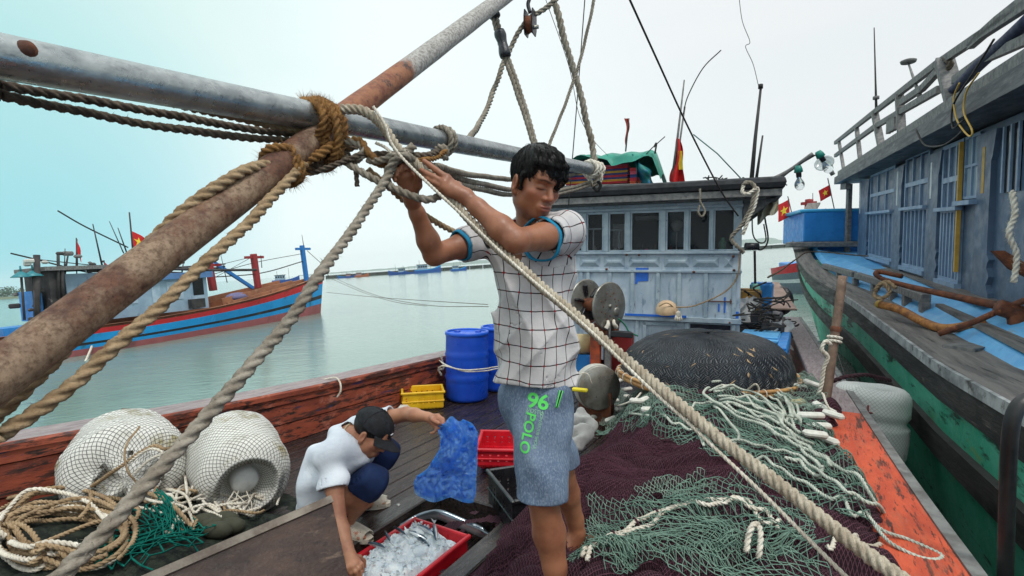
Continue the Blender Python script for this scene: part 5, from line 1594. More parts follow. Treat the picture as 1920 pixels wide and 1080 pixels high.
# red mast with a lookout bar beyond the green boat
rm = thing('lookout_mast', 'short red and white mast with a crossbar beyond the blue locker', 'mast', P(1516, 420, 18))
m = MB(); m.lathe([(.16, 0), (.15, .4), (.13, .75), (.13, .82), (0, .84)], P(1516, 418, 18), n=12); m.build('post', M_MASTR, rm)
m = MB(); m.beam(P(1503, 382, 18), P(1530, 380, 18), .12, .10); m.build('crossbar', M_MASTR, rm)
m = MB(); m.tube([P(1524, 384, 18), P(1524, 362, 18)], .012, 6); m.build('aerial', M_BLACKL, rm)
m = MB(); m.lathe([(.27, 0), (.28, .06), (.28, .38), (.27, .42), (.0, .42)], P(1497, 440, 13.6), n=18)
dr = m.build('drum', flat('blue_drum_paint', srgb(30, 84, 176), .45)); tag(dr, 'blue drum on the green boat\'s bow beside a star flag', 'drum')
# the small craft astern between the hulls
def _rb(px, py, d): return P(px, py, d)
sb = thing('small_boat', 'grey boat with bright red gunwale and white stripe in the gap astern', 'boat', PW(1480, 560), heel=False)
b0 = PW(1478, 556); bx = V(.30, .95, 0).normalized(); by = V(bx.y, -bx.x, 0)
def sat(s, t, z): return b0 + bx * (6 - s) + by * (t + 1.15) + V(0, 0, z)
hull_mesh(sat, 6.0, 1.2, lambda f: 1.1 + .55 * f * f, -.05, [(0, 0), (.28, 0), (.285, 1), (.50, 1), (.505, 2), (.62, 2), (.625, 1), (1.0, 1), (1.15, 1)], rake=.9, flare=.4).build('hull', [flat('signal_red', srgb(200, 34, 44), .5), flat('slate_grey_hull', srgb(100, 112, 122), .6), flat('white_stripe', srgb(206, 210, 210), .6)], sb, heel=False, fix=False)
m = MB(); m.box(sat(3, 0, 1.2), (3.0, 1.4, .5), Matrix((bx, by, V(0, 0, 1))).transposed(), bev=.04); m.build('blue_cover', M_BOXBLUE, sb, heel=False)
m = MB(); m.tube([sat(5, 0, 1.2), sat(5, 0, 2.0)], .03, 6); m.build('post', M_GREYWOOD, sb, heel=False)
# mooring lines lying out over the water from the left boat's bow
for lab, pts in (('thin mooring line sagging from the blue bow toward the water', [(618, 521, 36), (680, 548, 32), (740, 566, 28), (800, 574, 24)]),
     ('second thin mooring line, the lower one from the blue bow', [(612, 548, 36), (690, 556, 30), (770, 562, 24), (915, 571, 17)]),
     ('thin mooring line highest of those from the blue bow', [(620, 518, 36), (700, 552, 28), (800, 572, 22), (916, 575, 17)])):
 m = MB(); m.tube(smooth_path([PD(*p) for p in pts], 8), .012, 5); tag(m.build('mooring_line', M_DARKR, heel=False), lab, 'line')
m = MB(); m.rope([PD(182, 617, 22), PD(172, 650, 20), PD(150, 700, 17)], .035); tag(m.build('mooring_line', M_WHITER, heel=False, fix=False), 'white line hanging from the blue boat into the water', 'line')
# ------------------------------------------------------------------ what stands on and around the wheelhouse
M_TARPG = paint('green_tarpaulin', srgb(22, 120, 104), srgb(30, 140, 120), 5, .5, layers=[(srgb(14, 80, 72), 9, .56, .7)], bump=.7, bscale=9, bdist=.02)
SLC = [flat('red_slat', srgb(196, 44, 60), .6), flat('navy_slat', srgb(44, 62, 128), .6), flat('yellow_slat', srgb(206, 160, 50), .6), flat('pink_slat', srgb(206, 84, 110), .6), flat('orange_slat', srgb(206, 92, 52), .6)]
def RWp(px, py, b):
 """point over the roof: pixel column and height, b metres behind the wheelhouse front"""
 o = _c - W(0, b, 0); r = ray(px, py); d = -o.dot(E2) / r.dot(E2)
 return _c + r * d
# crates on the roof
def stack(px0, px1, py0, py1, b, rows_, label, group=None):
 a0, a1 = RWp(px0, py1, b), RWp(px1, py1, b)
 z0 = a0.z; z1 = RWp((px0 + px1) / 2, py0, b).z
 wid = (a1 - a0).length
 n = len(rows_)
 root = thing('crate_stack', label, 'crates', (a0 + a1) / 2, group)
 for i, k in enumerate(rows_):
  z = lerp(z0, z1, (i + .5) / n)
  m = MB(); c = V((a0.x + a1.x) / 2, (a0.y + a1.y) / 2, z) + E2 * .3
  m.box(c, (wid * random.uniform(.96, 1.0), .6, (z1 - z0) / n * .86), WM, bev=.006)
  m.build('crate', SLC[k], root)
 return root
# every crate is a thing of its own
def crates(px0, px1, py0, py1, b, cols, where):
 a0, a1 = RWp(px0, py1, b), RWp(px1, py1, b)
 z0 = a0.z; z1 = RWp((px0 + px1) / 2, py0, b).z
 wid = (a1 - a0).length; n = len(cols)
 nm = ['red', 'navy', 'yellow', 'pink', 'orange']
 cnt = {}
 for i, k in enumerate(cols):
  h = (z1 - z0) / n
  c = V((a0.x + a1.x) / 2, (a0.y + a1.y) / 2, z0 + h * i) + E2 * .3
  cnt[k] = cnt.get(k, 0) + 1
  order = ['lowest', 'second lowest', 'third lowest', 'fourth lowest'][cnt[k] - 1]
  root = thing('fish_tray', f'flat {nm[k]} tray, {order} {nm[k]} one in the {where}', 'tray', c, 'coloured trays stacked on the wheelhouse roof')
  m = MB(); m.box(c + V(0, 0, h * .46), (wid * random.uniform(.95, 1.0), .58, h * .90), WM, bev=.006); t_ = m.build('tray', SLC[k], root)
  m = MB(); m.box(c + V(0, 0, h * .82) - E2 * .296, (wid * 1.0, .02, h * .2), WM); m.build('rim', SLC[k], root)
crates(1058, 1178, 311, 349, .55, [0, 2, 1, 0, 1, 2, 1, 0, 3], 'left stack under the green tarpaulin')
crates(1180, 1203, 314, 352, .50, [0, 4, 0, 1, 3, 0], 'narrow right stack beside the tarpaulin edge')
m = MB(); m.beam(RWp(1040, 352, .3), RWp(1232, 347, .3), .12, .04, bev=.004)
tag(m.build('roof_plank', M_GREYWOOD), 'grey plank under the coloured trays on the roof', 'plank')
m = MB(); a = RWp(1158, 351, .45); m.box(a + V(0, 0, -.02), (.95, .05, .09), WM); tag(m.build('roof_board', SLC[4]), 'orange painted board at the foot of the tray stacks', 'board')
# tarpaulin thrown over them
m = MB()
rows = []
q0, q1 = wt(1058), wt(1216)
for i in range(25):
 f = i / 24; t = lerp(q0 + .10, q1 - .10, f)
 row = []
 for j in range(15):
  g = j / 14
  prof_ = [(0.36, -.02), (.42, .04), (.50, .10), (.9, .18), (1.25, .12), (1.4, -.1)]
  x = g * (len(prof_) - 1); k = min(int(x), len(prof_) - 2); b, z = [lerp(prof_[k][q], prof_[k + 1][q], x - k) for q in (0, 1)]
  topz = 2.505 + .46
  e = max(0, abs(f - .5) * 2 - .82) / .18
  z = topz + z - (e * (.34 if f > .5 else .24)) + .018 * noise.noise(V(t * 5, g * 7, 1)) + .014 * math.sin(t * 21 + g * 3)
  if g < .08: z += .05 * math.sin(t * 6 + 1) + (.05 if f < .5 else -.02)
  row.append(W(t, b + .02 * noise.noise(V(t * 6, g * 5, 4)) , z))
 rows.append(row)
m.grid(rows); tp = m.build('tarpaulin', M_TARPG, fix=False); tag(tp, 'crumpled green tarpaulin thrown over the coloured trays on the roof', 'tarpaulin')
m = MB()
rows = []
for i in range(13):
 f = i / 12
 rows.append([RWp(lerp(1196, 1232, f) - (1 - g) * 12 + 4 * math.sin(f * 9 + g * 4), lerp(288 + f * 34, 352 + f * 2, g), .38 + .1 * math.sin(f * 8) + .06 * math.sin(g * 9 + f * 4)) for g in np.linspace(0, 1, 10)])
m.grid(rows); tag(m.build('tarpaulin_fall', paint('green_blue_tarpaulin', srgb(20, 112, 100), srgb(36, 100, 150), 4, .5, bump=.5, bscale=9, bdist=.02), fix=False), 'hanging end of the green tarpaulin right of the trays', 'tarpaulin')
# black net heap and white mesh on the roof
m = MB()
for k in range(46):
 a = RWp(random.uniform(1264, 1400), 352, .4 + random.uniform(0, .6)) + V(0, 0, .02)
 pts = [a]
 dv = V(random.uniform(-1, 1), random.uniform(-1, 1), 0)
 for j in range(4):
  dv = dv + V(random.uniform(-.7, .7), random.uniform(-.7, .7), random.uniform(-.1, .1)); a = a + dv.normalized() * .14; pts.append(V(a.x, a.y, 2.51 + abs(random.gauss(0, .06))))
 m.tube(smooth_path(pts, 4), .008, 5)
tag(m.build('net_heap', flat('black_net', srgb(30, 32, 36), .8), fix=False), 'tangled heap of black net on the wheelhouse roof', 'net')
def net_dome(px0, px1, b, h, mat, label, cell=.035, r=.0022):
 m = MB()
 a0, a1 = RWp(px0, 352, b), RWp(px1, 352, b)
 c = (a0 + a1) / 2; c.z = 2.51; rx = (a1 - a0).length / 2; ry = rx * .6
 n = int(2 * rx / cell)
 def hp(i, j):
  x, y = (i / n * 2 - 1), (j / n * 2 - 1)
  q = max(0, 1 - x * x - y * y)
  return c + E1 * x * rx + E2 * y * ry + V(0, 0, h * q ** .7 * (1 + .3 * noise.noise(V(x * 3, y * 3, 2))))
 for i in range(n + 1):
  for j in range(n + 1):
   x, y = (i / n * 2 - 1), (j / n * 2 - 1)
   if x * x + y * y > 1 or (i + j) % 2: continue
   for di, dj in ((1, 1), (1, -1)):
    m.tube([hp(i, j), hp(i + di, j + dj)], r, 3, caps=False)
 tag(m.build('mesh_heap', mat, fix=False), label, 'net')
net_dome(1272, 1335, .45, .07, flat('dark_mesh', srgb(52, 54, 60), .8), 'dark mesh net lying on the roof beside the flag mast', .03)
net_dome(1336, 1392, .45, .06, flat('grey_mesh', srgb(120, 122, 124), .8), 'grey mesh net lying on the roof near its right corner', .03)
# mast with furled flag, whip aerials
ms = thing('flag_mast', 'grey mast on the roof with a furled red flag and bent whip aerial', 'mast', RWp(1259, 356, .9))
m = MB(); m.tube([RWp(1258, 357, .9), RWp(1270, 262, .9), RWp(1283, 150, .9)], lambda t: .026 * (1 - .6 * t), 8); m.build('pole', M_GREYWOOD, ms)
m = MB(); m.tube([RWp(1262, 357, .92), RWp(1284, 200, .92)], .014, 6); m.build('pole', M_GREYWOOD, ms)
m = MB(); m.tube(smooth_path([RWp(1281, 214, .9), RWp(1290, 180, .9), RWp(1318, 128, .9), RWp(1352, 94, .9)], 8), .008, 6); m.build('whip', M_BLACKL, ms)
m = MB(); rows = []
for i in range(16):
 f = i / 15
 y = lerp(262, 345, f); wd = 4 + 12 * f + 2 * math.sin(f * 9)
 rows.append([RWp(1272 - wd * .9 + wd * 1.75 * g + 2 * math.sin(f * 5), y + 6 * g * f - 5 * (1 - g), .86 + .07 * math.sin(g * 9 + f * 2)) for g in np.linspace(0, 1, 14)])
m.grid(rows); fc_ = m.build('flag', M_FLAGR, ms, fix=False)
m = MB(); rows = []
for i in range(8):
 f = i / 7
 rows.append([RWp(lerp(1271, 1279, g) + f * 2, lerp(283, 318, f), .80 + .02 * math.sin(g * 4 + f)) for g in np.linspace(0, 1, 5)])
m.grid(rows); m.build('star', M_STAR, fc_, fix=False)
ts_ = thing('whip_aerial', 'tall black mast rising from the right corner of the roof', 'aerial', RWp(1408, 345, .1))
m = MB(); m.tube([RWp(1408, 350, .1), RWp(1416, 260, .1), RWp(1427, 160, .1)], lambda t: .030 * (1 - .5 * t), 8); m.build('pole', M_LDARK, ts_)
m = MB(); m.lathe([(0, 0), (.03, 0), (.03, .05), (0, .06)], RWp(1426, 166, .1), n=8); m.build('cap', M_BLACKL, ts_)
m = MB(); m.tube([RWp(1416, 350, .15), RWp(1430, 254, .15)], lambda t: .022 * (1 - .5 * t), 8); tag(m.build('whip_aerial', M_LDARK), 'shorter black rod leaning beside the tall roof mast', 'aerial')
for lab, pts, r in (('thin teal line slanting down to the roof corner', [(1300, 252), (1345, 288), (1398, 344)], .008), ('dark wire from the tray stack up to a kinked end', [(1200, 302), (1222, 278), (1247, 256)], .007)):
 m = MB(); m.tube([RWp(x, y, .4) for x, y in pts], r, 6); tag(m.build('roof_line', M_BLACKL if 'dark' in lab else flat('teal_line', srgb(64, 110, 110), .6)), lab, 'line')
m = MB(); m.tube(smooth_path([RWp(1226, 276, .4), RWp(1231, 268, .4), RWp(1228, 288, .4)], 5), .012, 6); tag(m.build('wire_hook', M_BLACKL), 'small dark hook on the wire over the roof', 'hook')
m = MB(); m.tube([RWp(1173, 284, .9), RWp(1176, 255, .9), RWp(1179, 222, .9)], .012, 6)
bp = thing('boat_hook', 'thin pole with faded red rag standing behind the tarpaulin', 'pole', RWp(1174, 292, .9)); m.build('pole', M_GREYWOOD, bp)
m = MB(); rows = [[RWp(1176 - 6 * (1 - f) * g + 3 * math.sin(f * 6), lerp(222, 280, f), .88 + .03 * math.sin(g * 6 + f * 4)) for g in np.linspace(-.4, 1, 6)] for f in np.linspace(0, 1, 12)]
m.grid(rows); m.build('rag', flat('faded_red_cloth', srgb(170, 66, 54), .8), bp, fix=False)
# lamp boom at the right corner
lb_ = thing('lamp_boom', 'slanting boom from the roof corner carrying glass work lamps', 'boom', RWp(1425, 348, -.1))
b0_, b1_ = P(1426, 345, 6.2), P(1524, 288, 5.9)
m = MB(); m.tube(smooth_path([b0_, P(1476, 322, 6.1), b1_], 8), .022, 8); m.build('spar', M_GREYWOOD, lb_)
m = MB(); m.tube(smooth_path([P(1430, 350, 6.2), P(1455, 346, 6.1), P(1470, 330, 6.05), P(1500, 308, 6.0), P(1530, 290, 5.9)], 8), .009, 6); m.build('wire', M_BLACKL, lb_)
M_TEAL = flat('teal_socket', srgb(16, 122, 110), .5)
M_BULB = NT('clear_bulb_glass').done(srgb(238, 242, 242), .03, 0, None, .5, Transmission_Weight=.92, IOR=1.25)
for (px, py), ax_, d_ in (((1497, 318), V(.10, 0, -1), 6.0), ((1537, 290), V(.55, 0, -.85), 5.9)):
 c = P(px, py, d_); ax_ = ax_.normalized()
 m = MB(); m.lathe([(0, -.045), (.03, -.045), (.042, -.01), (.048, .03), (.035, .035)], c, ax_, 14); so = m.build('socket', M_TEAL, lb_)
 m = MB(); m.lathe([(.030, .03), (.028, .09), (0, .09)], c, ax_, 12); m.build('bulb_cap', M_TAPE, lb_)
 m = MB(); m.lathe([(.022, .09), (.026, .11), (.048, .145), (.055, .175), (.049, .21), (.028, .235), (0, .242)], c, ax_, 18); m.build('bulb', M_BULB, lb_)
lampf = thing('flood_lamp', 'small clear floodlight bracket tucked under the green boat\'s eave', 'lamp', P(1556, 330, 8.6))
m = MB(); m.lathe([(0, 0), (.07, 0), (.14, .09), (.15, .10), (.13, .10), (.06, .02)], P(1548, 312, 8.6), V(-.6, -.6, .4), 14); m.build('reflector', NT('lamp_reflector').done(srgb(214, 220, 222), .1, 0, None, .5, Transmission_Weight=.5), lampf)
m = MB(); m.tube(smooth_path([P(1549, 312, 8.6), P(1556, 318, 8.6), P(1562, 328, 8.6)], 5), .04, 6); m.build('bracket', M_GREYWOOD, lampf)
# ropes and gear hanging on the wheelhouse's right corner
for lab, pts, r, mt in (('grey rope looped over the roof corner and down the corner post', [(1392, 350, 6.05), (1398, 342, 6.0), (1412, 345, 6.0), (1414, 362, 6.0), (1404, 398, 6.05), (1388, 424, 6.1), (1372, 446, 6.15), (1382, 462, 6.15), (1394, 474, 6.2)], .022, M_GREYR),
      ('second grey rope falling from the roof corner beside the windows', [(1394, 348, 6.02), (1392, 360, 6.0), (1404, 364, 5.98), (1420, 352, 6.0), (1416, 380, 6.02), (1404, 410, 6.05), (1392, 440, 6.1)], .020, M_WHITER),
      ('short rope noose hanging from the eave before the windows', [(1312, 354, 6.25), (1313, 376, 6.25), (1317, 385, 6.25), (1321, 398, 6.25), (1315, 406, 6.25), (1309, 398, 6.25), (1312, 385, 6.25)], .012, M_GREYR)):
 prope('corner_rope', lab, pts, r, mt)
m = MB(); m.tube([P(1398, 462, 6.25), P(1421, 462, 6.25)], .045, 14); tag(m.build('black_float', M_TAPE), 'black cylindrical float hanging at the wheelhouse corner', 'float')
for lab, pts, r in (('black cable drooping from the eave to the black float', [(1434, 408, 6.3), (1440, 450, 6.4), (1428, 468, 6.4), (1414, 464, 6.3)], .010), ('dark cable tangled below the eave bracket', [(1410, 400, 6.3), (1412, 440, 6.3), (1424, 455, 6.3), (1436, 450, 6.4), (1432, 420, 6.4)], .009), ('dark pole standing beneath the black float', [(1415, 470, 6.6), (1416, 532, 6.6)], .016)):
 m = MB(); m.tube(smooth_path([P(*p) for p in pts], 6), r, 6); tag(m.build('hanging_cable', M_BLACKL), lab, 'cable')
m = MB(); rows = [[P(1420 + 40 * g, 398 + 22 * f - 26 * g + 3 * math.sin(f * 7 + g * 9), 6.7 + .08 * math.sin(g * 14 + f * 3)) for g in np.linspace(0, 1, 16)] for f in np.linspace(0, 1, 6)]
m.grid(rows); tag(m.build('hanging_cloth', flat('pale_rag_cloth', srgb(206, 200, 178), .85), fix=False), 'pale torn cloth strung out right of the wheelhouse eave', 'cloth')
# light rope drooping across the wheelhouse front, helmet and gloves
prope('slack_line', 'thin tan line drooping across the wheelhouse front to the right post', [(1268, 576, 6.45), (1300, 574, 6.4), (1340, 558, 6.35), (1370, 538, 6.3), (1384, 512, 6.25), (1388, 470, 6.2)], .009, M_MANILA)
hp_ = thing('helmet', 'beige plastic helmet hung on the wheelhouse front', 'helmet', P(1250, 588, 6.6))
m = MB()
c = P(1250, 585, 6.62)
m.lathe([(.14, 0), (.142, .01), (.136, .05), (.115, .10), (.07, .14), (0, .15)], c, V(-.12, -.25, 1), 22)
m.build('shell', flat('beige_shell', srgb(214, 182, 146), .5), hp_)
m = MB(); m.lathe([(.137, .012), (.128, .02), (.0, .06)], c, V(-.12, -.35, 1), 20); m.build('lining', M_DARK, hp_)
m = MB(); m.tube(smooth_path([P(1236, 574, 6.5), P(1250, 568, 6.46), P(1262, 577, 6.5), P(1256, 590, 6.5)], 6), .008, 6); m.build('strap', M_MANILA, hp_)
gl = thing('work_glove', 'white cotton work glove hanging beside the helmet', 'glove', P(1273, 600, 6.5))
m = MB(); m.ball(P(1272, 590, 6.5), .045, 10, scale=(.8, .6, 1.1)); m.build('cuff', M_WHITER, gl)
for dx in (-6, -2, 2, 6):
 m = MB(); m.tube([P(1272 + dx * .6, 590, 6.5), P(1272 + dx * 1.1, 603 - abs(dx) * .4, 6.48)], .012, 8); m.build('finger', M_WHITER, gl)
# net winch: two disc reels on a frame, and the lower drum
wn_c = P(1142, 574, 5.25)
wax = V(.62, -.785, 0).normalized()
rl = thing('net_winch', 'double disc winch reel of rusty stainless plate before the wheelhouse', 'winch', P(1130, 700, 5.3))
m = MB(); m.lathe([(0, -.012), (.235, -.012), (.25, -.004), (.25, .006), (.235, .012), (.0, .014)], wn_c, wax, 36); d1 = m.build('disc', M_STEEL, rl)
m = MB(); m.lathe([(0, -.012), (.235, -.012), (.25, -.004), (.25, .006), (.235, .012), (.0, .014)], wn_c - wax * .32 + V(0, 0, .02), wax, 36); d2 = m.build('disc', M_STEEL, rl)
m = MB()
for k in range(6):
 a = k * math.pi / 3 + .3; u_ = V(0, 0, 1); v_ = wax.cross(u_)
 q = wn_c - wax * .30 + V(0, 0, .02) + (u_ * math.cos(a) + v_ * math.sin(a)) * .07
 m2 = MB(); m2.beam(q, q + (u_ * math.cos(a) + v_ * math.sin(a)) * .13 + wax * .02, .05, .03, bev=.008); m2.build('spoke', M_TAPE, d2)
m.lathe([(.07, -.32), (.07, 0)], wn_c, wax, 18); m.build('drum', M_RUST, rl)
for (x, z, r) in ((0, 0, .022), (.10, -.06, .045)):
 v_ = wax.cross(V(0, 0, 1)); m = MB(); m.lathe([(r, .012), (r, .02), (r * .8, .028), (0, .03)], wn_c + v_ * -x + V(0, 0, z), wax, 14); m.build('boss', M_STEEL, d1)
m = MB()
for k in range(16):
 a = k / 16 * 6.28; v_ = wax.cross(V(0, 0, 1)); q = wn_c + (v_ * math.cos(a) + V(0, 0, 1) * math.sin(a)) * (.14 if k % 2 else .10)
 m.lathe([(.008, .013), (.007, .018), (0, .019)], q, wax, 8)
tag(m.build('rivets', M_RUST, d1), kind='stuff')
m = MB(); v_ = wax.cross(V(0, 0, 1)); m.prism([wn_c + v_ * .17 + V(0, 0, -.16), wn_c - v_ * .17 + V(0, 0, -.16), wn_c - v_ * .15 + V(0, 0, -.33), wn_c + v_ * .15 + V(0, 0, -.33)], wax * -.05); m.build('bracket', M_RUST, rl)
for dx in (-.04, .05):
 m = MB(); q = wn_c + v_ * -dx + V(0, 0, -.15) + wax * .02; m.tube(smooth_path([q, q + wax * .03 + V(0, 0, -.03) + v_ * .03, q + wax * .02 + V(0, 0, -.07) + v_ * .05 * (1 if dx < 0 else -.4)], 5), lambda t: .016 + .008 * t, 8); m.build('rag_tie', M_WHITER, d1)
m = MB()
m.box(P(1117, 660, 5.35), (.10, .10, .50), WM, bev=.008); m.build('orange_post', paint('rusted_orange_post', srgb(196, 84, 48), srgb(120, 60, 40), 6, .6, layers=[(srgb(50, 34, 30), 9, .56, .68)], bump=.4), rl)
m = MB(); m.box(P(1140, 650, 5.3), (.06, .08, .5), WM, bev=.006); m.build('grey_post', M_GREYWOOD, rl)
m = MB(); m.box(P(1160, 660, 5.6), (.30, .2, .42), WM, bev=.01); m.build('red_housing', flat('dull_red_housing', srgb(140, 36, 36), .5), rl)
m = MB(); m.tube([P(1060, 645, 5.5), P(1108, 645, 5.5)], .11, 20); m.build('cream_roller', flat('cream_roller', srgb(206, 186, 140), .5), rl)
m = MB(); m.beam(P(1115, 622, 5.3), P(1185, 628, 5.3), .10, .06, bev=.006); m.build('top_beam', M_TAR, rl)
m = MB(); m.box(P(1090, 690, 5.6), (.35, .3, .35), WM, bev=.01); m.build('blue_box', M_BOXBLUE, rl)
dw = thing('net_winch', 'lower rusty disc drum standing on deck beside the white floats', 'winch', P(1120, 790, 4.65))
c2 = P(1123, 727, 4.65)
wax2 = V(.25, -.97, .05).normalized()
m = MB(); m.lathe([(0, .02), (.195, .02), (.205, .012), (.205, -.0), (.20, -.02), (0, -.02)], c2, wax2, 36); m.build('disc', M_STEEL, dw)
m = MB(); m.lathe([(.206, -.10), (.212, -.06), (.200, -.03), (.198, .0)], c2, wax2, 36); m.build('rim_band', flat('pale_rim', srgb(190, 186, 176), .5), dw)
m = MB(); m.lathe([(.13, -.30), (.13, -.02)], c2, wax2, 24); m.build('drum', M_RUST, dw)
m = MB(); m.box(c2 + V(0, .12, -.2), (.3, .16, .3), WM); m.build('foot', M_RUST, dw)
prope('winch_rope', 'thin green cord knotted from the winch toward the basket boat', [(1160, 598, 5.3), (1172, 610, 5.35), (1180, 622, 5.35), (1196, 630, 5.35)], .008, flat('green_cord', srgb(24, 120, 90), .7))
m = MB(); m.tube(smooth_path([P(1052, 722, 4.5), P(1075, 706, 4.5), P(1100, 700, 4.45), P(1110, 720, 4.45)], 6), .005, 6); tag(m.build('slack_line', M_WHITER), 'thin white cord curving beside the lower drum', 'cord')
m = MB(); m.box(P(1087, 731, 4.5), (.14, .05, .03), WM, bev=.008); tag(m.build('yellow_handle', flat('yellow_plastic', srgb(226, 206, 40), .5)), 'small yellow plastic handle lying beside the lower drum', 'handle')
# side deck to the right of the wheelhouse: clutter, tyre, floats
ty = thing('tyre_fender', 'black tyre fender hanging on the side deck beyond the wheelhouse', 'tyre', P(1466, 590, 8.6))
m = MB()
c = P(1466, 564, 8.6); rows = []
for i in range(25):
 a = 2 * math.pi * i / 24; e1_, e2_ = V(.45, -.89, 0), V(0, 0, 1)
 cc = c + (e1_ * math.cos(a) * .7 + e2_ * math.sin(a)) * .16; o_ = (e1_ * math.cos(a) * .7 + e2_ * math.sin(a)).normalized()
 rows.append([cc + (o_ * math.cos(b) + V(.89, .45, 0) * math.sin(b)) * .085 for b in np.linspace(0, 6.283, 13)])
m.grid(rows); m.build('casing', M_TAPE, ty)
m = MB(); m.ball(P(1416, 545, 7.3), .085, 14, scale=(.85, .85, 1.35))
fb = m.build('buoy', flat('pale_teal_buoy', srgb(110, 170, 160), .5)); tag(fb, 'pale teal buoy hanging beside the wheelhouse corner', 'buoy')
m = MB(); m.beam(P(1440, 530, 9.0), P(1470, 580, 7.4), .34, .03, bev=.005); tag(m.build('side_plank', paint('pinkish_plank', srgb(176, 150, 138), srgb(150, 126, 116), 4, .7, bump=.4)), 'pale pinkish plank along the side deck astern', 'plank')
CL = [('yellow and rust oil drum on the side deck', P(1402, 566, 7.4), (.34, .34, .34), paint('mottled_yellow', srgb(170, 130, 50), srgb(70, 60, 50), 5, .6, bump=.3)),
  ('blue box behind the teal buoy', P(1428, 556, 7.9), (.3, .5, .4), M_BOXBLUE),
  ('black crate of cables on the side deck', P(1428, 600, 6.9), (.5, .6, .18), M_TAPE),
  ('dark slatted box near the tyre on the side deck', P(1452, 612, 6.6), (.25, .7, .16), M_LDARK),
  ('pale blue board under the black cables', P(1425, 632, 6.1), (.45, .7, .05), M_SKYBLUE),
  ('blue sheer plank beside the basket boat', P(1470, 650, 5.75), (.10, 1.6, .14), M_BOXBLUE)]
for lab, c, sz, mt in CL:
 m = MB(); m.box(c, sz, Matrix((AY, AX, V(0, 0, 1))).transposed(), bev=.015)
 m.box(c + V(0, 0, sz[2] / 2 + .012), (sz[0] * .9, sz[1] * .9, .02), Matrix((AY, AX, V(0, 0, 1))).transposed(), bev=.005)
 tag(m.build('deck_box', mt), lab, 'box')
for k, (lab, x, y, d) in enumerate((('white rag draped on the side deck left of the cables', 1399, 582, 6.7), ('white torn sheet over the rail right of the cables', 1462, 628, 6.3))):
 m = MB(); c = P(x, y, d)
 m.grid([[c + V(.26 * (i / 8 - .5) + .03 * math.sin(j), .05 * math.sin(i * 1.3 + j * .8), .34 * (.5 - j / 8) + .02 * math.sin(i * 2 + j)) for i in range(9)] for j in range(9)])
 tag(m.build('rag', flat('white_rag', srgb(196, 196, 196), .9), fix=False), lab, 'rag')
m = MB()
for k in range(34):
 p = P(random.uniform(1395, 1462), random.uniform(556, 632), random.uniform(6.2, 7.0)); pts = [p]
 for j in range(4): p = p + V(random.gauss(0, .12), random.gauss(0, .1), random.gauss(0, .05)); pts.append(p)
 m.tube(smooth_path(pts, 4), random.choice([.006, .009, .012]), 5)
tag(m.build('cable_tangle', M_BLACKL, fix=False), 'tangle of black cables heaped on the side deck', 'cables')
# rail post
po = thing('rail_post', 'rusty iron post on the right rail with a white rope hitch', 'post', P(1546, 760, 3.75))
a, b = P(1547, 765, 3.75), P(1580, 518, 3.85)
m = MB(); m.tube([a.lerp(b, i / 12) for i in range(13)], .031, 16); m.build('tube', paint('grey_brown_iron', srgb(128, 104, 88), srgb(96, 74, 62), 10, .7, layers=[(srgb(180, 166, 150), 16, .6, .7), (srgb(70, 46, 38), 24, .6, .7)], bump=.4), po)
m = MB(); m.lathe([(.033, -.01), (.036, 0), (.036, .02), (.033, .03)], a.lerp(b, .58), b - a, 16); m.build('collar', M_RUST, po)
for t0 in (.50, .53):
 dz = (b - a).normalized(); e1_ = dz.orthogonal().normalized(); e2_ = dz.cross(e1_); cc = a.lerp(b, t0)
 m = MB(); m.rope([cc + (e1_ * math.cos(x) + e2_ * math.sin(x)) * .041 for x in np.linspace(0, 6.283, 11)[:-1]], .010, closed=True); m.build('hitch', M_WHITER, po, fix=False)
prope('post_rope', 'pale rope knotted to the rusty post and hanging down its left side', [(1558, 646, 3.72), (1548, 640, 3.7), (1540, 655, 3.7), (1552, 668, 3.7), (1545, 690, 3.72), (1540, 720, 3.74), (1534, 740, 3.75)], .013, M_WHITER)
# ------------------------------------------------------------------ deck gear: barrels, crates, fish, floats, boards
M_BARREL = paint('blue_barrel_plastic', srgb(20, 78, 196), srgb(14, 64, 176), 3, .38, layers=[(srgb(60, 110, 210), 14, .64, .76, (1, 1, .3), .5), (srgb(10, 40, 110), 8, .6, .75, (1, 1, .4), .6)], bump=.12)
M_REDC = paint('red_crate_plastic', srgb(206, 26, 42), srgb(180, 18, 34), 6, .38, layers=[(srgb(226, 92, 98), 22, .68, .74, (1, 1, 1), .6), (srgb(90, 14, 22), 12, .64, .74)], bump=.12)
M_YELC = paint('yellow_crate_plastic', srgb(236, 190, 30), srgb(220, 168, 22), 6, .42, layers=[(srgb(150, 104, 24), 14, .64, .74)], bump=.12)
M_BLKC = paint('black_crate_plastic', srgb(22, 22, 26), srgb(36, 36, 40), 6, .32, layers=[(srgb(120, 120, 120), 30, .70, .74, (1, 1, 1), .7)], bump=.15)
BG = 'blue barrels on deck by the left bulwark'
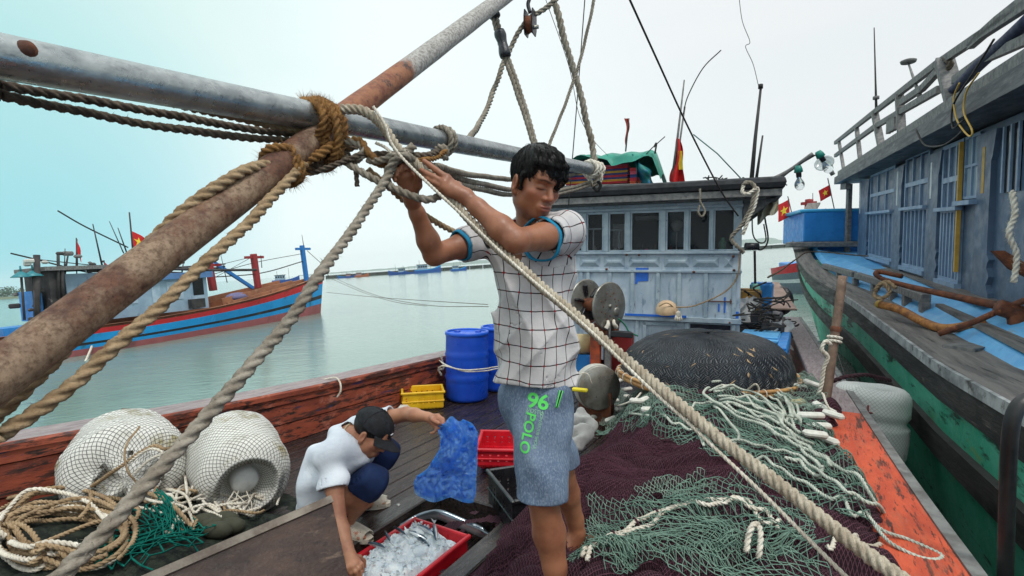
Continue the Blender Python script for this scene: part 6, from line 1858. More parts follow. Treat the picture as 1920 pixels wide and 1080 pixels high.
def barrel(label, c, r, h):
 root = thing('barrel', label, 'barrel', c, BG)
 pr = [(0, .0), (r * .93, 0), (r * .97, .015)]
 for i in range(1, 24):
  f = i / 24
  q = r * (.975 + .025 * math.sin(f * math.pi))
  for z, w, a in ((.33, .012, .012), (.36, .012, -.006), (.66, .012, .012), (.69, .012, -.006), (.05, .012, .006)): q += a * math.exp(-((f - z) / w) ** 2)
  pr.append((q, f * h))
 pr += [(r * .965, h * .975), (r * .90, h * .985)]
 m = MB(); m.lathe(pr, c, n=44); b_ = m.build('shell', M_BARREL, root)
 m = MB(); m.lathe([(r * .985, h * .945), (r * 1.02, h * .95), (r * 1.02, h * .995), (r * .98, h), (r * .93, h), (r * .92, h * .975), (0, h * .972)], c, n=44); l_ = m.build('lid', paint('barrel_lid', srgb(28, 96, 214), srgb(20, 80, 200), 4, .35, bump=.1), root)
 for a in (.4, 2.6):
  m = MB(); m.lathe([(0, .0), (.035, .0), (.035, .012), (0, .014)], c + V(math.cos(a) * r * .55, math.sin(a) * r * .55, h * .973), n=12); m.build('bung', M_BARREL, l_)
 return root
b1 = PZ(876, 747, 0); b1.z = .01
barrel('nearer blue barrel with a pale lid, tied with white line by the bulwark', b1, .232, .735)
b2 = PZ(938, 728, 0); b2.z = .01
barrel('blue barrel standing behind the nearer one, half hidden by the man', b2, .225, .73)
prope('barrel_line', 'white line tied round the blue barrels and back to the bulwark', [P(822, 690, 5.6), P(832, 686, 5.2), P(858, 692, 5.04), P(880, 694, 5.02), P(905, 692, 5.1), P(930, 688, 5.4), P(958, 682, 5.6)], .007, M_WHITER)
prope('barrel_line', 'second white line just under the upper one round the barrels', [P(824, 676, 5.7), P(836, 684, 5.2), P(870, 696, 5.02), P(905, 696, 5.1), P(940, 690, 5.45)], .006, M_WHITER)
prope('bulwark_line', 'pale line knotted to the bulwark left of the barrels', [P(826, 664, 5.75), P(832, 690, 5.7), P(822, 692, 5.7), P(828, 704, 5.7)], .012, M_WHITER)
def crate(name, label, base, ax, L, Wd, H, mat, group=None, holes=True, lip=.022, taper=.0, tilt=None, mark=None):
 """open fish crate: perforated walls and floor, a thick rim; base = centre of its floor"""
 ax = Vector(ax).normalized(); up = V(0, 0, 1)
 if tilt: up = Vector(tilt).normalized(); ax = (ax - up * ax.dot(up)).normalized()
 ay = up.cross(ax)
 root = thing(name, label, 'crate', base, group)
 t = .010
 def wall(o, d, n, Lw, nm):
  mb = MB()
  nx = max(5, int(Lw / .028)); nz = 6
  xs = np.linspace(-Lw / 2, Lw / 2, nx * 2 + 2); zs_ = np.linspace(.012, H, nz * 2 + 1)
  mt = Matrix((d, n, up)).transposed()
  for k in range(len(zs_) - 1):
   run = None
   for i in range(len(xs) - 1):
    hole = holes and k % 2 == 1 and 1 < k < len(zs_) - 4 and i % 4 == 2 and 1 < i < len(xs) - 4
    if not hole and run is None: run = xs[i]
    if (hole or i == len(xs) - 2) and run is not None:
     e = xs[i] if hole else xs[i + 1]
     mb.box(base + o + d * (run + e) / 2 + up * (zs_[k] + zs_[k + 1]) / 2, (e - run, t, zs_[k + 1] - zs_[k]), mt); run = None
  w = mb.build(nm, mat, root, fix=False)
  return w
 w1 = wall(ay * (-Wd / 2), ax, ay, L, 'side_wall'); wall(ay * (Wd / 2), ax, ay, L, 'side_wall')
 wall(ax * (-L / 2), ay, ax, Wd - t, 'end_wall'); wall(ax * (L / 2), ay, ax, Wd - t, 'end_wall')
 mb = MB(); mt = Matrix((ax, ay, up)).transposed()
 n = 9
 for i in range(n): mb.box(base + ay * lerp(-Wd / 2, Wd / 2, (i + .5) / n) + up * .006, (L, Wd / n * .72, .012), mt)
 for i in range(11): mb.box(base + ax * lerp(-L / 2, L / 2, (i + .5) / 11) + up * .004, (L / 11 * .55, Wd, .008), mt)
 mb.build('floor', mat, root, fix=False)
 mb = MB()
 for s_ in (-1, 1):
  mb.box(base + ay * s_ * (Wd / 2 + lip / 2 - .004) + up * (H - .006), (L + lip * 2, lip, .022), mt, bev=.005)
  mb.box(base + ax * s_ * (L / 2 + lip / 2 - .004) + up * (H - .0065), (lip, Wd - .004, .022), mt, bev=.005)
  mb.box(base + ay * s_ * (Wd / 2 + lip / 3) + up * (H * .45), (L + lip, lip * .5, .014), mt, bev=.003)
  mb.box(base + ax * s_ * (L / 2 + lip / 3) + up * (H * .452), (lip * .5, Wd, .014), mt, bev=.003)
 mb.build('rim', mat, root, fix=False)
 return root, ax, ay, up
cr, cax, cay, cup = crate('fish_crate', 'red fish crate filled with ice and small fish, gripped by the crouching man', B(1.90, -1.72, HZ), AX, .56, .36, .235, M_REDC, holes=True)
CRB = B(1.90, -1.72, HZ); CRH = .235
crate('fish_crate', 'empty black crate with pale flecks at the standing man\'s feet', B(2.60, -1.40, .012), V(-.35, .94, 0), .42, .33, .20, M_BLKC)
crate('fish_crate', 'upper of two nested empty red trays behind the standing man\'s leg', PZ(962, 884, .05) + V(.02, .2, .025), V(1, -.05, 0), .52, .38, .125, M_REDC, group='empty red trays')
crate('fish_crate', 'lower of two nested empty red trays behind the standing man\'s leg', PZ(962, 884, .0) + V(.02, .2, .012), V(1, -.02, 0), .50, .36, .09, M_REDC, group='empty red trays')
yb = PZ(783, 768, 0); yb.z = .012
crate('fish_crate', 'yellow crate standing on deck by the bulwark near the blue barrels', yb + V(.03, .12, 0), V(.97, .22, 0), .40, .28, .17, M_YELC)
m = MB(); m.box(yb + V(-.12, -.10, .035), (.11, .09, .05), bev=.02); tag(m.build('foam_block', flat('foam_scrap', srgb(214, 210, 200), .7)), 'scrap of white foam lying at the yellow crate', 'foam')
# ice heap and small fish
t = NT('crushed_ice')
M_ICE = t.done(t.mix(t.ramp(t.noise(24, 6, .7), .35, .7), srgb(214, 226, 234), srgb(244, 248, 250)), .2, 0, t.bump(t.noise(60, 6, .75), .9, .012), .5, Subsurface_Weight=.35, Subsurface_Radius=(.03, .04, .05))
icr = thing('ice_heap', 'heap of crushed ice mounded in the red crate', 'ice', CRB + V(0, 0, .1))
m = MB()
n1, n2 = 64, 44
rows = []
for i in range(n1 + 1):
 row = []
 for j in range(n2 + 1):
  x, y = (i / n1 - .5) * .545, (j / n2 - .5) * .345
  e = min(1, (.5 - abs(i / n1 - .5)) * 10) * min(1, (.5 - abs(j / n2 - .5)) * 10)
  q = V(x * 9, y * 9, .3)
  hgt = .178 + e * (.05 * (.5 + noise.noise(q)) + .03 * abs(noise.noise(q * 3)) + .014 * abs(noise.noise(q * 8)) + .03 * (1 - 4 * x * x - 20 * y * y))
  row.append(CRB + cax * x + cay * y + cup * hgt)
 rows.append(row)
m.grid(rows, sm=True); m.build('mound', M_ICE, icr, fix=False)
m = MB()
for k in range(420):
 x, y = random.uniform(-.24, .24), random.uniform(-.15, .15); i, j = int((x / .545 + .5) * n1), int((y / .345 + .5) * n2)
 p = rows[i][j] + V(0, 0, .004); r = random.uniform(.004, .013)
 vs = [p + Vector((random.gauss(0, 1), random.gauss(0, 1), random.gauss(0, 1))).normalized() * r for _ in range(6)]
 m.add(vs, [(0, 1, 2), (0, 2, 3), (0, 3, 4), (0, 4, 1), (5, 2, 1), (5, 3, 2), (5, 4, 3), (5, 1, 4)])
tag(m.build('ice_grains', M_ICE, icr, fix=False), kind='stuff')
for k in range(7):
 x, y = random.uniform(-.2, .2), random.uniform(-.12, .1); i, j = int((x / .545 + .5) * n1), int((y / .345 + .5) * n2)
 m = MB(); m.ball(rows[i][j] + V(0, 0, -.008), random.uniform(.024, .042), 16, scale=(1.2, 1, .7))
 for q in range(len(m.v)): m.v[q] += (m.v[q] - rows[i][j]).normalized() * .007 * noise.noise(m.v[q] * 60)
 m.build('ice_lump', M_ICE, icr, fix=False)
def fish_skin(name, back, belly, rough=.22, metal=.55):
 t = NT(name)
 at = t.attr(); x, y, _ = t.sep(at.outputs['Vector'])
 c = t.mix(t.ramp(t.math('ADD', y, t.math('MULTIPLY', t.math('SUBTRACT', t.noise(30, 4), .5), .25)), .45, .75), belly, back)
 return t.done(c, rough, metal, t.bump(t.noise(200, 3), .15, .002), .6)
M_FISH = fish_skin('small_fish_skin', srgb(66, 84, 100), srgb(206, 212, 214))
M_RIB = fish_skin('ribbon_fish_skin', srgb(120, 132, 140), srgb(196, 204, 208), .18, .7)
def fish(name, label, path, hgt, wid, mat, prof, side, group=None, tail=True):
 """body swept along path; prof(f) the relative depth; side: direction of its back"""
 pts = smooth_path(path, 8); n = len(pts)
 root = thing(name, label, 'fish', pts[n // 2] - V(0, 0, wid), group)
 rows = []; uv = []
 for i, p in enumerate(pts):
  f = i / (n - 1); tg = (pts[min(i + 1, n - 1)] - pts[max(i - 1, 0)]).normalized()
  up_ = (Vector(side) - tg * tg.dot(Vector(side))).normalized(); sd = tg.cross(up_)
  row = []
  for k in range(14):
   a = 2 * math.pi * k / 14
   row.append(p + up_ * math.cos(a) * hgt * prof(f) + sd * math.sin(a) * wid * prof(f)); uv += [f, .5 + .5 * math.cos(a)]
  rows.append(row)
 m = MB(); m.grid(rows, closed=True); m.add(rows[0], [tuple(range(14))]); m.add(rows[-1], [tuple(range(14))])
 uv += uv[:28] + uv[-28:]
 o = m.build('body', mat, root); a_ = o.data.attributes.new('puv', 'FLOAT2', 'POINT'); a_.data.foreach_set('vector', uv[:len(o.data.vertices) * 2])
 if tail:
  tg = (pts[-1] - pts[-2]).normalized(); up_ = (Vector(side) - tg * tg.dot(Vector(side))).normalized(); e = pts[-1]
  m = MB(); q = tg.cross(up_) * .0012
  m.prism([e - tg * .01, e + tg * .03 + up_ * hgt * 1.3, e + tg * .018, e + tg * .03 - up_ * hgt * 1.3], q); m.build('tail', mat, root)
 for s_ in (-1, 1):
  i = max(1, int(n * .07)); tg = (pts[i + 1] - pts[i - 1]).normalized(); up_ = (Vector(side) - tg * tg.dot(Vector(side))).normalized(); sd = tg.cross(up_)
  f = i / (n - 1); m = MB(); m.ball(pts[i] + up_ * hgt * prof(f) * .25 + sd * s_ * wid * prof(f) * .92, max(hgt * .14, .003), 10)
  m.build('eye', M_TAPE, o)
 return root
sp = lambda f: max(.06, math.sin(math.pi * min(1, f * .86 + .10)) ** .8)
FGp = 'small silver fish on the ice'
for k, (x, y, a, lab) in enumerate(((.20, .03, .55, 'silver fish standing up at the far corner of the ice'), (.17, .055, .62, 'silver fish beside the upright one at the crate\'s back'), (.215, -.02, .25, 'silver fish with its tail up near the crate\'s back rim'),
         (.10, .12, -.6, 'silver fish lying flat at the left side of the ice'), (.02, .135, -.7, 'silver fish half under ice along the left rim'), (-.06, .13, -.5, 'silver fish nearest the crouching man\'s hand'),
         (.15, .0, .4, 'silver fish half buried below the upright ones'))):
 i, j = int((x / .545 + .5) * n1), int((y / .345 + .5) * n2)
 p = rows[i][j] + V(0, 0, .016)
 d_ = (cax * math.cos(a * 3.1) + cay * math.sin(a * 3.1) + V(0, 0, .35 if k < 3 else .05)).normalized() * .058
 fish('small_fish', lab, [p - d_, p - d_ * .3 + V(0, 0, .003), p + d_ * .4 + V(0, 0, .003), p + d_], .014, .008, M_FISH, sp, cay + V(0, 0, .6), FGp)
rp_ = [PZ(652, 1033, -.16), PZ(688, 1020, -.13), PZ(716, 1008, -.09), PZ(748, 990, -.05), PZ(779, 973, -.02), PZ(800, 966, -.02), PZ(824, 965, -.04), PZ(857, 978, -.08), PZ(892, 993, -.12), PZ(924, 1008, -.15)]
fish('ribbon_fish', 'long silver ribbon fish arched over the hatch edge behind the red crate', rp_[::-1], .033, .016, M_RIB, lambda f: min(1, .28 + f * 9) * max(.10, 1 - max(0, f - .25) * 1.05), (.25, .2, 1), tail=False)
# weathered hatch board propped in the foreground
M_BOARD = paint('old_brown_board', srgb(76, 54, 45), srgb(52, 36, 32), 5, .42, layers=[(srgb(124, 102, 86), 9, .56, .74, (1, 4, 1), .8), (srgb(38, 30, 28), 16, .56, .68, (1, 4, 1), .8)], stretch=(1, 3, 1), rz=rad(-40), bump=.6, bscale=40)
q0, q1 = P(622, 938, 2.22), P(180, 1130, 1.62)
dn = (P(662, 1120, 2.02) - q0)
ed = q1 - q0
m = MB()
pl = [q0 + ed * .012, q0 + ed, q0 + ed + dn * 1.6, q0 + dn * 1.6, q0 + dn * .04]
nrm_ = ed.cross(dn).normalized()
if nrm_.y < 0: nrm_ = -nrm_
m.prism(pl, nrm_ * .035)
hb_ = thing('hatch_board', 'old brown hatch board propped up in the foreground', 'board', q0 + dn); m.build('board', M_BOARD, hb_)
m = MB(); m.beam(q0 - nrm_ * .001 + V(0, 0, .006), q0 + ed + V(0, 0, .006) - nrm_ * .001, .03, .012, up=nrm_); m.build('edge_strip', paint('worn_board_edge', srgb(150, 140, 128), srgb(110, 96, 86), 10, .7, bump=.4), hb_)
# the two netted foam floats by the bulwark
M_NET1 = netted_mat('black_netted_foam', srgb(44, 46, 44))
M_NET2 = netted_mat('stained_netted_foam', srgb(54, 52, 44), None, .8)
FLG = 'netted foam floats on deck'
f1 = P(236, 872, 3.05); a1 = V(.62, -.76, .02)
r1 = thing('foam_float', 'large white foam float under black net, left one against the bulwark', 'float', f1 - V(0, 0, .3), FLG)
pr = prof_can(.30, -.36, .30, .16, ((.85, .05, .01),))
float_body(f1, a1, pr, mat=M_NET1, parent=r1, name='float_body', cells=58, wob=.035)
fe = f1 + a1.normalized() * .31
prope('tie_rope', None, [P(118, 940, 2.95), P(150, 925, 2.8), P(215, 882, 2.62), P(260, 850, 2.60), P(290, 835, 2.60), P(310, 842, 2.6), P(335, 838, 2.66)], .009, M_MANILA, parent=r1, fuzz=100)
prope('tie_rope', None, [P(240, 868, 2.60), P(280, 842, 2.58), P(305, 850, 2.58), P(280, 862, 2.58), P(250, 890, 2.58)], .007, M_WHITER, parent=r1)
prope('tie_rope', None, [P(262, 800, 2.75), P(236, 838, 2.62), P(238, 880, 2.58), P(256, 905, 2.6)], .005, M_MANILA, parent=r1)
f2 = P(448, 873, 3.12); a2 = V(.60, -.78, -.16)
r2 = thing('foam_float', 'stained white foam float with a sunken round end, right one of the pair', 'float', f2 - V(0, 0, .3), FLG)
prc = prof_can(.262, -.34, .26, .12)[:-2] + [(.20, .255), (.15, .20), (.11, .14), (.075, .13), (.07, .17), (.05, .185), (0, .185)]
float_body(f2, a2, prc, mat=M_NET2, parent=r2, name='float_body', cells=54, wob=.022)
m = MB(); m.lathe([(.078, .14), (.076, .19), (.06, .205), (0, .207)], f2, a2, 20); m.build('hub', flat('white_foam_hub', srgb(214, 214, 212), .6), r2)
fe2 = f2 + a2.normalized() * .21
for k in range(5):
 a_ = random.uniform(-1, 1); m = MB(); m.tube(smooth_path([fe2 + V(random.uniform(-.06, .06), -.02, -.04), fe2 + V(random.uniform(-.1, .1), -.10, -.12), fe2 + V(random.uniform(-.15, .1), -.12, -.24)], 5), .0035, 5); m.build('nylon_tie', M_WHITER, r2)
# rope ends on the left rail
prope('rail_rope', 'frayed rope hitched over the left rail above the floats', [P(230, 768, 3.55), P(262, 770, 3.5), P(285, 776, 3.42), P(272, 782, 3.40), P(255, 772, 3.5), P(290, 790, 3.36)], .011, M_DARKR, fuzz=200)
prope('rail_rope', 'thin pale line hanging over the left rail near its middle', [P(604, 712, 4.65), P(628, 708, 4.6), P(637, 716, 4.55), P(639, 732, 4.5), P(632, 745, 4.48)], .008, M_WHITER)
# ------------------------------------------------------------------ nets, ropes and the basket boat on deck
def sstep(a, b, x):
 t = np.clip((x - a) / (b - a), 0, 1); return t * t * (3 - 2 * t)
_W = [(rng.normal(0, 1, 2), rng.uniform(0, 6.28), f) for f in (1.6, 2.6, 3.6, 5, 7, 9, 12, 15, 19, 24)]
def mound_h(u, v):
 """height of the heaped net (arrays)"""
 u, v = np.asarray(u, float), np.asarray(v, float)
 lv = -1.45 + .07 * np.sin(u * 2.3) + .05 * np.sin(u * 6.1 + 1) + .34 * sstep(2.5, 1.3, u)
 h = .47 * sstep(lv, lv + .62, v) * sstep(.40, .17, v + .05 * u - .17 - .05 * np.sin(u * 3.1)) * sstep(.2, 1.3, u) * sstep(6.3, 5.2, u)
 h *= 1 - .30 * sstep(2.3, 1.3, u) * sstep(-.3, -.9, v)
 h = h - .15 * np.exp(-((u - 2.0) ** 2 / .035 + (v + .80) ** 2 / .030))
 w = 0
 for d, ph, f in _W:
  d = d / np.linalg.norm(d); d = np.array([d[0] * .55, d[1] * 1.0])
  w = w + np.sin((u * d[0] + v * d[1]) * f + ph + .8 * np.sin(u * 1.9 + v * 2.7 + ph)) / f
 x, y = u * .5 + v * .866, u * .866 - v * .5
 rid = np.abs(np.sin(y * 19 + x * 2.5 + 1.7 * np.sin(x * 3.7 + y) + 1.2 * np.sin(x * 7 - y * 4))) ** .6
 rid2 = np.abs(np.sin(y * 8 - x * 3 + 1.9 * np.sin(x * 2.9 + y * 2)))
 rid3 = np.abs(np.sin(y * 30 + 2.6 * np.sin(x * 5 + y * 3) + 1.8 * np.sin(x * 11))) ** .5
 return np.maximum(h + np.where(h > .04, 1, h / .04) * (w * .085 + (rid - .6) * .095 + (rid2 - .6) * .11 + (rid3 - .7) * .06), -.05)
def mound_s(u, v):
 """the heap without its creases: what a stiffer rope or net rides on"""
 u, v = np.asarray(u, float), np.asarray(v, float)
 return sum(mound_h(u + .13 * a, v + .13 * b) for a in (-1, 0, 1) for b in (-.8, 0, .8)) / 9 + .02
def MP(u, v, up=0.0):
 return B(u, v, max(float(mound_s(u, v)), float(mound_h(u, v)) - .004) + up)
def puv(px, py, z=.42):
 """plan (u, v) where the pixel meets the heap"""
 for _ in range(6):
  p = PZ(px, py, z); u, v = p.dot(AX), p.dot(AY); z = float(mound_s(u, v))
 return u, v
def inside(poly, u, v):
 r = np.zeros(u.shape, bool); n = len(poly)
 for i in range(n):
  (x0, y0), (x1, y1) = poly[i], poly[(i + 1) % n]
  c = ((y0 > v) != (y1 > v)) & (u < (x1 - x0) * (v - y0) / (y1 - y0 + 1e-12) + x0)
  r ^= c
 return r
def prisms(name, A_, B_, r, mat, parent=None, heel=True):
 """thin three sided strands between point arrays"""
 n = len(A_)
 d = B_ - A_; L = np.linalg.norm(d, axis=1, keepdims=True) + 1e-9; d = d / L
 ref = np.where(np.abs(d[:, 2:3]) < .9, np.array([[0, 0, 1.0]]), np.array([[1.0, 0, 0]]))
 x = np.cross(d, ref); x /= np.linalg.norm(x, axis=1, keepdims=True) + 1e-9; y = np.cross(d, x)
 vs = np.empty((n, 6, 3), np.float32)
 for k in range(3):
  a = 2 * math.pi * k / 3
  o = (x * math.cos(a) + y * math.sin(a)) * r
  vs[:, k] = A_ - d * r * .5 + o; vs[:, 3 + k] = B_ + d * r * .5 + o
 base = (np.arange(n) * 6)[:, None]
 F = np.concatenate([base + np.array([[k, (k + 1) % 3, 3 + (k + 1) % 3, 3 + k]]) for k in range(3)], 1).reshape(-1, 4)
 me = bpy.data.meshes.new(name)
 V_ = vs.reshape(-1, 3)
 me.vertices.add(len(V_)); me.vertices.foreach_set('co', V_.ravel())
 me.loops.add(F.size); me.loops.foreach_set('vertex_index', F.astype(np.int32).ravel())
 me.polygons.add(len(F)); me.polygons.foreach_set('loop_start', np.arange(0, F.size, 4, dtype=np.int32))
 me.polygons.foreach_set('use_smooth', np.ones(len(F), bool))
 me.update(); me.validate(); me.materials.append(mat)
 return link_mesh(name, me, parent, heel)
def net_over(name, label, polys, cell, r, mat, up=.012, warp=.05, ang=0.0, lift=.03, seed=1, thin=0.0, asp=.72, hfn=mound_s):
 """a diamond mesh net draped over the heap inside the plan polygons"""
 allp = [p for q in polys for p in q]
 u0, u1 = min(p[0] for p in allp), max(p[0] for p in allp); v0, v1 = min(p[1] for p in allp), max(p[1] for p in allp)
 cu, cv = (u0 + u1) / 2, (v0 + v1) / 2; R_ = math.hypot(u1 - u0, v1 - v0) / 2 * 1.1
 n = int(2 * R_ / cell); n2 = int(2 * R_ / (cell * asp))
 I, J = np.meshgrid(np.arange(n), np.arange(n2), indexing='ij')
 x = (I + .5 * (J % 2)) * cell - R_; y = J * cell * asp * .5 * 2 - R_
 r_ = np.random.default_rng(seed)
 ca, sa = math.cos(ang), math.sin(ang)
 U_ = cu + x * ca - y * sa; V2 = cv + x * sa + y * ca
 dx = sum(np.sin(U_ * f + V2 * g + p) for f, g, p in ((3, 5, 0), (7, -4, 1), (11, 9, 2), (-5, 13, 4))) * warp * .35
 dy = sum(np.sin(U_ * f + V2 * g + p) for f, g, p in ((4, -3, 3), (-8, 6, 1.5), (9, 12, .2), (14, -5, 2))) * warp * .35
 U2 = U_ + dx + r_.normal(0, cell * .10, U_.shape); V3 = V2 + dy + r_.normal(0, cell * .10, U_.shape)
 Z = np.maximum(hfn(U2, V3), mound_h(U2, V3) - .004 if hfn is mound_s else -9) + up + lift * np.clip(np.sin(U_ * 9 + 2 * np.sin(V2 * 7)) * np.sin(V2 * 11 + seed), 0, 1) + r_.uniform(0, cell * .10, U_.shape)
 Pt = np.stack([U2 * AX.x + V3 * AY.x, U2 * AX.y + V3 * AY.y, Z], -1)
 ok = np.zeros(U_.shape, bool)
 jx = U2 + .03 * np.sin(V3 * 31 + seed); jy = V3 + .03 * np.sin(U2 * 27 + seed)
 for q in polys: ok |= inside(q, jx, jy)
 A_, B_ = [], []
 for par in (0, 1):
  js = np.arange(par, n2 - 1, 2)
  for di in (0, -1) if par == 0 else (0, 1):
   i = np.arange(1, n - 1)
   II, JJ = np.meshgrid(i, js, indexing='ij')
   m_ = ok[II, JJ] & ok[II + di, JJ + 1]
   if thin: m_ &= r_.random(m_.shape) > thin
   A_.append(Pt[II, JJ][m_]); B_.append(Pt[II + di, JJ + 1][m_])
 A_, B_ = np.concatenate(A_), np.concatenate(B_)
 o = prisms(name, A_, B_, r, mat)
 return tag(o, label, 'net') if label else o
# the heap itself: dark maroon fine mesh
t = NT('maroon_net')
at = t.attr(); x, y, _ = t.sep(at.outputs['Vector'])
nz = t.math('MULTIPLY', t.noise(9, 3), .9)
a = t.math('ABSOLUTE', t.math('SUBTRACT', t.math('FRACT', t.math('ADD', t.math('ADD', x, y), nz)), .5))
b = t.math('ABSOLUTE', t.math('SUBTRACT', t.math('FRACT', t.math('ADD', t.math('SUBTRACT', x, y), nz)), .5))
ln = t.ramp(t.math('MINIMUM', a, b), .05, .20, 1, 0)
n1_ = t.noise(3, 5, .6)
base = t.mix(t.ramp(n1_, .4, .65), srgb(42, 24, 32), srgb(60, 30, 42))
cc = t.mix(t.math('MULTIPLY', ln, .75), base, srgb(112, 72, 86))
cc = t.mix(t.ramp(t.noise(46, 5, .7), .60, .72, 0, .5), cc, srgb(22, 16, 20))
M_MAROON = t.done(cc, .85, 0, t.bump(t.math('ADD', ln, t.math('MULTIPLY', t.noise(70, 6, .75), 1.4)), .9, .008), .25)
nu, nv = 420, 160
uu = np.linspace(.05, 6.3, nu); vv_ = np.linspace(-1.75, .42, nv)
Ug, Vg = np.meshgrid(uu, vv_, indexing='ij')
Hg = mound_h(Ug, Vg)
m = MB()
m.grid([[B(Ug[i, j], Vg[i, j], max(Hg[i, j], -.02)) for j in range(nv)] for i in range(nu)])
m.f = [f for f in m.f if max(m.v[k].z for k in f) > .0]; m.m = [0] * len(m.f); m.s = [True] * len(m.f)
nh = m.build('net_heap', M_MAROON, fix=False)
tag(nh, 'great heap of dark maroon fishing net covering the deck at right', 'net')
uv_attr(nh, Ug.ravel() / .013, Vg.ravel() / .013)
M_TWG = rope_mat('grey_green_twine', srgb(124, 150, 136), srgb(98, 126, 114), srgb(62, 86, 78), 21)
M_TWG2 = rope_mat('pale_green_twine', srgb(150, 168, 154), srgb(122, 146, 134), srgb(80, 100, 92), 22)
M_TWM = rope_mat('maroon_twine', srgb(92, 56, 68), srgb(72, 42, 54), srgb(46, 28, 36), 23)
def poly(*pts): return [puv(*p) for p in pts]
near = poly((870, 1078), (960, 990), (1090, 860), (1180, 780), (1300, 780), (1450, 880), (1600, 1000), (1700, 1078))
near = near[:-1] + [puv(1690, 1075), puv(1500, 1078), puv(1200, 1079)]
net_over('fine_net', 'fine maroon net lying loose over the heap around the man\'s feet', [poly((880, 1079), (970, 985), (1075, 880), (1150, 800), (1290, 800), (1420, 900), (1480, 960), (1330, 940), (1090, 960), (1085, 1079))], .0165, .0011, M_TWM, .008, .06, .3, .02, 3)
net_over('green_net', 'grey green net spread in the foreground beside the man\'s bare feet', [poly((1068, 1085), (1080, 1010), (1100, 950), (1180, 932), (1260, 940), (1330, 908), (1410, 910), (1490, 960), (1545, 1010), (1570, 1085))], .024, .0020, M_TWG, .018, .07, .9, .035, 5)
net_over('green_net', 'looser layer of grey green net under the white ropes in the foreground', [poly((1090, 1085), (1110, 1000), (1200, 945), (1330, 925), (1440, 955), (1510, 1010), (1530, 1085))], .030, .0021, M_TWG, .034, .10, .35, .04, 25)
net_over('green_net', 'strip of grey green net running down the right side of the heap', [poly((1090, 792), (1200, 765), (1330, 740), (1440, 760), (1530, 800), (1600, 880), (1660, 960), (1690, 1040), (1600, 1000), (1500, 960), (1420, 905), (1340, 862), (1240, 825))], .024, .0024, M_TWG, .016, .06, .5, .03, 8)
net_over('green_net', 'small patch of grey green net at the lower right corner of the heap', [poly((1530, 1079), (1545, 1046), (1620, 1040), (1690, 1079))], .026, .0018, M_TWG, .016, .05, .2, .02, 9)
net_over('green_net', 'bunched pale green net in a narrow band across the maroon heap', [poly((1190, 928), (1260, 912), (1330, 915), (1345, 930), (1300, 938), (1240, 942))], .018, .0017, M_TWG2, .022, .05, .6, .02, 10)
net_over('green_net', 'pale green net draped over the floats left of the basket boat', [poly((1120, 790), (1160, 730), (1230, 735), (1290, 755), (1240, 790), (1160, 800))], .022, .0018, M_TWG2, .03, .05, .6, .05, 11)
net_over('green_net', 'grey green net bunched over the floats right of the basket boat', [poly((1480, 725), (1530, 720), (1550, 760), (1530, 800), (1480, 780), (1440, 745))], .024, .0018, M_TWG2, .03, .05, .1, .05, 12)
def hrope(name, label, pts, r, mat, up=None, group=None, strands=3, fuzz=0, parent=None, lay=7, dens=10, binding=None):
 """rope lying on the heap through pixels"""
 q = []
 for p in smooth_path([Vector((a[0], a[1], a[2] if len(a) > 2 else 0)) for a in pts], dens):
  u, v = puv(p.x, p.y); q.append(MP(u, v, (up or r * 1.1) + .02 + p.z))
 for _ in range(12): q = [q[0]] + [V(b.x, b.y, max(b.z * .6 + (a.z + c.z + b.z * 2) * .1, (a.z + b.z + c.z) / 3)) for a, b, c in zip(q, q[1:], q[2:])] + [q[-1]]
 q = smooth_path(q[::3] + ([q[-1]] if (len(q) - 1) % 3 else []), 6)
 m = MB(); m.rope(q, r, strands, lay, fuzz=fuzz, fl=.012, raw=True)
 o = m.build(name, mat, parent, fix=False)
 if not parent: tag(o, label, 'rope', group)
 return o, q
# white head rope in the foreground with dark bindings
for lab, off in (('thick white rope arching over the green net in the foreground', 0), ('second white rope laid along the thick one in the foreground', 9)):
 o, q = hrope('head_rope', lab, [(1092 + off, 1079), (1112 + off, 1048), (1150 + off * .7, 1018 + off * .4), (1210, 992 + off), (1260, 972 + off), (1308, 958 + off), (1360, 957 + off), (1410, 968 + off), (1460, 998 + off)], .0085, M_WHITER, fuzz=60)
 if off == 0: QH = q
for k in (14, 26, 40, 54, 68):
 if k + 2 < len(QH):
  d_ = (QH[k + 1] - QH[k]).normalized(); e1_ = d_.orthogonal().normalized(); e2_ = d_.cross(e1_)
  m = MB(); m.rope([QH[k] + V(0, 0, -.004) + (e1_ * math.cos(x_) + e2_ * math.sin(x_)) * .017 for x_ in np.linspace(0, 6.283, 11)[:-1]], .0035, closed=True)
  tag(m.build('binding_cord', M_TWM, fix=False), 'short maroon cord binding the white ropes together', 'cord', 'maroon bindings on the white ropes')
hrope('head_rope', 'white rope looping up at the bottom edge right of centre', [(1398, 1079, .05), (1404, 1062, .07), (1418, 1052, .07), (1424, 1062, .03), (1420, 1079, 0)], .0095, M_WHITER, fuzz=60)
hrope('head_rope', 'white rope end curling at the lower right of the heap', [(1550, 1066), (1580, 1045), (1610, 1036), (1650, 1050)], .0075, M_WHITER)
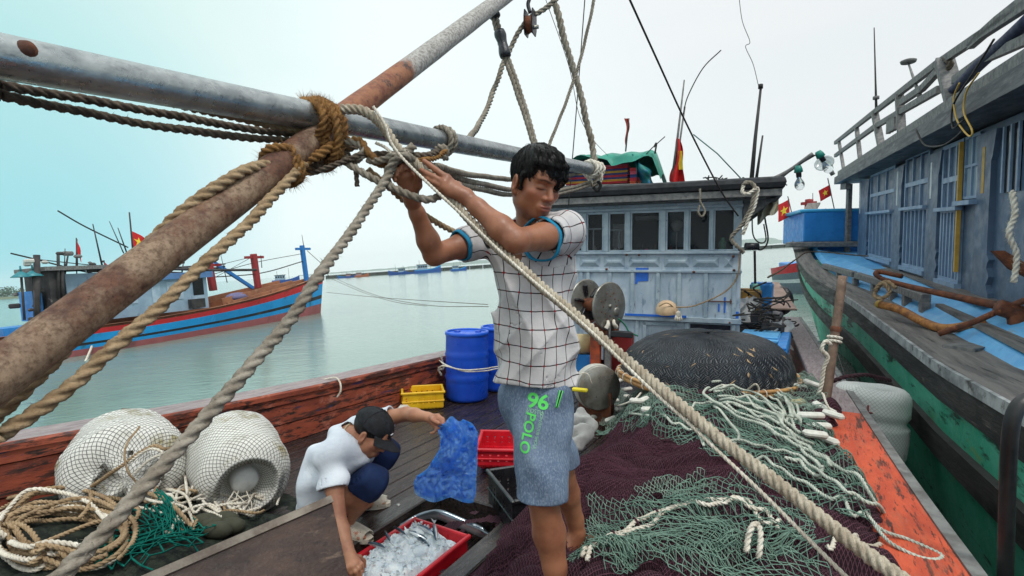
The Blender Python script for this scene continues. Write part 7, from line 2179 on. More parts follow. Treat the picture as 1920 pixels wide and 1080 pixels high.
# bundle of pale rope below the basket boat
base_ = [[(1338, 742), (1400, 748), (1450, 775), (1480, 800), (1470, 812)], [(1345, 752), (1410, 760), (1460, 790), (1490, 815)], [(1350, 765), (1420, 780), (1470, 810), (1500, 830)],
   [(1335, 735), (1390, 730), (1440, 745), (1470, 770), (1482, 795)], [(1360, 775), (1420, 800), (1470, 828), (1520, 850)], [(1352, 740), (1420, 742), (1475, 765), (1492, 800)],
   [(1400, 768), (1450, 800), (1480, 830), (1510, 872), (1540, 900), (1528, 915), (1500, 890), (1470, 880)], [(1330, 745), (1320, 760), (1360, 790), (1420, 820), (1480, 850), (1540, 880), (1560, 905)],
   [(1180, 790), (1250, 800), (1300, 815), (1350, 850), (1420, 880), (1480, 902), (1560, 950), (1620, 990)], [(1320, 850), (1290, 800), (1300, 775), (1330, 770), (1360, 800), (1385, 830), (1370, 850), (1345, 845)],
   [(1360, 845), (1420, 850), (1480, 870), (1530, 905), (1590, 960), (1640, 1000), (1680, 1020)], [(1440, 830), (1490, 850), (1540, 885), (1600, 935), (1640, 985)]]
M_PALER = rope_mat('pale_green_white_rope', srgb(204, 206, 194), srgb(178, 184, 172), srgb(122, 128, 118), 31)
labs = ['first', 'second', 'third', 'fourth', 'fifth', 'sixth', 'seventh', 'eighth', 'ninth', 'tenth', 'eleventh', 'twelfth']
bt = thing('rope_bundle', 'bundle of pale rope in long loops tied below the basket boat', 'rope', MP(*puv(1440, 790)))
for k, q in enumerate(base_):
 hrope('strand', None, q, .0085 if k < 8 else .0075, M_PALER, parent=bt, up=.012 + .012 * (k % 4))
for k in range(6):
 q = random.choice(base_[:6]); o_ = random.uniform(-12, 12)
 hrope('strand', None, [(x_ + o_ + random.uniform(-4, 4), y_ - o_ * .5 + random.uniform(-4, 4)) for x_, y_ in q], .008, M_PALER, parent=bt, up=.02 + .02 * random.random())
c = puv(1488, 806)
m = MB()
for k in range(3):
 cc_ = MP(*c, .03) + AX * (k * .02 - .02)
 m.rope([cc_ + (V(0, 0, 1) * math.cos(x_) + AY * math.sin(x_)) * .035 for x_ in np.linspace(0, 6.283, 11)[:-1]], .009, closed=True)
m.build('tie', M_PALER, bt, fix=False)
# line over the orange rail
m = MB()
pts = [MP(*puv(1585, 920), .03), MP(*puv(1610, 960), .03), PZ(1650, 990, .47), PZ(1700, 1010, .45), PZ(1745, 1030, .445), PZ(1766, 1042, .445), PZ(1755, 1050, .445), PZ(1720, 1044, .445), PZ(1670, 1018, .46), PZ(1640, 985, .47)]
m.rope(pts, .0065); tag(m.build('rail_line', M_PALER, fix=False), 'pale line looped over the orange rail at lower right', 'rope')
# small foam floats of the net's head line
M_FOAM = paint('small_white_foam', srgb(218, 216, 208), srgb(196, 192, 182), 14, .7, layers=[(srgb(150, 140, 120), 18, .64, .74), (srgb(90, 90, 84), 40, .66, .72)], bump=.4)
M_FOAMY = paint('yellowed_foam', srgb(206, 190, 150), srgb(180, 160, 120), 14, .7, bump=.4)
def nfloat(px, py, ang, L, w, lab, group, mat=M_FOAM, z=.03, pit=0.0):
 u, v = puv(px, py); c = MP(u, v, z)
 mt = Matrix.Rotation(ang, 3, 'Z') @ Matrix.Rotation(pit, 3, 'Y')
 m = MB(); m.box(c, (L, w, w * .8), mt, bev=w * .28)
 o = m.build('net_float', mat); tag(o, lab, 'float', group)
LGL = 'small white foam float on the net left of the basket boat'
for (x_, y_, a_, L_) in ((1136, 742, 1.9, .17), (1160, 722, .5, .13), (1190, 722, .3, .13), (1218, 744, .2, .12), (1150, 760, .6, .14), (1178, 752, .7, .14), (1205, 762, .5, .12), (1165, 778, .3, .13), (1135, 778, .4, .15), (1120, 790, .5, .14), (1192, 774, .3, .1), (1240, 762, .3, .1), (1145, 796, .5, .12), (1175, 738, .4, .14), (1215, 775, .2, .1)):
 nfloat(x_, y_, a_, L_, .05, LGL, 'net floats left of the basket boat', z=.05, pit=random.uniform(-.3, .3))
LGR = 'small white foam float on the net right of the basket boat'
for (x_, y_, a_, L_) in ((1500, 728, .2, .14), (1525, 742, -.4, .15), (1520, 795, .1, .18), (1545, 800, -1.0, .16), (1535, 815, .1, .16), (1528, 828, .1, .15), (1560, 820, -1.1, .14), (1570, 840, -1.1, .15), (1552, 845, -1.2, .13), (1500, 740, .2, .12)):
 nfloat(x_, y_, a_, L_, .05, LGR, 'net floats right of the basket boat', z=.04, pit=random.uniform(-.3, .3))
nfloat(1496, 768, .3, .11, .05, 'yellowed foam float lying among the pale ropes', None, M_FOAMY)
m = MB(); m.rope([MP(*puv(1492, 700), .0), MP(*puv(1520, 722), .05), MP(*puv(1540, 752), .05), MP(*puv(1548, 790), .05), MP(*puv(1575, 825), .04), MP(*puv(1580, 850), .03)], .007); tag(m.build('head_line', M_WHITER, fix=False), 'white line threading the floats right of the basket boat', 'rope')
m = MB(); m.rope([MP(*puv(1150, 712), .08), MP(*puv(1136, 740), .07), MP(*puv(1150, 770), .06), MP(*puv(1185, 775), .06), MP(*puv(1215, 745), .06), MP(*puv(1250, 770), .04)], .007); tag(m.build('head_line', M_WHITER, fix=False), 'white line threading the floats left of the basket boat', 'rope')
# the upturned round basket boat
t = NT('tarred_basket_weave')
at = t.attr(); x, y, _ = t.sep(at.outputs['Vector'])
row = t.math('FLOOR', y)
sh = t.math('ADD', x, t.math('MULTIPLY', row, .25))
fr_ = t.math('FRACT', sh); fy = t.math('FRACT', y)
# slanted strips: two directions alternating by column pair give the herringbone
colp = t.math('FRACT', t.math('MULTIPLY', t.math('FLOOR', x), .5))
sgn = t.math('SUBTRACT', t.math('MULTIPLY', t.math('GREATER_THAN', colp, .25), 2.0), 1.0)
sl = t.math('ADD', t.math('MULTIPLY', y, 2.0), t.math('MULTIPLY', t.math('MULTIPLY', t.math('FRACT', x), sgn), 1.4))
st = t.math('FRACT', sl)
prof_ = t.math('MULTIPLY', t.math('MULTIPLY', st, t.math('SUBTRACT', 1.0, st)), 4.0)
edge = t.ramp(t.math('MINIMUM', t.math('FRACT', x), t.math('SUBTRACT', 1.0, t.math('FRACT', x))), .0, .12, .72, 1)
hgt = t.math('MULTIPLY', t.math('POWER', prof_, .5), edge)
wn2 = t.n.new('ShaderNodeTexWhiteNoise'); cv = t.n.new('ShaderNodeCombineXYZ')
t.put(cv.inputs[0], t.math('FLOOR', x)); t.put(cv.inputs[1], t.math('FLOOR', sl)); t.l.new(cv.outputs[0], wn2.inputs[0])
worn = t.math('MULTIPLY', t.math('GREATER_THAN', wn2.outputs[0], .95), t.ramp(hgt, .45, .7))
worn = t.math('MULTIPLY', worn, t.ramp(t.noise(3, 3), .45, .6))
tar = t.mix(t.ramp(t.noise(7, 5), .4, .65), srgb(34, 38, 46), srgb(52, 58, 66))
M_WEAVE = t.done(t.mix(worn, tar, srgb(190, 156, 116)), t.ramp(t.noise(9, 4), .3, .7, .28, .5), 0, t.bump(t.math('ADD', hgt, t.math('MULTIPLY', t.noise(60, 3), .25)), 1.0, .014), .6)
M_BAMBOO = paint('bamboo_rim', srgb(190, 146, 92), srgb(150, 104, 62), 9, .5, layers=[(srgb(90, 62, 44), 18, .58, .7), (srgb(214, 180, 130), 14, .6, .72)], bump=.3)
bc = P(1322, 703, 4.42)
BX, BY = V(.985, -.17, 0), V(.17, .985, .07).normalized()
BZ = BX.cross(BY)
RX, RY, BH = .715, .56, .37
bb = thing('basket_boat', 'black tarred woven basket boat turned upside down on the nets', 'boat', bc)
def bpt(a, f):
 """a round the rim, f from rim (0) to crown (1)"""
 th = f * math.pi / 2
 w = math.cos(th) ** .62; h = math.sin(th) ** .95
 k = 1 + .015 * math.sin(a * 3 + 1) + .01 * math.sin(a * 7)
 return bc + BX * math.cos(a) * RX * w * k + BY * math.sin(a) * RY * w * k + BZ * (BH * h + .012 * math.sin(a * 4) * (1 - f) + .012 * noise.noise(V(math.cos(a) * 3, math.sin(a) * 3, f * 3)))
na, nf = 120, 26
rows = [[bpt(2 * math.pi * i / na, min(j / nf, .995)) for i in range(na + 1)] for j in range(nf + 1)]
m = MB(); m.grid(rows); sh_ = m.build('hull', M_WEAVE, bb, fix=False)
uvU = np.tile(np.arange(na + 1) / na * 120, nf + 1); uvV = np.repeat(np.arange(nf + 1) / nf * 13, na + 1)
_j = np.array([[noise.noise(V(a * .09, b * .5, 1)), noise.noise(V(a * .09, b * .5, 7))] for b, a in zip(np.repeat(np.arange(nf + 1), na + 1), np.tile(np.arange(na + 1), nf + 1))])
uv_attr(sh_, uvU + _j[:, 0] * 1.3, uvV + _j[:, 1] * .9)
for dz, rr_, out in ((-.012, .021, .012), (.022, .015, .020)):
 m = MB(); m.tube([bc + BX * math.cos(a) * (RX + out) + BY * math.sin(a) * (RY + out) + BZ * (dz + .012 * math.sin(a * 4)) for a in np.linspace(0, 2 * math.pi, 90)[:-1]], rr_, 10, closed=True)
 m.build('rim_hoop', M_BAMBOO, bb)
for k in range(34):
 a = 2 * math.pi * k / 34
 c = bc + BX * math.cos(a) * (RX + .014) + BY * math.sin(a) * (RY + .014) + BZ * (.004 + .012 * math.sin(a * 4)); o_ = (BX * math.cos(a) * RX + BY * math.sin(a) * RY).normalized()
 m = MB(); m.tube([c + (o_ * math.cos(q) + BZ * 1.25 * math.sin(q)) * .028 for q in np.linspace(0, 6.283, 11)[:-1]], .0045, 6, closed=True); m.build('lashing', M_WHITER, bb)
prope('loop', None, [bc + V(-.12, -RY - .02, .03), bc + V(-.10, -RY - .06, .06), bc + V(-.07, -RY - .07, .0), bc + V(-.10, -RY - .06, -.05)], .009, M_WHITER, parent=bb)
prope('loop', None, [bc + V(.10, -RY - .02, .02), bc + V(.14, -RY - .06, .07), bc + V(.17, -RY - .05, .02), bc + V(.13, -RY - .06, -.03), bc + V(.10, -RY - .03, .0)], .007, M_WHITER, parent=bb)
prope('frayed_end', None, [bc + V(-.16, -RY - .03, -.02), bc + V(-.17, -RY - .05, -.07), bc + V(-.18, -RY - .05, -.11)], .012, M_FUZZ, parent=bb, fuzz=900, fl=.03)
# grey shirt dropped by the winch
s_ = SDF(P(1090, 815, 3.9) - V(.3, .3, .32), P(1090, 815, 3.9) + V(.3, .3, .3), .009)
for (x_, y_, d_, r_) in ((1075, 835, 3.75, .06), (1092, 815, 3.85, .08), (1080, 792, 4.0, .06), (1100, 790, 4.0, .055), (1108, 802, 3.95, .05), (1070, 812, 3.85, .06), (1085, 775, 4.05, .04)):
 s_.ell(P(x_, y_, d_), (r_, r_, r_ * 1.05), k=.03)
s_.shift(lambda X: .012 * wave3(X, 60, 3) + .03 * np.abs(wave3(X, 34, 4)) - .012, .04)
tag(s_.build('work_shirt', paint('pale_grey_cloth', srgb(158, 158, 156), srgb(132, 132, 132), 6, .9, layers=[(srgb(110, 108, 104), 12, .64, .76)], bump=.3), relax=1), 'crumpled pale grey shirt lying on the nets by the man\'s leg', 'shirt')
# ---------------------------------------------------------------- the heap on the left: ropes, teal net
def lmound(u, v):
 u, v = np.asarray(u, float), np.asarray(v, float)
 h = .20 * sstep(2.05, 1.1, u + .12 * np.sin(v * 5)) * sstep(-2.1, -2.5, v) * sstep(-3.85, -3.5, v)
 return h + np.where(h > .02, 1, 0) * (.03 * np.sin(u * 9 + 2 * np.sin(v * 6)) + .02 * np.sin(v * 17 + u * 4))
def lpuv(px, py):
 z = .2
 for _ in range(5):
  p = PZ(px, py, z); u, v = p.dot(AX), p.dot(AY); z = float(lmound(u, v))
 return u, v
t = NT('dark_net_bundle'); M_DNET = t.done(t.mix(t.ramp(t.noise(20, 6, .7), .4, .65), srgb(28, 34, 32), srgb(56, 62, 52)), .85, 0, t.bump(t.noise(60, 6, .75), 1.0, .012), .25)
ul = np.linspace(-.4, 2.1, 90); vl_ = np.linspace(-3.8, -2.05, 70)
m = MB(); m.grid([[B(a_, b_, float(lmound(a_, b_)) - .004) for b_ in vl_] for a_ in ul])
tag(m.build('dark_net_heap', M_DNET, fix=False), 'dark heap of old net under the coiled ropes at lower left', 'net')
M_TEALN = rope_mat('teal_twine', srgb(20, 118, 104), srgb(14, 94, 86), srgb(8, 60, 58), 41)
lpoly = [lpuv(*p) for p in ((190, 968), (300, 962), (400, 990), (425, 1012), (330, 1050), (270, 1075), (190, 1078), (165, 1040), (210, 1000))]
net_over('teal_net', 'thick teal twine net bunched beside the tan rope coil', [lpoly], .042, .0042, M_TEALN, .03, .10, .4, .05, 15, hfn=lmound)
net_over('teal_net', 'second layer of teal net crumpled behind the hatch board', [lpoly], .034, .0036, M_TEALN, .05, .14, 1.1, .06, 16, thin=.15, hfn=lmound)
m = MB()
for k in range(5):
 u, v = lpuv(385 + k * 12, 985 + (k % 3) * 10); c = B(u, v, float(lmound(u, v)) + .03); m.ball(c, .06, 10, scale=(1.3, .8, .7))
tag(m.build('olive_bag', flat('olive_cloth', srgb(62, 62, 48), .9), fix=False), 'dark olive cloth bundle at the end of the teal net', 'cloth')
def lrope(name, label, pts, r, mat, parent=None, up0=.02, jit=0.0, group=None):
 q = []
 for a in pts:
  u, v = lpuv(a[0], a[1]); q.append(B(u, v, float(lmound(u, v)) + up0 + (a[2] if len(a) > 2 else 0)))
 m = MB(); m.rope(q, r, smooth=9, fuzz=30, fl=.01)
 o = m.build(name, mat, parent, fix=False)
 return o if parent else tag(o, label, 'rope', group)
cl = thing('rope_coil', 'large loose coil of tan rope in the lower left corner', 'rope', B(.9, -3.0, .1))
for k in range(13):
 cx, cy = 118 + random.uniform(-22, 22), 1018 + random.uniform(-10, 14)
 rx, ry = random.uniform(90, 150), random.uniform(38, 74)
 a0 = random.uniform(0, 6.28); sp_ = random.uniform(4.6, 6.6)
 pts = []
 for i in range(17):
  a = a0 + sp_ * i / 16
  pts.append((cx + rx * math.cos(a) * (1 + .06 * math.sin(3 * a + k)), cy + ry * math.sin(a) * (1 + .08 * math.sin(2 * a + k)), .012 * k * .55 + .012 * math.sin(a * 2 + k)))
 lrope('turn', None, pts, .0098, M_MANILA if k % 4 else M_WHITER, cl, .02)
for k, pts in enumerate(([(-30, 960), (80, 940), (180, 934), (250, 938), (310, 955), (360, 985)], [(-30, 978), (60, 955), (150, 948), (230, 958), (262, 985), (240, 1010)], [(-20, 1000), (90, 975), (190, 972), (250, 1000), (252, 1040), (225, 1079)], [(60, 1060), (130, 1030), (180, 1010), (236, 1000)], [(170, 940), (172, 965), (165, 985), (150, 1000)], [(-30, 1030), (40, 1035), (80, 1060), (90, 1085)])):
 lrope('turn', None, pts, .0098, M_MANILA, cl, .05 + .01 * k)
tc_ = thing('rope_tangle', 'tangle of thin pale rope lying against the two netted floats', 'rope', B(1.7, -2.7, .1))
for k in range(12):
 x0, y0 = random.uniform(262, 300), random.uniform(918, 950)
 pts = [(x0, y0, 0)]
 x1 = random.uniform(380, 520)
 n = 7
 for i in range(1, n + 1):
  f = i / n
  pts.append((lerp(x0, x1, f) + random.uniform(-16, 16), y0 + 26 * math.sin(f * 3.1 + k) + f * 26 + random.uniform(-12, 12), random.uniform(0, .05)))
 lrope('strand', None, pts, .0068, M_WHITER if k % 3 else M_MANILA, tc_, .02)
for pts in ([(205, 888, .25), (230, 915, .15), (270, 930, .05), (330, 940, .03)], [(350, 860, .25), (368, 900, .12), (360, 940, .04), (330, 960, .02)], [(425, 935, .12), (440, 905, .22), (470, 915, .2), (480, 950, .06)], [(300, 905, .15), (325, 890, .2), (345, 915, .12), (352, 950, .04)], [(430, 960, .03), (470, 955, .05), (500, 962, .05), (525, 950, .05), (520, 965, .03)], [(455, 970), (480, 945, .05), (490, 960, .06), (500, 940, .04)], [(440, 985), (448, 960), (470, 975), (486, 990)], [(250, 960), (300, 985), (370, 980), (420, 955), (440, 975)]):
 lrope('strand', None, pts, .0068, M_WHITER, tc_, .03)
# ------------------------------------------------------------------ people
def skin(name, base, deep, pale):
 t = NT(name)
 n1 = t.noise(9, 5, .6); n2 = t.noise(70, 4, .6)
 c = t.mix(t.ramp(n1, .38, .66), base, deep)
 c = t.mix(t.ramp(n2, .55, .8, 0, .35), c, pale)
 for nm, col in (('lips', srgb(150, 84, 74)), ('dark', srgb(26, 18, 17)), ('stubble', srgb(112, 74, 60)), ('flush', srgb(176, 104, 84))):
  a = t.attr(nm); c = t.mix(a.outputs['Fac'], c, col)
 return t.done(c, t.ramp(n2, .3, .7, .38, .55), 0, t.bump(t.noise(240, 4), .12, .001), .5, Subsurface_Weight=.12, Subsurface_Radius=(.012, .005, .003), Subsurface_Scale=1.0)
M_SKIN1 = skin('tanned_skin', srgb(158, 104, 76), srgb(132, 82, 60), srgb(178, 124, 94))
M_SKIN2 = skin('light_tanned_skin', srgb(182, 128, 98), srgb(158, 104, 80), srgb(202, 150, 120))
t = NT('black_hair'); _h = t.noise(60, 4, .6, (1, 1, .12))
M_HAIR = t.done(t.mix(_h, srgb(8, 7, 8), srgb(26, 23, 23)), .42, 0, t.bump(_h, .9, .006), .3)
M_NAIL = flat('fingernail', srgb(196, 150, 132), .35)
def head_frame(fwd, roll=0.0):
 f = Vector(fwd).normalized(); l = V(0, 0, 1).cross(f).normalized(); u = f.cross(l)
 q = Matrix.Rotation(roll, 3, f)
 return q @ l, f, q @ u
def add_head(S, c, fr, sc=1.0):
 l, f, u = fr
 A = [l, f, u]
 pt = lambda x, y, z: c + (l * x + f * y + u * z) * sc
 E = lambda x, y, z, r, k=.012, sub=False: S.ell(pt(x, y, z), [q * sc for q in r], A, k, sub)
 E(0, -.012, .035, (.076, .095, .090), .01)
 E(0, .030, -.030, (.062, .066, .084), .03)
 E(0, .066, -.092, (.026, .022, .020), .025)
 for s in (-1, 1):
  E(s * .046, .012, -.066, (.020, .032, .026), .03)
  E(s * .042, .060, -.022, (.022, .020, .016), .025)
 E(0, .086, .024, (.050, .014, .011), .018)
 E(0, .078, .055, (.055, .022, .04), .03)
 for s in (-1, 1): E(s * .031, .100, .004, (.017, .014, .011), .014, True)
 for s in (-1, 1): E(s * .031, .079, .001, (.017, .0135, .0115), .006)
 S.cone(pt(0, .090, .012), pt(0, .112, -.030), .0075 * sc, .0115 * sc, .010)
 for s in (-1, 1): E(s * .0135, .098, -.034, (.009, .011, .0085), .006)
 E(0, .088, -.066, (.030, .014, .020), .012)
 E(0, .100, -.0615, (.023, .0085, .0055), .004); E(0, .0985, -.0725, (.020, .0085, .0062), .004)
 E(0, .108, -.0668, (.026, .006, .0016), .003, True)
 for s in (-1, 1):
  q = Matrix.Rotation(s * .35, 3, u)
  B_ = [q @ l, q @ f, q @ u]
  S.ell(pt(s * .080, -.006, -.012), (.010 * sc, .020 * sc, .034 * sc), B_, .008)
  S.ell(pt(s * .089, .0, -.008), (.006 * sc, .011 * sc, .020 * sc), B_, .006, True)
  E(s * .078, .002, -.042, (.008, .010, .011), .008)
 return pt
def face_attrs(o, pt, fr, c, sc=1.0):
 X = vert_co(o) - np.array(c); l, f, u = [np.array(q) for q in fr]
 x, y, z = X @ l / sc, X @ f / sc, X @ u / sc
 g = lambda cx, cy, cz, rx, ry, rz: np.exp(-(((x - cx) / rx) ** 2 + ((y - cy) / ry) ** 2 + ((z - cz) / rz) ** 2) ** 2)
 float_attr(o, 'lips', np.clip(g(0, .105, -.062, .025, .02, .006) + g(0, .105, -.073, .022, .02, .0065), 0, .8))
 dk = 0
 for s in (-1, 1):
  for i in range(5):
   q = i / 4; dk = dk + .8 * g(s * (.014 + .034 * q), .09 - .012 * q, .0215 + .006 * math.sin(q * 2.4), .0085, .03, .0040)
   dk = dk + .75 * g(s * (.018 + .026 * q), .092 - .008 * q, -.0045 - .0018 * math.sin(q * 3.1), .0075, .03, .0022)
  dk = dk + .9 * g(s * .006, .118, -.041, .004, .02, .003)
 dk = dk + .6 * g(0, .11, -.0668, .024, .02, .0016)
 float_attr(o, 'dark', np.clip(dk, 0, .92))
 float_attr(o, 'stubble', np.clip(.45 * g(0, .1, -.052, .03, .03, .007) + .45 * g(0, .07, -.094, .03, .04, .02), 0, .5))
 float_attr(o, 'flush', np.clip(.35 * g(.045, .07, -.025, .03, .04, .025) + .35 * g(-.045, .07, -.025, .03, .04, .025) + .35 * g(0, .12, -.03, .02, .03, .015), 0, .5))
def hand(S, wrist, knuckles, fingers, thumb, rw=.026, rk=.0115, rf=.0088, palm_n=None, k=.006):
 """palm as cones from wrist to each knuckle; every finger a chain of its own"""
 for q in knuckles: S.cone(wrist, q, rw * .74, rk, .014)
 for a, b in zip(knuckles, knuckles[1:]): S.cone(a, b, rk, rk, .008)
 for q, ch in zip(knuckles, fingers):
  pts = [q] + list(ch); n = len(pts)
  rs = [rk * .92] + [lerp(rf, rf * .80, i / max(n - 2, 1)) for i in range(n - 1)]
  for i in range(n - 1): S.cone(pts[i], pts[i + 1], rs[i], rs[i + 1], .0035)
 pts = [wrist.lerp(knuckles[0], .35)] + list(thumb)
 rs = [.016, .0125, .0105, .0088]
 for i in range(len(pts) - 1): S.cone(pts[i], pts[i + 1], rs[i], rs[i + 1], .006)
# ---------------------------------------------------------------- the standing man
man = thing('person', 'standing barefoot man in checked polo shirt and grey blue shorts hauling on ropes', 'person', P(1030, 1130, 1.78))
vx = .0044
S = SDF((-.42, 1.30, .20), (.42, 2.42, 2.02), vx)
HC = P(1003, 344, 1.70)
HF = head_frame(V(.50, -.78, -.33), rad(-4))
SH = SDF(HC - V(.15, .15, .17), HC + V(.15, .15, .14), .0026)
hp = add_head(SH, HC, HF, .93)
NB = P(1004, 428, 1.78)
for q in (S, SH): q.cone(HC + HF[1] * -.015 + HF[2] * -.055, NB, .050, .056, .03)
S.cut_near(HC - HF[2] * .105, HF[2], HC, .16); SH.cut(HC - HF[2] * .120, -HF[2])
S.cone(NB, P(1003, 470, 1.83), .060, .09, .04)
# torso under the shirt
S.ell(P(998, 505, 1.86), (.125, .09, .16), None, .05)
S.ell(P(1003, 610, 1.87), (.11, .08, .17), None, .06)
S.ell(P(1012, 730, 1.88), (.09, .075, .10), None, .06)
# arms
shL, elL, wrL = P(1058, 438, 1.77), P(966, 452, 1.49), P(873, 369, 1.54)
S.cone(P(1020, 440, 1.80), shL, .075, .056, .04)
S.cone(shL, shL.lerp(elL, .5), .050, .043, .02); S.cone(shL.lerp(elL, .5), elL, .043, .036, .02)
S.cone(elL, elL.lerp(wrL, .28), .035, .037, .02); S.cone(elL.lerp(wrL, .28), elL.lerp(wrL, .75), .037, .026, .02); S.cone(elL.lerp(wrL, .75), wrL, .026, .0225, .015)
HL = SDF(P(835, 342, 1.54) - V(.12, .12, .12), P(835, 342, 1.54) + V(.10, .12, .12), .0026)
HL.cone(wrL + (elL - wrL) * .22, wrL, .0262, .0225, .01)
hand(HL, wrL, [P(838, 334, 1.53), P(833, 343, 1.52), P(834, 352, 1.52), P(841, 361, 1.525)],
  [[P(818, 319, 1.53), P(805, 309, 1.535), P(795, 302, 1.54)], [P(812, 331, 1.52), P(800, 325, 1.525), P(790, 319, 1.535)], [P(814, 342, 1.52), P(803, 336, 1.525), P(795, 330, 1.535)], [P(824, 354, 1.525), P(815, 349, 1.53), P(808, 344, 1.54)]],
  [P(858, 348, 1.56), P(842, 340, 1.585), P(828, 330, 1.59)])
shR, elR, wrR = P(912, 446, 1.90), P(814, 478, 1.74), P(773, 378, 1.64)
S.cone(P(960, 455, 1.86), shR, .075, .055, .04)
S.cone(shR, shR.lerp(elR, .5), .049, .042, .02); S.cone(shR.lerp(elR, .5), elR, .042, .035, .02)
S.cone(elR, elR.lerp(wrR, .28), .034, .036, .02); S.cone(elR.lerp(wrR, .28), elR.lerp(wrR, .78), .036, .025, .02); S.cone(elR.lerp(wrR, .78), wrR, .025, .0215, .015)
HR = SDF(P(764, 335, 1.59) - V(.09, .12, .12), P(764, 335, 1.59) + V(.10, .12, .12), .0026)
HR.cone(wrR + (elR - wrR) * .18, wrR, .0248, .0215, .01)
hand(HR, wrR, [P(776, 330, 1.60), P(767, 328, 1.585), P(757, 331, 1.58), P(749, 337, 1.585)],
  [[P(775, 315, 1.585), P(766, 310, 1.57), P(760, 317, 1.56)], [P(764, 313, 1.565), P(754, 311, 1.555), P(750, 320, 1.55)], [P(752, 318, 1.56), P(743, 319, 1.55), P(744, 328, 1.545)], [P(744, 327, 1.565), P(738, 330, 1.555), P(741, 338, 1.55)]],
  [P(784, 348, 1.60), P(786, 328, 1.57), P(778, 312, 1.56)])
# legs
hipF, knF, anF = P(1020, 745, 1.84), P(1014, 915, 1.75), P(1046, 1118, 1.77)
S.cone(hipF, knF.lerp(hipF, .12), .064, .055, .02); S.cone(knF.lerp(hipF, .12), knF, .050, .050, .02)
S.cone(knF, P(1030, 1000, 1.78), .051, .056, .02); S.cone(P(1030, 1000, 1.78), P(1040, 1062, 1.77), .056, .040, .02); S.cone(P(1040, 1062, 1.77), anF, .040, .034, .02)
ft = P(1005, 1180, 1.62); S.cone(anF, P(1050, 1150, 1.80), .036, .034, .02)
S.cone(P(1046, 1140, 1.77), ft, .036, .028, .02, ((0, 0, 1), .75))
for k in range(5): S.cone(ft + V(.02 * (k - 2), .0, 0), ft + V(.022 * (k - 2) - .02, -.045 + .006 * k, -.008), .012, .010, .004)
hipB, knB, anB = P(985, 745, 1.94), P(1048, 870, 2.0), P(1082, 1000, 2.10)
S.cone(hipB, knB, .060, .056, .03)
S.cone(knB, P(1063, 925, 2.06), .054, .050, .02); S.cone(P(1063, 925, 2.06), P(1078, 975, 2.10), .050, .034, .02); S.cone(P(1078, 975, 2.10), anB, .034, .031, .02)
heelB = P(1070, 1026, 2.09); S.cone(anB, heelB, .032, .030, .02)
S.cone(P(1078, 1014, 2.10), P(1112, 1014, 2.22), .033, .022, .02); S.cone(heelB, P(1108, 1022, 2.2), .028, .022, .02)
for k in range(5):
 a_ = P(1106 + k * 1.5, 1011 + k * 3.0, 2.22 - .014 * k); S.cone(a_, a_ + V(.035, .03 - .008 * k, -.012), .010, .0085, .004)
body = S.build('body', M_SKIN1, man, relax=1, extra=(SH, HL, HR))
face_attrs(body, hp, HF, HC, .93)
# hair: swept fringe
H = SDF(HC - V(.16, .16, .16), HC + V(.16, .16, .18), .0034)
l_, f_, u_ = HF
hpt = lambda x, y, z: HC + (l_ * x + f_ * y + u_ * z) * .93
H.ell(hpt(0, -.014, .044), (.076, .096, .086), [l_, f_, u_], .01)
H.ell(hpt(0, .03, .094), (.054, .064, .032), [l_, f_, u_], .03)
H.ell(hpt(.0, .135, -.055), (.082, .095, .098), [l_, f_, u_], .012, True)
H.cut(hpt(0, -.03, -.042), -u_ * 1.0 + f_ * .35)
for s in (-1, 1): H.cone(hpt(s * .073, .026, .03), hpt(s * .074, .026, -.012), .009, .004, .006)
# fringe locks falling over the brow
for k in range(26):
 q = k / 25; x0 = lerp(-.066, .050, q); b_ = math.sqrt(max(0, 1 - (x0 / .082) ** 2)); e_ = .004 * math.sin(k * 2.4) - .008
 H.chain([hpt(x0 * .75 - .012, .055 * b_ + .01, .108), hpt(x0 - .002, .078 * b_ + .012, .080), hpt(x0 + .010, .086 * b_ + .010, .050 + e_ * .3), hpt(x0 + .018, .087 * b_ + .004, .030 - .020 * math.sin(q * 3.1) * q + e_ * .6 + .030 * max(0, q - .62) / .38)], [.012, .010, .008, .005], .009)
def strands(X):
 q = (X - np.array(HC)); a = np.arctan2(q @ np.array(f_) + .02, q @ np.array(l_)); r = q @ np.array(u_)
 w = q @ np.array(l_) * 210 + q @ np.array(f_) * 60
 return .0011 * np.sin(w + 3 * np.sin(r * 25)) + .0008 * np.sin(a * 46 + r * 30)
H.shift(strands, .010)
hair = H.build('hair', M_HAIR, man, relax=0)
def strand_hair(o, crown, parent, n=1500, ln=.011, seg=4, r=.0007):
 X = vert_co(o); bv = bvh_of(o); A_, B_ = [], []
 for i in rng.integers(0, len(X), n):
  p = Vector(X[i]); j = Vector(rng.normal(0, 1, 3)) * .16; out = rng.uniform(.0006, .0022)
  for k in range(seg):
   c_, n_, _, _ = bv.find_nearest(p)
   if n_.dot(p - HC) < 0 and n_.dot(c_ - HC) < 0: n_ = -n_
   d = (c_ - crown).normalized() * .8 + l_ * .25 + j; d = (d - n_ * d.dot(n_)).normalized()
   q = c_ + n_ * out + d * ln - V(0, 0, .0008 * k)
   A_.append(c_ + n_ * out if k == 0 else last); B_.append(q); last = q; p = q
 return tag(prisms('hair_strands', np.array(A_), np.array(B_), r, M_HAIR, parent), kind='stuff')
def bvh_of(o):
 return BVHTree.FromPolygons([tuple(p) for p in vert_co(o)], [tuple(p.vertices) for p in o.data.polygons])
strand_hair(hair, hpt(-.02, -.03, .13), hair)
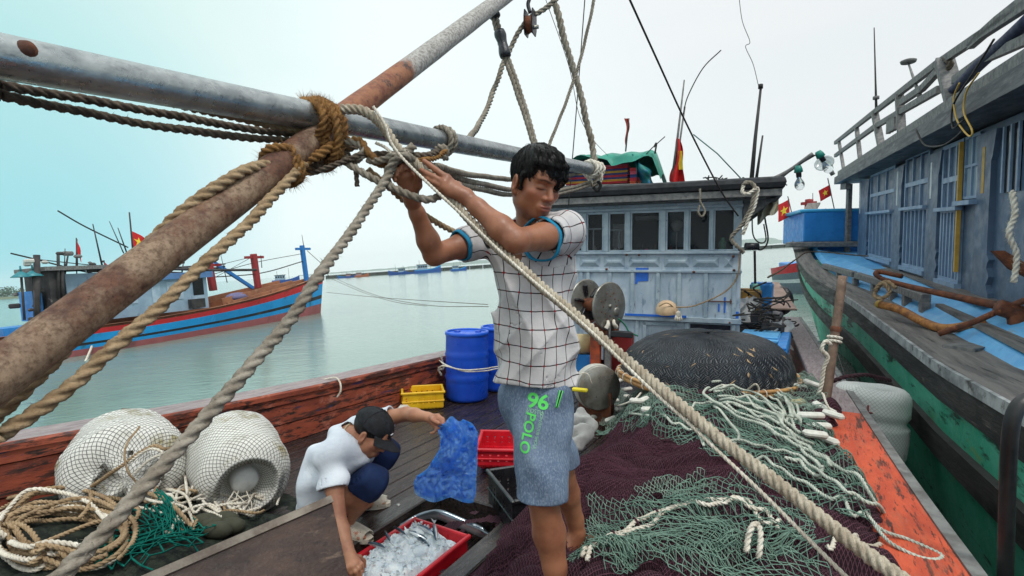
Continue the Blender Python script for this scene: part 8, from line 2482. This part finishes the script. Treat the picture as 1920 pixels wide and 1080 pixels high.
# shirt -------------------------------------------------------------
def cloth_checked():
 t = NT('checked_shirt_cloth')
 at = t.attr(); x, y, _ = t.sep(at.outputs['Vector'])
 wob = t.math('MULTIPLY', t.math('SUBTRACT', t.noise(14, 3), .5), .10)
 x = t.math('ADD', x, wob); y = t.math('ADD', y, wob)
 ax_ = t.math('ABSOLUTE', t.math('SUBTRACT', t.math('FRACT', x), .5)); ay_ = t.math('ABSOLUTE', t.math('SUBTRACT', t.math('FRACT', y), .5))
 ln = t.ramp(t.math('MINIMUM', ax_, ay_), .020, .042, 1, 0)
 dot = t.ramp(t.math('SQRT', t.math('ADD', t.math('MULTIPLY', ax_, ax_), t.math('MULTIPLY', ay_, ay_))), .055, .085, 1, 0)
 base = t.mix(t.ramp(t.noise(7, 5, .6), .4, .7), srgb(202, 198, 198), srgb(180, 176, 178))
 base = t.mix(t.ramp(t.noise(11, 6, .7, seed=4), .66, .76, 0, .5), base, srgb(160, 152, 146))
 n = t.noise(300, 3, .6)
 c = t.mix(ln, base, srgb(32, 30, 34)); c = t.mix(dot, c, srgb(140, 28, 38))
 return t.done(c, .85, 0, t.bump(t.math('ADD', t.noise(16, 5), t.math('MULTIPLY', n, .15)), .35, .012), .25)
M_CHECK = cloth_checked()
M_CYAN = paint('cyan_ribbing', srgb(16, 138, 178), srgb(10, 116, 156), 8, .8, bump=.4, bscale=160)
C = SDF((-.30, 1.42, .78), (.36, 2.12, 1.74), .005)
up_ = [P(1000, 452, 1.82), P(1000, 520, 1.86), P(1004, 610, 1.87), P(1012, 728, 1.87)]
C.ell(P(998, 470, 1.835), (.150, .105, .11), None, .05)
C.ell(P(1002, 520, 1.86), (.150, .115, .17), None, .05)
C.ell(P(1004, 615, 1.865), (.146, .115, .18), None, .06)
C.cone(P(1005, 640, 1.865), P(1008, 775, 1.86), .138, .148, .05, ((.15, 1, 0), .80))
cufL = shL.lerp(elL, .36); dL = (elL - shL).normalized()
cufR = shR.lerp(elR, .50); dR = (elR - shR).normalized()
C.cone(P(1015, 448, 1.80), shL + V(0, 0, .006), .085, .070, .04); C.cone(shL, shL.lerp(elL, .6), .068, .056, .03)
C.cone(P(955, 458, 1.85), shR, .078, .066, .04); C.cone(shR, shR.lerp(elR, .7), .066, .057, .03)
C.cone(P(1003, 445, 1.80), P(1003, 425, 1.79), .088, .070, .03)
def folds(X):
 a = np.array
 z = X[..., 2]; x = X[..., 0]; y = X[..., 1]
 f = .0085 * np.sin(34 * x + 9 * z + 3 * np.sin(6 * z + 20 * y)) * np.clip((1.62 - z) * 2, .2, 1)
 g = lambda q: 1 - 2 * np.abs(np.sin(q * .5)) ** .7
 f = f - .010 * g(34 * (z * .8 + x * 1.1) + 2.4 * np.sin(9 * x)) * np.exp(-((z - 1.36) / .14) ** 2) - .007 * g(40 * (z - x * .7) + 3 * np.sin(7 * x + 3)) * np.exp(-((z - 1.22) / .12) ** 2)
 f = f - .009 * g(44 * (x * .95 - z * .5) + 4 * y) * np.exp(-((z - 1.05) / .10) ** 2)
 pL, pR = a(shL.lerp(elL, .15)), a(shR.lerp(elR, .25))
 for p, d in ((pL, a(dL)), (pR, a(dR))):
  q = X - p; r = np.sqrt((q ** 2).sum(-1)); f = f + .0045 * np.sin(64 * (q @ d) + 5 * q[..., 2] * 8) * np.exp(-(r / .11) ** 2)
 f = f + .003 * wave3(X, 26, 5)
 return f
C.shift(folds, .04)
C.shell(.010)
hemp, hemn = P(1005, 720, 1.86), V(-.05, -.10, -1)
C.cut(hemp, hemn)
C.cut_near(cufL, dL, cufL + dL * .03, .105); C.cut_near(cufL + dL * .12, dL, cufL + dL * .14, .10)
C.cut_near(cufR, dR, cufR + dR * .03, .105); C.cut_near(cufR + dR * .12, dR, cufR + dR * .14, .10)
ctp = P(1000, 432, 1.79)
C.ell(P(1000, 424, 1.765), (.070, .070, .045), None, .01, True)
C.ell(P(966, 470, 1.70), (.022, .12, .055), None, .012, True)
shirt = C.build('polo_shirt', M_CHECK, man, relax=1)
X = vert_co(shirt)
ctr_ = np.array(P(1004, 600, 1.865))
ang = np.arctan2(X[:, 0] - ctr_[0], -(X[:, 1] - ctr_[1]))
U_ = ang * .168 / .060 + .12 * np.sin(X[:, 2] * 14); V_ = X[:, 2] / .062 + .10 * np.sin(X[:, 0] * 16)
for p0, d, sgn in ((shL, dL, 1), (shR, dR, -1)):
 q = X - np.array(p0); s_ = q @ np.array(d); rad_ = np.sqrt(np.maximum((q ** 2).sum(1) - s_ ** 2, 0))
 m_ = (s_ > -.01) & (rad_ < .11) & (s_ < .25)
 e1_ = np.array(V(0, 0, 1).cross(d).normalized()); e2_ = np.cross(np.array(d), e1_)
 a2 = np.arctan2(q @ e2_, q @ e1_)
 U_ = np.where(m_, s_ / .060 + .3, U_); V_ = np.where(m_, a2 * .068 / .060, V_)
uv_attr(shirt, U_, V_)
def cuff(name, c, d, r, parent, mat, w=.020, th=.006, sq=1.0):
 d = Vector(d).normalized(); e1_ = V(0, 0, 1).cross(d).normalized(); e2_ = d.cross(e1_)
 rows = []
 for i in range(41):
  a = 2 * math.pi * i / 40; o_ = e1_ * math.cos(a) + e2_ * math.sin(a) * sq
  rr_ = r + .002 * math.sin(a * 5)
  rows.append([c + o_ * (rr_ + k) + d * h for k, h in ((0, -.002), (th * .7, 0), (th, w * .5), (th * .7, w), (0, w + .001), (-th * .3, w * .5))])
 m = MB(); m.grid(rows, closed=True)
 return m.build(name, mat, parent)
def ring_fit(o, c, d, w=.012):
 """mean radius of a garment round its opening"""
 X = vert_co(o) - np.array(c); s_ = X @ np.array(d); r = np.sqrt(np.maximum((X ** 2).sum(1) - s_ ** 2, 0)); m_ = (np.abs(s_) < w) & (r < .12)
 if m_.sum() < 8: return None, c
 q = X[m_]; cc = q.mean(0); r2 = np.sqrt(np.maximum(((q - cc) ** 2).sum(1) - ((q - cc) @ np.array(d)) ** 2, 0))
 return float(np.percentile(r2, 75)), Vector(np.array(c) + cc)
for cpt, d in ((cufL, dL), (cufR, dR)):
 r_, cc_ = ring_fit(shirt, cpt - d * .008, d)
 cuff('sleeve_cuff', cc_ + d * .006 - d * .006, d, (r_ or .064) - .011, shirt, M_CYAN, .021)
# collar: a folded band open at the throat
rows = []
for i in range(33):
 a = lerp(.55, 2 * math.pi - .25, i / 32) - math.pi / 2 - .35
 o_ = V(math.cos(a), math.sin(a) * 1.0, 0)
 b_ = P(1000, 436, 1.79) + o_ * .068 + V(0, 0, .006 - .022 * max(0, -math.sin(a)))
 rows.append([b_ + V(0, 0, -.012), b_ + V(0, 0, .020) + o_ * .000, b_ + V(0, 0, .026) + o_ * .008, b_ + V(0, 0, .012) + o_ * .020, b_ + V(0, 0, -.012) + o_ * .030, b_ + V(0, 0, -.010) + o_ * .026])
m = MB(); m.grid(rows, mis=lambda i, k: 1 if k in (3, 4) else 0); m.build('collar', [paint('navy_collar', srgb(34, 40, 60), srgb(44, 52, 72), 8, .85, bump=.2), M_CYAN], shirt)
m = MB()
pl = [P(972, 452, 1.70), P(976, 480, 1.695), P(984, 508, 1.70)]
# shorts -------------------------------------------------------------
t = NT('heather_jersey')
n1_ = t.noise(5, 6, .65); n2_ = t.noise(180, 3, .6, (1, 1, .5))
c_ = t.mix(t.ramp(n1_, .36, .66), srgb(112, 128, 150), srgb(82, 98, 122))
c_ = t.mix(t.ramp(n2_, .4, .75, 0, .45), c_, srgb(160, 172, 188))
c_ = t.mix(t.ramp(t.noise(13, 6, .7, seed=5), .64, .74, 0, .7), c_, srgb(62, 72, 92))
M_SHORTS = t.done(c_, .9, 0, t.bump(t.math('ADD', t.noise(12, 5), t.math('MULTIPLY', n2_, .2)), .45, .012), .2)
Q = SDF((-.22, 1.55, .50), (.34, 2.22, 1.16), .005)
Q.ell(P(1012, 742, 1.88), (.122, .110, .13), None, .05)
kF, kB = P(1016, 940, 1.755), P(1050, 880, 2.0)
Q.cone(P(1018, 750, 1.86), kF, .112, .088, .03, ((0, 1, 0), .92))
Q.cone(P(985, 750, 1.93), kB, .108, .086, .03)
def sfolds(X):
 x, y, z = X[..., 0], X[..., 1], X[..., 2]
 return .005 * np.sin(30 * x + 4 * np.sin(9 * z) + 7 * y) + .004 * np.sin(38 * (z + x * .8) + 3 * np.sin(14 * x)) * np.exp(-((z - .82) / .13) ** 2) + .0035 * wave3(X, 22, 9)
Q.shift(sfolds, .03)
Q.shell(.011)
Q.cut(P(1015, 934, 1.755), V(.06, -.05, -1)) if False else None
Q.cut_near(P(1015, 933, 1.755), V(-.02, -.02, -1), P(1015, 965, 1.755), .175)
Q.cut_near(P(1050, 868, 2.0), V(.05, .12, -1), P(1056, 900, 2.02), .13)
Q.cut(P(1012, 690, 1.88), V(0, 0, 1))
shorts = Q.build('shorts', M_SHORTS, man, relax=1)
M_NEON = flat('neon_green_print', srgb(96, 226, 104), .7)
M_PALEPRINT = flat('pale_green_print', srgb(150, 206, 166), .7)
BV = bvh_of(shorts)
def print_on(o, bv, text, px0, py0, dx, dy, size, mat, spacing=1.0, stretch=1.0, bold=.0, off=.0022):
 """lettering cast on to the cloth: origin pixel, reading direction (dx, dy) in the picture of the leg, letter height in metres"""
 fc = bpy.data.curves.new('lettering', 'FONT'); fc.body = text; fc.size = size / .70; fc.space_character = spacing; fc.offset = bold; fc.resolution_u = 3
 tmp = bpy.data.objects.new('lettering', fc); COL.objects.link(tmp)
 bpy.context.view_layer.update()
 me = bpy.data.meshes.new_from_object(tmp.evaluated_get(bpy.context.evaluated_depsgraph_get()))
 bpy.data.objects.remove(tmp); bpy.data.curves.remove(fc)
 bm = bmesh.new(); bm.from_mesh(me)
 bmesh.ops.triangulate(bm, faces=bm.faces)
 for _ in range(2):
  long_ = [e for e in bm.edges if e.calc_length() > .006]
  if long_: bmesh.ops.subdivide_edges(bm, edges=long_, cuts=1); bmesh.ops.triangulate(bm, faces=bm.faces)
 o_ = P(px0, py0, 1.66); ex = (P(px0 + dx, py0 + dy, 1.66) - o_).normalized(); vd = (o_ - _c).normalized()
 ey = (ex.cross(vd)).normalized()
 if ey.dot(P(px0 + dy, py0 - dx, 1.66) - o_) < 0: ey = -ey
 nrm = ex.cross(ey)
 if nrm.dot(vd) < 0: nrm = -nrm
 for v in bm.verts:
  p = o_ + ex * v.co.x * stretch + ey * v.co.y - nrm * .25
  hit = bv.ray_cast(p, nrm)
  v.co = (hit[0] - nrm * off) if hit[0] is not None else (p + nrm * .35)
 me2 = bpy.data.meshes.new('lettering'); bm.to_mesh(me2); bm.free(); bpy.data.meshes.remove(me)
 me2.materials.append(mat)
 return link_mesh('lettering', me2, o)
print_on(shorts, BV, '96', 990, 763, 1, .16, .050, M_NEON, .92, 1.1, .0016)
print_on(shorts, BV, 'VOSTU', 991, 773, 1, .20, .014, M_PALEPRINT, .95, .9)
print_on(shorts, BV, 'POLO', 986, 784, -.20, 1, .032, M_NEON, 1.0, 1.12, .0010)
print_on(shorts, BV, 'CONVERTUR SHOUL', 1012, 782, -.22, 1, .0105, M_PALEPRINT, .95, .92)
print_on(shorts, BV, 'ACTMOTE', 984, 782, -.18, 1, .0070, M_PALEPRINT, 1.0, 1.15)
# drawstring-like neon zip at the pocket
for a_, b_ in (((1050, 732), (1042, 764)), ((1055, 733), (1045, 765))):
 pts = []
 for i in range(9):
  x_, y_ = lerp(a_[0], b_[0], i / 8), lerp(a_[1], b_[1], i / 8); d_ = ray(x_, y_).normalized(); h_ = BV.ray_cast(_c, d_)
  if h_[0] is not None: pts.append(h_[0] - d_ * .002)
 if len(pts) > 2: m = MB(); m.tube(pts, .0022, 6); m.build('pocket_piping', M_NEON, shorts)
pts = []
for i in range(9):
 x_, y_ = lerp(1053, 1044, i / 8), lerp(733, 763, i / 8); d_ = ray(x_, y_).normalized(); h_ = BV.ray_cast(_c, d_)
 if h_[0] is not None: pts.append(h_[0] - d_ * .001)
if len(pts) > 2: m = MB(); m.tube(pts, .0028, 6); m.build('pocket_zip', M_DARK, shorts)
# ---------------------------------------------------------------- the crouching man
man2 = thing('person', 'crouching man in white shirt, navy shorts and black cap reaching for a red crate', 'person', PZ(660, 1000, 0))
K = SDF((-1.35, 2.15, -.05), (-.28, 3.55, 1.05), .0055)
HC2 = P(694, 812, 2.72)
HF2 = head_frame(V(.86, -.18, -.62), rad(-10))
hp2 = add_head(K, HC2, HF2, .98)
NB2 = P(655, 822, 2.74)
K.cone(HC2 + HF2[1] * -.015 + HF2[2] * -.05, NB2, .052, .058, .03)
shN, shFr = P(622, 852, 2.62), P(708, 788, 2.93)            # near and far shoulder
spine = [P(658, 835, 2.76), P(616, 880, 2.82), P(600, 950, 2.88)]
K.cone(NB2, spine[0], .06, .10, .04)
K.cone(spine[0], spine[1], .09, .09, .05); K.cone(spine[1], spine[2], .09, .10, .05)
K.cone(shN, shFr, .045, .045, .05)
elN, wrN = P(634, 982, 2.46), P(656, 1042, 2.36)
K.cone(shN, shN.lerp(elN, .5), .046, .043, .03); K.cone(shN.lerp(elN, .5), elN, .043, .039, .02)
elN = P(628, 965, 2.50)
K.cone(elN, elN.lerp(wrN, .4), .039, .040, .02); K.cone(elN.lerp(wrN, .4), wrN, .040, .027, .02)
crim = lambda f, z=0: CRB + cax * lerp(-.29, .29, f) + cay * -.195 + V(0, 0, CRH + z)
hb0 = P(662, 1064, 2.33)
hand(K, wrN, [P(670, 1052, 2.34), P(666, 1058, 2.32), P(660, 1063, 2.31), P(653, 1066, 2.31)],
  [[P(678, 1058, 2.33), P(680, 1070, 2.34), P(674, 1078, 2.35)], [P(673, 1066, 2.31), P(676, 1078, 2.32), P(672, 1088, 2.34)], [P(666, 1072, 2.30), P(670, 1084, 2.31), P(667, 1093, 2.33)], [P(658, 1074, 2.30), P(661, 1085, 2.31), P(660, 1093, 2.33)]],
  [P(674, 1045, 2.38), P(682, 1052, 2.40), P(684, 1062, 2.40)], rw=.028, rk=.0135, rf=.0105)
elF, wrF = P(762, 776, 2.90), P(802, 782, 2.78)
K.cone(shFr, elF, .052, .038, .03); K.cone(elF, elF.lerp(wrF, .4), .038, .037, .02); K.cone(elF.lerp(wrF, .4), wrF, .037, .026, .02)
hand(K, wrF, [P(821, 780, 2.74), P(821, 786, 2.73), P(819, 792, 2.73), P(815, 798, 2.74)],
  [[P(831, 786, 2.72), P(833, 794, 2.71), P(828, 799, 2.71)], [P(830, 792, 2.71), P(829, 800, 2.70), P(823, 803, 2.71)], [P(826, 799, 2.71), P(822, 806, 2.71), P(817, 808, 2.72)], [P(820, 804, 2.72), P(814, 811, 2.72), P(808, 812, 2.73)]],
  [P(812, 788, 2.70), P(822, 793, 2.68), P(830, 796, 2.69)], rk=.0125, rf=.0098)
# legs folded in a squat
hN, kN, aN = P(606, 952, 2.80), P(700, 900, 2.66), P(650, 978, 2.80)
K.cone(hN, kN, .098, .064, .03); K.cone(kN, kN.lerp(aN, .45), .060, .055, .02); K.cone(kN.lerp(aN, .45), aN, .055, .037, .02)
toeN = PZ(672, 1004, .035); K.cone(aN, PZ(648, 996, .045), .038, .034, .02); K.cone(PZ(650, 994, .045), toeN, .036, .030, .02)
hF2, kF2, aF2 = P(640, 915, 3.02), P(722, 846, 3.02), P(688, 932, 3.14)
K.cone(hF2, kF2, .098, .062, .03); K.cone(kF2, kF2.lerp(aF2, .45), .058, .052, .02); K.cone(kF2.lerp(aF2, .45), aF2, .052, .036, .02)
toeF = PZ(710, 940, .035); K.cone(aF2, PZ(688, 944, .045), .036, .032, .02); K.cone(PZ(688, 942, .045), toeF, .034, .028, .02)
for k in range(5):
 for a_, dr in ((toeN, V(.75, .25, 0)), (toeF, V(.8, .1, 0))):
  q = a_ + V(-.1, .3, 0).normalized() * (.016 * (k - 2)) * 1.0; K.cone(q, q + dr * .04, .0105, .009, .004)
body2 = K.build('body', M_SKIN2, man2, relax=1)
face_attrs(body2, hp2, HF2, HC2, .98)
H = SDF(HC2 - V(.15, .15, .15), HC2 + V(.15, .15, .15), .0042)
l_, f_, u_ = HF2
H.ell(HC2 - f_ * .014 + u_ * .036, (.081, .101, .085), [l_, f_, u_], .01)
H.ell(HC2 + f_ * .135 - u_ * .055, (.085, .100, .11), [l_, f_, u_], .012, True)
H.cut(HC2 - u_ * .052, -u_ + f_ * .3)
H.build('hair', M_HAIR, man2, relax=0)
# cap
t = NT('black_cap_cloth'); M_CAPB = t.done(t.mix(t.ramp(t.noise(30, 5), .4, .7), srgb(22, 23, 27), srgb(38, 40, 46)), .75, 0, t.bump(t.noise(120, 4), .5, .003), .35)
G = SDF(HC2 - V(.2, .2, .2), HC2 + V(.24, .2, .2), .0038)
G.ell(HC2 - f_ * .008 + u_ * .046, (.091, .112, .092), [l_, f_, u_], .01)
G.cut(HC2 + u_ * .034, -u_)
G.shell(.006)
cap = G.build('cap', M_CAPB, man2, relax=1)
rows = []
for i in range(21):
 a = lerp(-1.15, 1.15, i / 20); rw_ = []
 for j in range(7):
  r = j / 6; w = .105 + .078 * r * (math.cos(a * .80) ** .6)
  rw_.append(HC2 + l_ * math.sin(a) * (.084 + .012 * r) + f_ * (math.cos(a) * w * 1.02 - .0) + u_ * (.038 - .016 * r - .028 * math.sin(a) ** 2 * r))
 rows.append(rw_)
m = MB(); m.grid(rows); m.grid([[p - u_ * .004 for p in r] for r in rows]); m.build('visor', M_CAPB, cap, fix=False)
m = MB(); m.ball(HC2 - f_ * .008 + u_ * .139, .008, 10); m.build('button', M_CAPB, cap)
for k in range(6):
 a = k * math.pi / 3 + .3
 m = MB(); m.tube([HC2 - f_ * .008 + u_ * (.046 + .0935 * math.sin(q)) + (l_ * math.cos(a) * .092 + f_ * math.sin(a) * .1135) * math.cos(q) for q in np.linspace(.05, 1.5, 12)], .0013, 4); m.build('seam', M_CAPB, cap)
c_ = HC2 + f_ * .102 + u_ * .072 + l_ * -.02
m = MB(); m.tube(smooth_path([c_ - l_ * .013 + u_ * .004, c_ - l_ * .004 - u_ * .004, c_ + l_ * .012 + u_ * .006], 5), .0026, 5); m.build('emblem', M_PALEPRINT if False else flat('white_thread', srgb(214, 214, 214), .7), cap)
# white T-shirt
t = NT('white_jersey'); M_TEE = t.done(t.mix(t.ramp(t.noise(6, 5, .6), .4, .7), srgb(222, 226, 234), srgb(206, 212, 224)), .85, 0, t.bump(t.noise(14, 6, .65), .5, .014), .25)
T = SDF((-1.42, 2.3, -.02), (-.55, 3.35, .98), .0058)
T.cone(P(652, 822, 2.75), spine[0], .080, .108, .04)
T.cone(spine[0], spine[1], .124, .136, .06); T.cone(spine[1], P(606, 948, 2.88), .136, .142, .06)
T.cone(shN + V(0, .0, .01), shFr, .075, .070, .05)
T.cone(shN + V(.03, .06, -.02), P(600, 925, 2.80), .085, .11, .05)
dN = (elN - shN).normalized(); cN = shN.lerp(elN, .58)
T.cone(shN, shN.lerp(elN, .8), .074, .070, .03)
dF = (elF - shFr).normalized(); cF = shFr.lerp(elF, .50)
T.cone(shFr, shFr.lerp(elF, .8), .074, .066, .03)
def tfolds(X):
 x, y, z = X[..., 0], X[..., 1], X[..., 2]
 q = X - np.array(cN); r = np.sqrt((q ** 2).sum(-1))
 return .010 * np.sin(26 * (x + z * .7) + 3 * np.sin(8 * y + 6 * z)) + .010 * np.sin(40 * (z - x * .4)) * np.exp(-((z - .38) / .12) ** 2) + .005 * np.sin(46 * (q @ np.array(dN)) + 14 * x) * np.exp(-(r / .16) ** 2) + .003 * wave3(X, 20, 12)
T.shift(tfolds, .04)
T.shell(.011)
T.cut_near(cN, dN, cN + dN * .05, .125); T.cut_near(cF, dF, cF + dF * .05, .115); T.cut_near(cF + dF * .1, dF, cF + dF * .14, .09)
T.cut(P(598, 962, 2.88), V(.10, 0, -1))
T.ell(NB2 + HF2[2] * .022 + V(.018, -.01, .012), (.074, .080, .040), [V(*HF2[0]), V(*HF2[1]), V(*HF2[2])], .01, True)
tee = T.build('white_shirt', M_TEE, man2, relax=1)
# beaded neck cord
m = MB(); pts = []
ax2 = (HC2 - NB2).normalized(); e1_ = ax2.orthogonal().normalized(); e2_ = ax2.cross(e1_)
m.rope([NB2 + ax2 * (.012 - .03 * ((e1_ * math.cos(a) + e2_ * math.sin(a)).dot(V(.8, -.5, 0)))) + (e1_ * math.cos(a) + e2_ * math.sin(a)) * .071 for a in np.linspace(0, 6.283, 17)[:-1]], .0045, closed=True)
m.build('neck_cord', flat('cream_beads', srgb(214, 194, 160), .5), man2, fix=False)
# navy shorts
t = NT('navy_cloth'); M_NAVY = t.done(t.mix(t.ramp(t.noise(8, 5), .4, .7), srgb(22, 42, 82), srgb(16, 32, 64)), .8, 0, t.bump(t.noise(20, 5), .4, .01), .3)
Y = SDF((-1.3, 2.35, -.0), (-.45, 3.5, .75), .0058)
Y.cone(P(608, 955, 2.88), P(630, 935, 2.95), .120, .12, .05)
Y.cone(hN, kN, .108, .074, .03); Y.cone(kN, kN.lerp(aN, .18), .076, .080, .03)
Y.cone(hF2, kF2, .115, .084, .03); Y.cone(kF2, kF2.lerp(aF2, .12), .082, .083, .03)
Y.shift(lambda X: .011 * np.abs(np.sin(20 * (X[..., 0] - X[..., 2] * .9 + X[..., 1] * .5))) - .006 + .004 * wave3(X, 22, 14), .03)
for a_, b_ in ((kN, aN), (kF2, aF2)):
 dd = (b_ - a_).normalized(); c_ = a_.lerp(b_, .20); Y.cut_near(c_, dd, c_ + dd * .06, .14)
Y.shell(.011)
Y.build('shorts', M_NAVY, man2, relax=1)
# slippers with pierced straps
M_SLIP = paint('cream_slipper', srgb(222, 214, 200), srgb(204, 194, 178), 12, .6, layers=[(srgb(70, 64, 58), 60, .60, .64)], bump=.3)
for heel_, toe_, lab in ((PZ(640, 996, .02), PZ(684, 1008, .02), 'near'), (PZ(678, 946, .02), PZ(718, 943, .02), 'far')):
 d = (toe_ - heel_); d.z = 0; d.normalize(); s__ = V(-d.y, d.x, 0)
 c_ = (heel_ + toe_) / 2; c_.z = .0
 root = thing('slipper', f'cream pierced slipper on the crouching man\'s {lab} foot', 'slipper', c_, 'the crouching man\'s slippers')
 rows = []
 Lh = (toe_ - heel_).length / 2 + .045
 for i in range(25):
  f = i / 24; x_ = lerp(-Lh, Lh, f); w_ = .046 * (math.sin(math.pi * min(max(f, .02), .98)) ** .35) * (1 + .12 * math.sin((f - .2) * 4))
  rows.append([c_ + d * x_ + s__ * (-w_) + V(0, 0, .004), c_ + d * x_ + s__ * (-w_) + V(0, 0, .026), c_ + d * x_ + s__ * w_ + V(0, 0, .026), c_ + d * x_ + s__ * w_ + V(0, 0, .004)])
 m = MB(); m.grid(rows, closed=True, sm=False); m.build('sole', M_SLIP, root)
 A_, B_ = [], []
 nn = 13; mmm = 11
 pt_ = lambda i, j: c_ + d * lerp(.0, Lh * .80, i / nn) + s__ * (.053 * math.cos(math.pi * (1 - j / mmm)) * (1 - .18 * (i / nn) ** 2)) + V(0, 0, .022 + .062 * math.sin(math.pi * j / mmm) ** .8 * (1 - .45 * (i / nn)))
 for i in range(nn + 1):
  for j in range(mmm + 1):
   for di, dj in ((1, 1), (1, -1)):
    if i + di <= nn and 0 <= j + dj <= mmm: A_.append(pt_(i, j)); B_.append(pt_(i + di, j + dj))
 prisms('strap', np.array(A_), np.array(B_), .0026, M_SLIP, root)
# the blue plastic bag he lifts
t = NT('blue_plastic_film')
nb = t.noise(13, 4, .5, (1, 1, .55), dist=2.2)
M_BAG = t.done(t.mix(t.ramp(nb, .42, .62), srgb(140, 202, 255), srgb(150, 208, 255)), .12, 0, t.bump(nb, 1.0, .035), .6, Transmission_Weight=.0, Alpha=.68, Subsurface_Weight=.0)
_tr = t.n.new('ShaderNodeBsdfTranslucent'); _tr.inputs[0].default_value = srgb(60, 150, 250)
_mx = t.n.new('ShaderNodeMixShader'); _mx.inputs[0].default_value = .58
t.l.new(t.b.outputs[0], _mx.inputs[1]); t.l.new(_tr.outputs[0], _mx.inputs[2]); t.l.new(_mx.outputs[0], t.out.inputs[0])
Lft = [(822, 790), (820, 806), (826, 822), (824, 842), (812, 862), (800, 880), (782, 892), (775, 905), (778, 918)]
Rgt = [(868, 783), (886, 794), (897, 812), (896, 832), (895, 852), (895, 872), (893, 895), (893, 918), (888, 933)]
bag = thing('plastic_bag', 'crumpled blue plastic bag held up by the crouching man', 'bag', P(840, 930, 2.68))
for layer, dz in ((0, 0.0), (1, .05)):
 rows = []
 n = 44
 for i in range(n + 1):
  f = i / n * (len(Lft) - 1); k = min(int(f), len(Lft) - 2); q = f - k
  a = (lerp(Lft[k][0], Lft[k + 1][0], q), lerp(Lft[k][1], Lft[k + 1][1], q)); b = (lerp(Rgt[k][0], Rgt[k + 1][0], q), lerp(Rgt[k][1], Rgt[k + 1][1], q))
  row = []
  for j in range(41):
   g = j / 40
   x_, y_ = lerp(a[0], b[0], g), lerp(a[1], b[1], g)
   if i > n - 8: y_ += 9 * math.sin(g * 7 + layer) * (i - n + 8) / 8 + 14 * math.sin(math.pi * g) * (i - n + 8) / 8
   if i < 5: y_ += (5 - i) * 1.2 * math.sin(g * 9)
   bulge = math.sin(math.pi * g) * math.sin(math.pi * min(1, .15 + i / n))
   v3 = V(x_ * .03, y_ * .03, layer * 5)
   d_ = 2.70 + (1 if layer else -1) * .055 * bulge + .05 * noise.noise(v3) + .035 * abs(noise.noise(v3 * 2.7)) + .03 * abs(noise.noise(v3 * 5)) + .02 * abs(noise.noise(v3 * 11)) - .03 * math.sin(g * 12 + i * .15) * (1 - i / n) * .8
   row.append(P(x_, y_, d_))
  rows.append(row)
 m = MB(); m.grid(rows); m.build('film', M_BAG, bag, fix=False)
# ------------------------------------------------------------------ the moored boat's heel: everything aboard turns with it
bpy.context.view_layer.update()
for _o in HEELED:
 _o.matrix_world = TO_WORLD @ _o.matrix_world
# the air over the water: far hills and boats fade into it
m = MB()
m.box((0, 2300, 78), (11400, 6000, 160))
_hz = m.build('haze', [], heel=False)
_m = bpy.data.materials.new('haze_air'); _m.use_nodes = True; _n = _m.node_tree.nodes; _n.clear()
_v = _n.new('ShaderNodeVolumePrincipled'); _v.inputs['Color'].default_value = (.95, .985, 1, 1); _v.inputs['Density'].default_value = .00013
_o2 = _n.new('ShaderNodeOutputMaterial'); _m.node_tree.links.new(_v.outputs[0], _o2.inputs['Volume'])
_hz.data.materials.append(_m)
tag(_hz, kind='stuff')
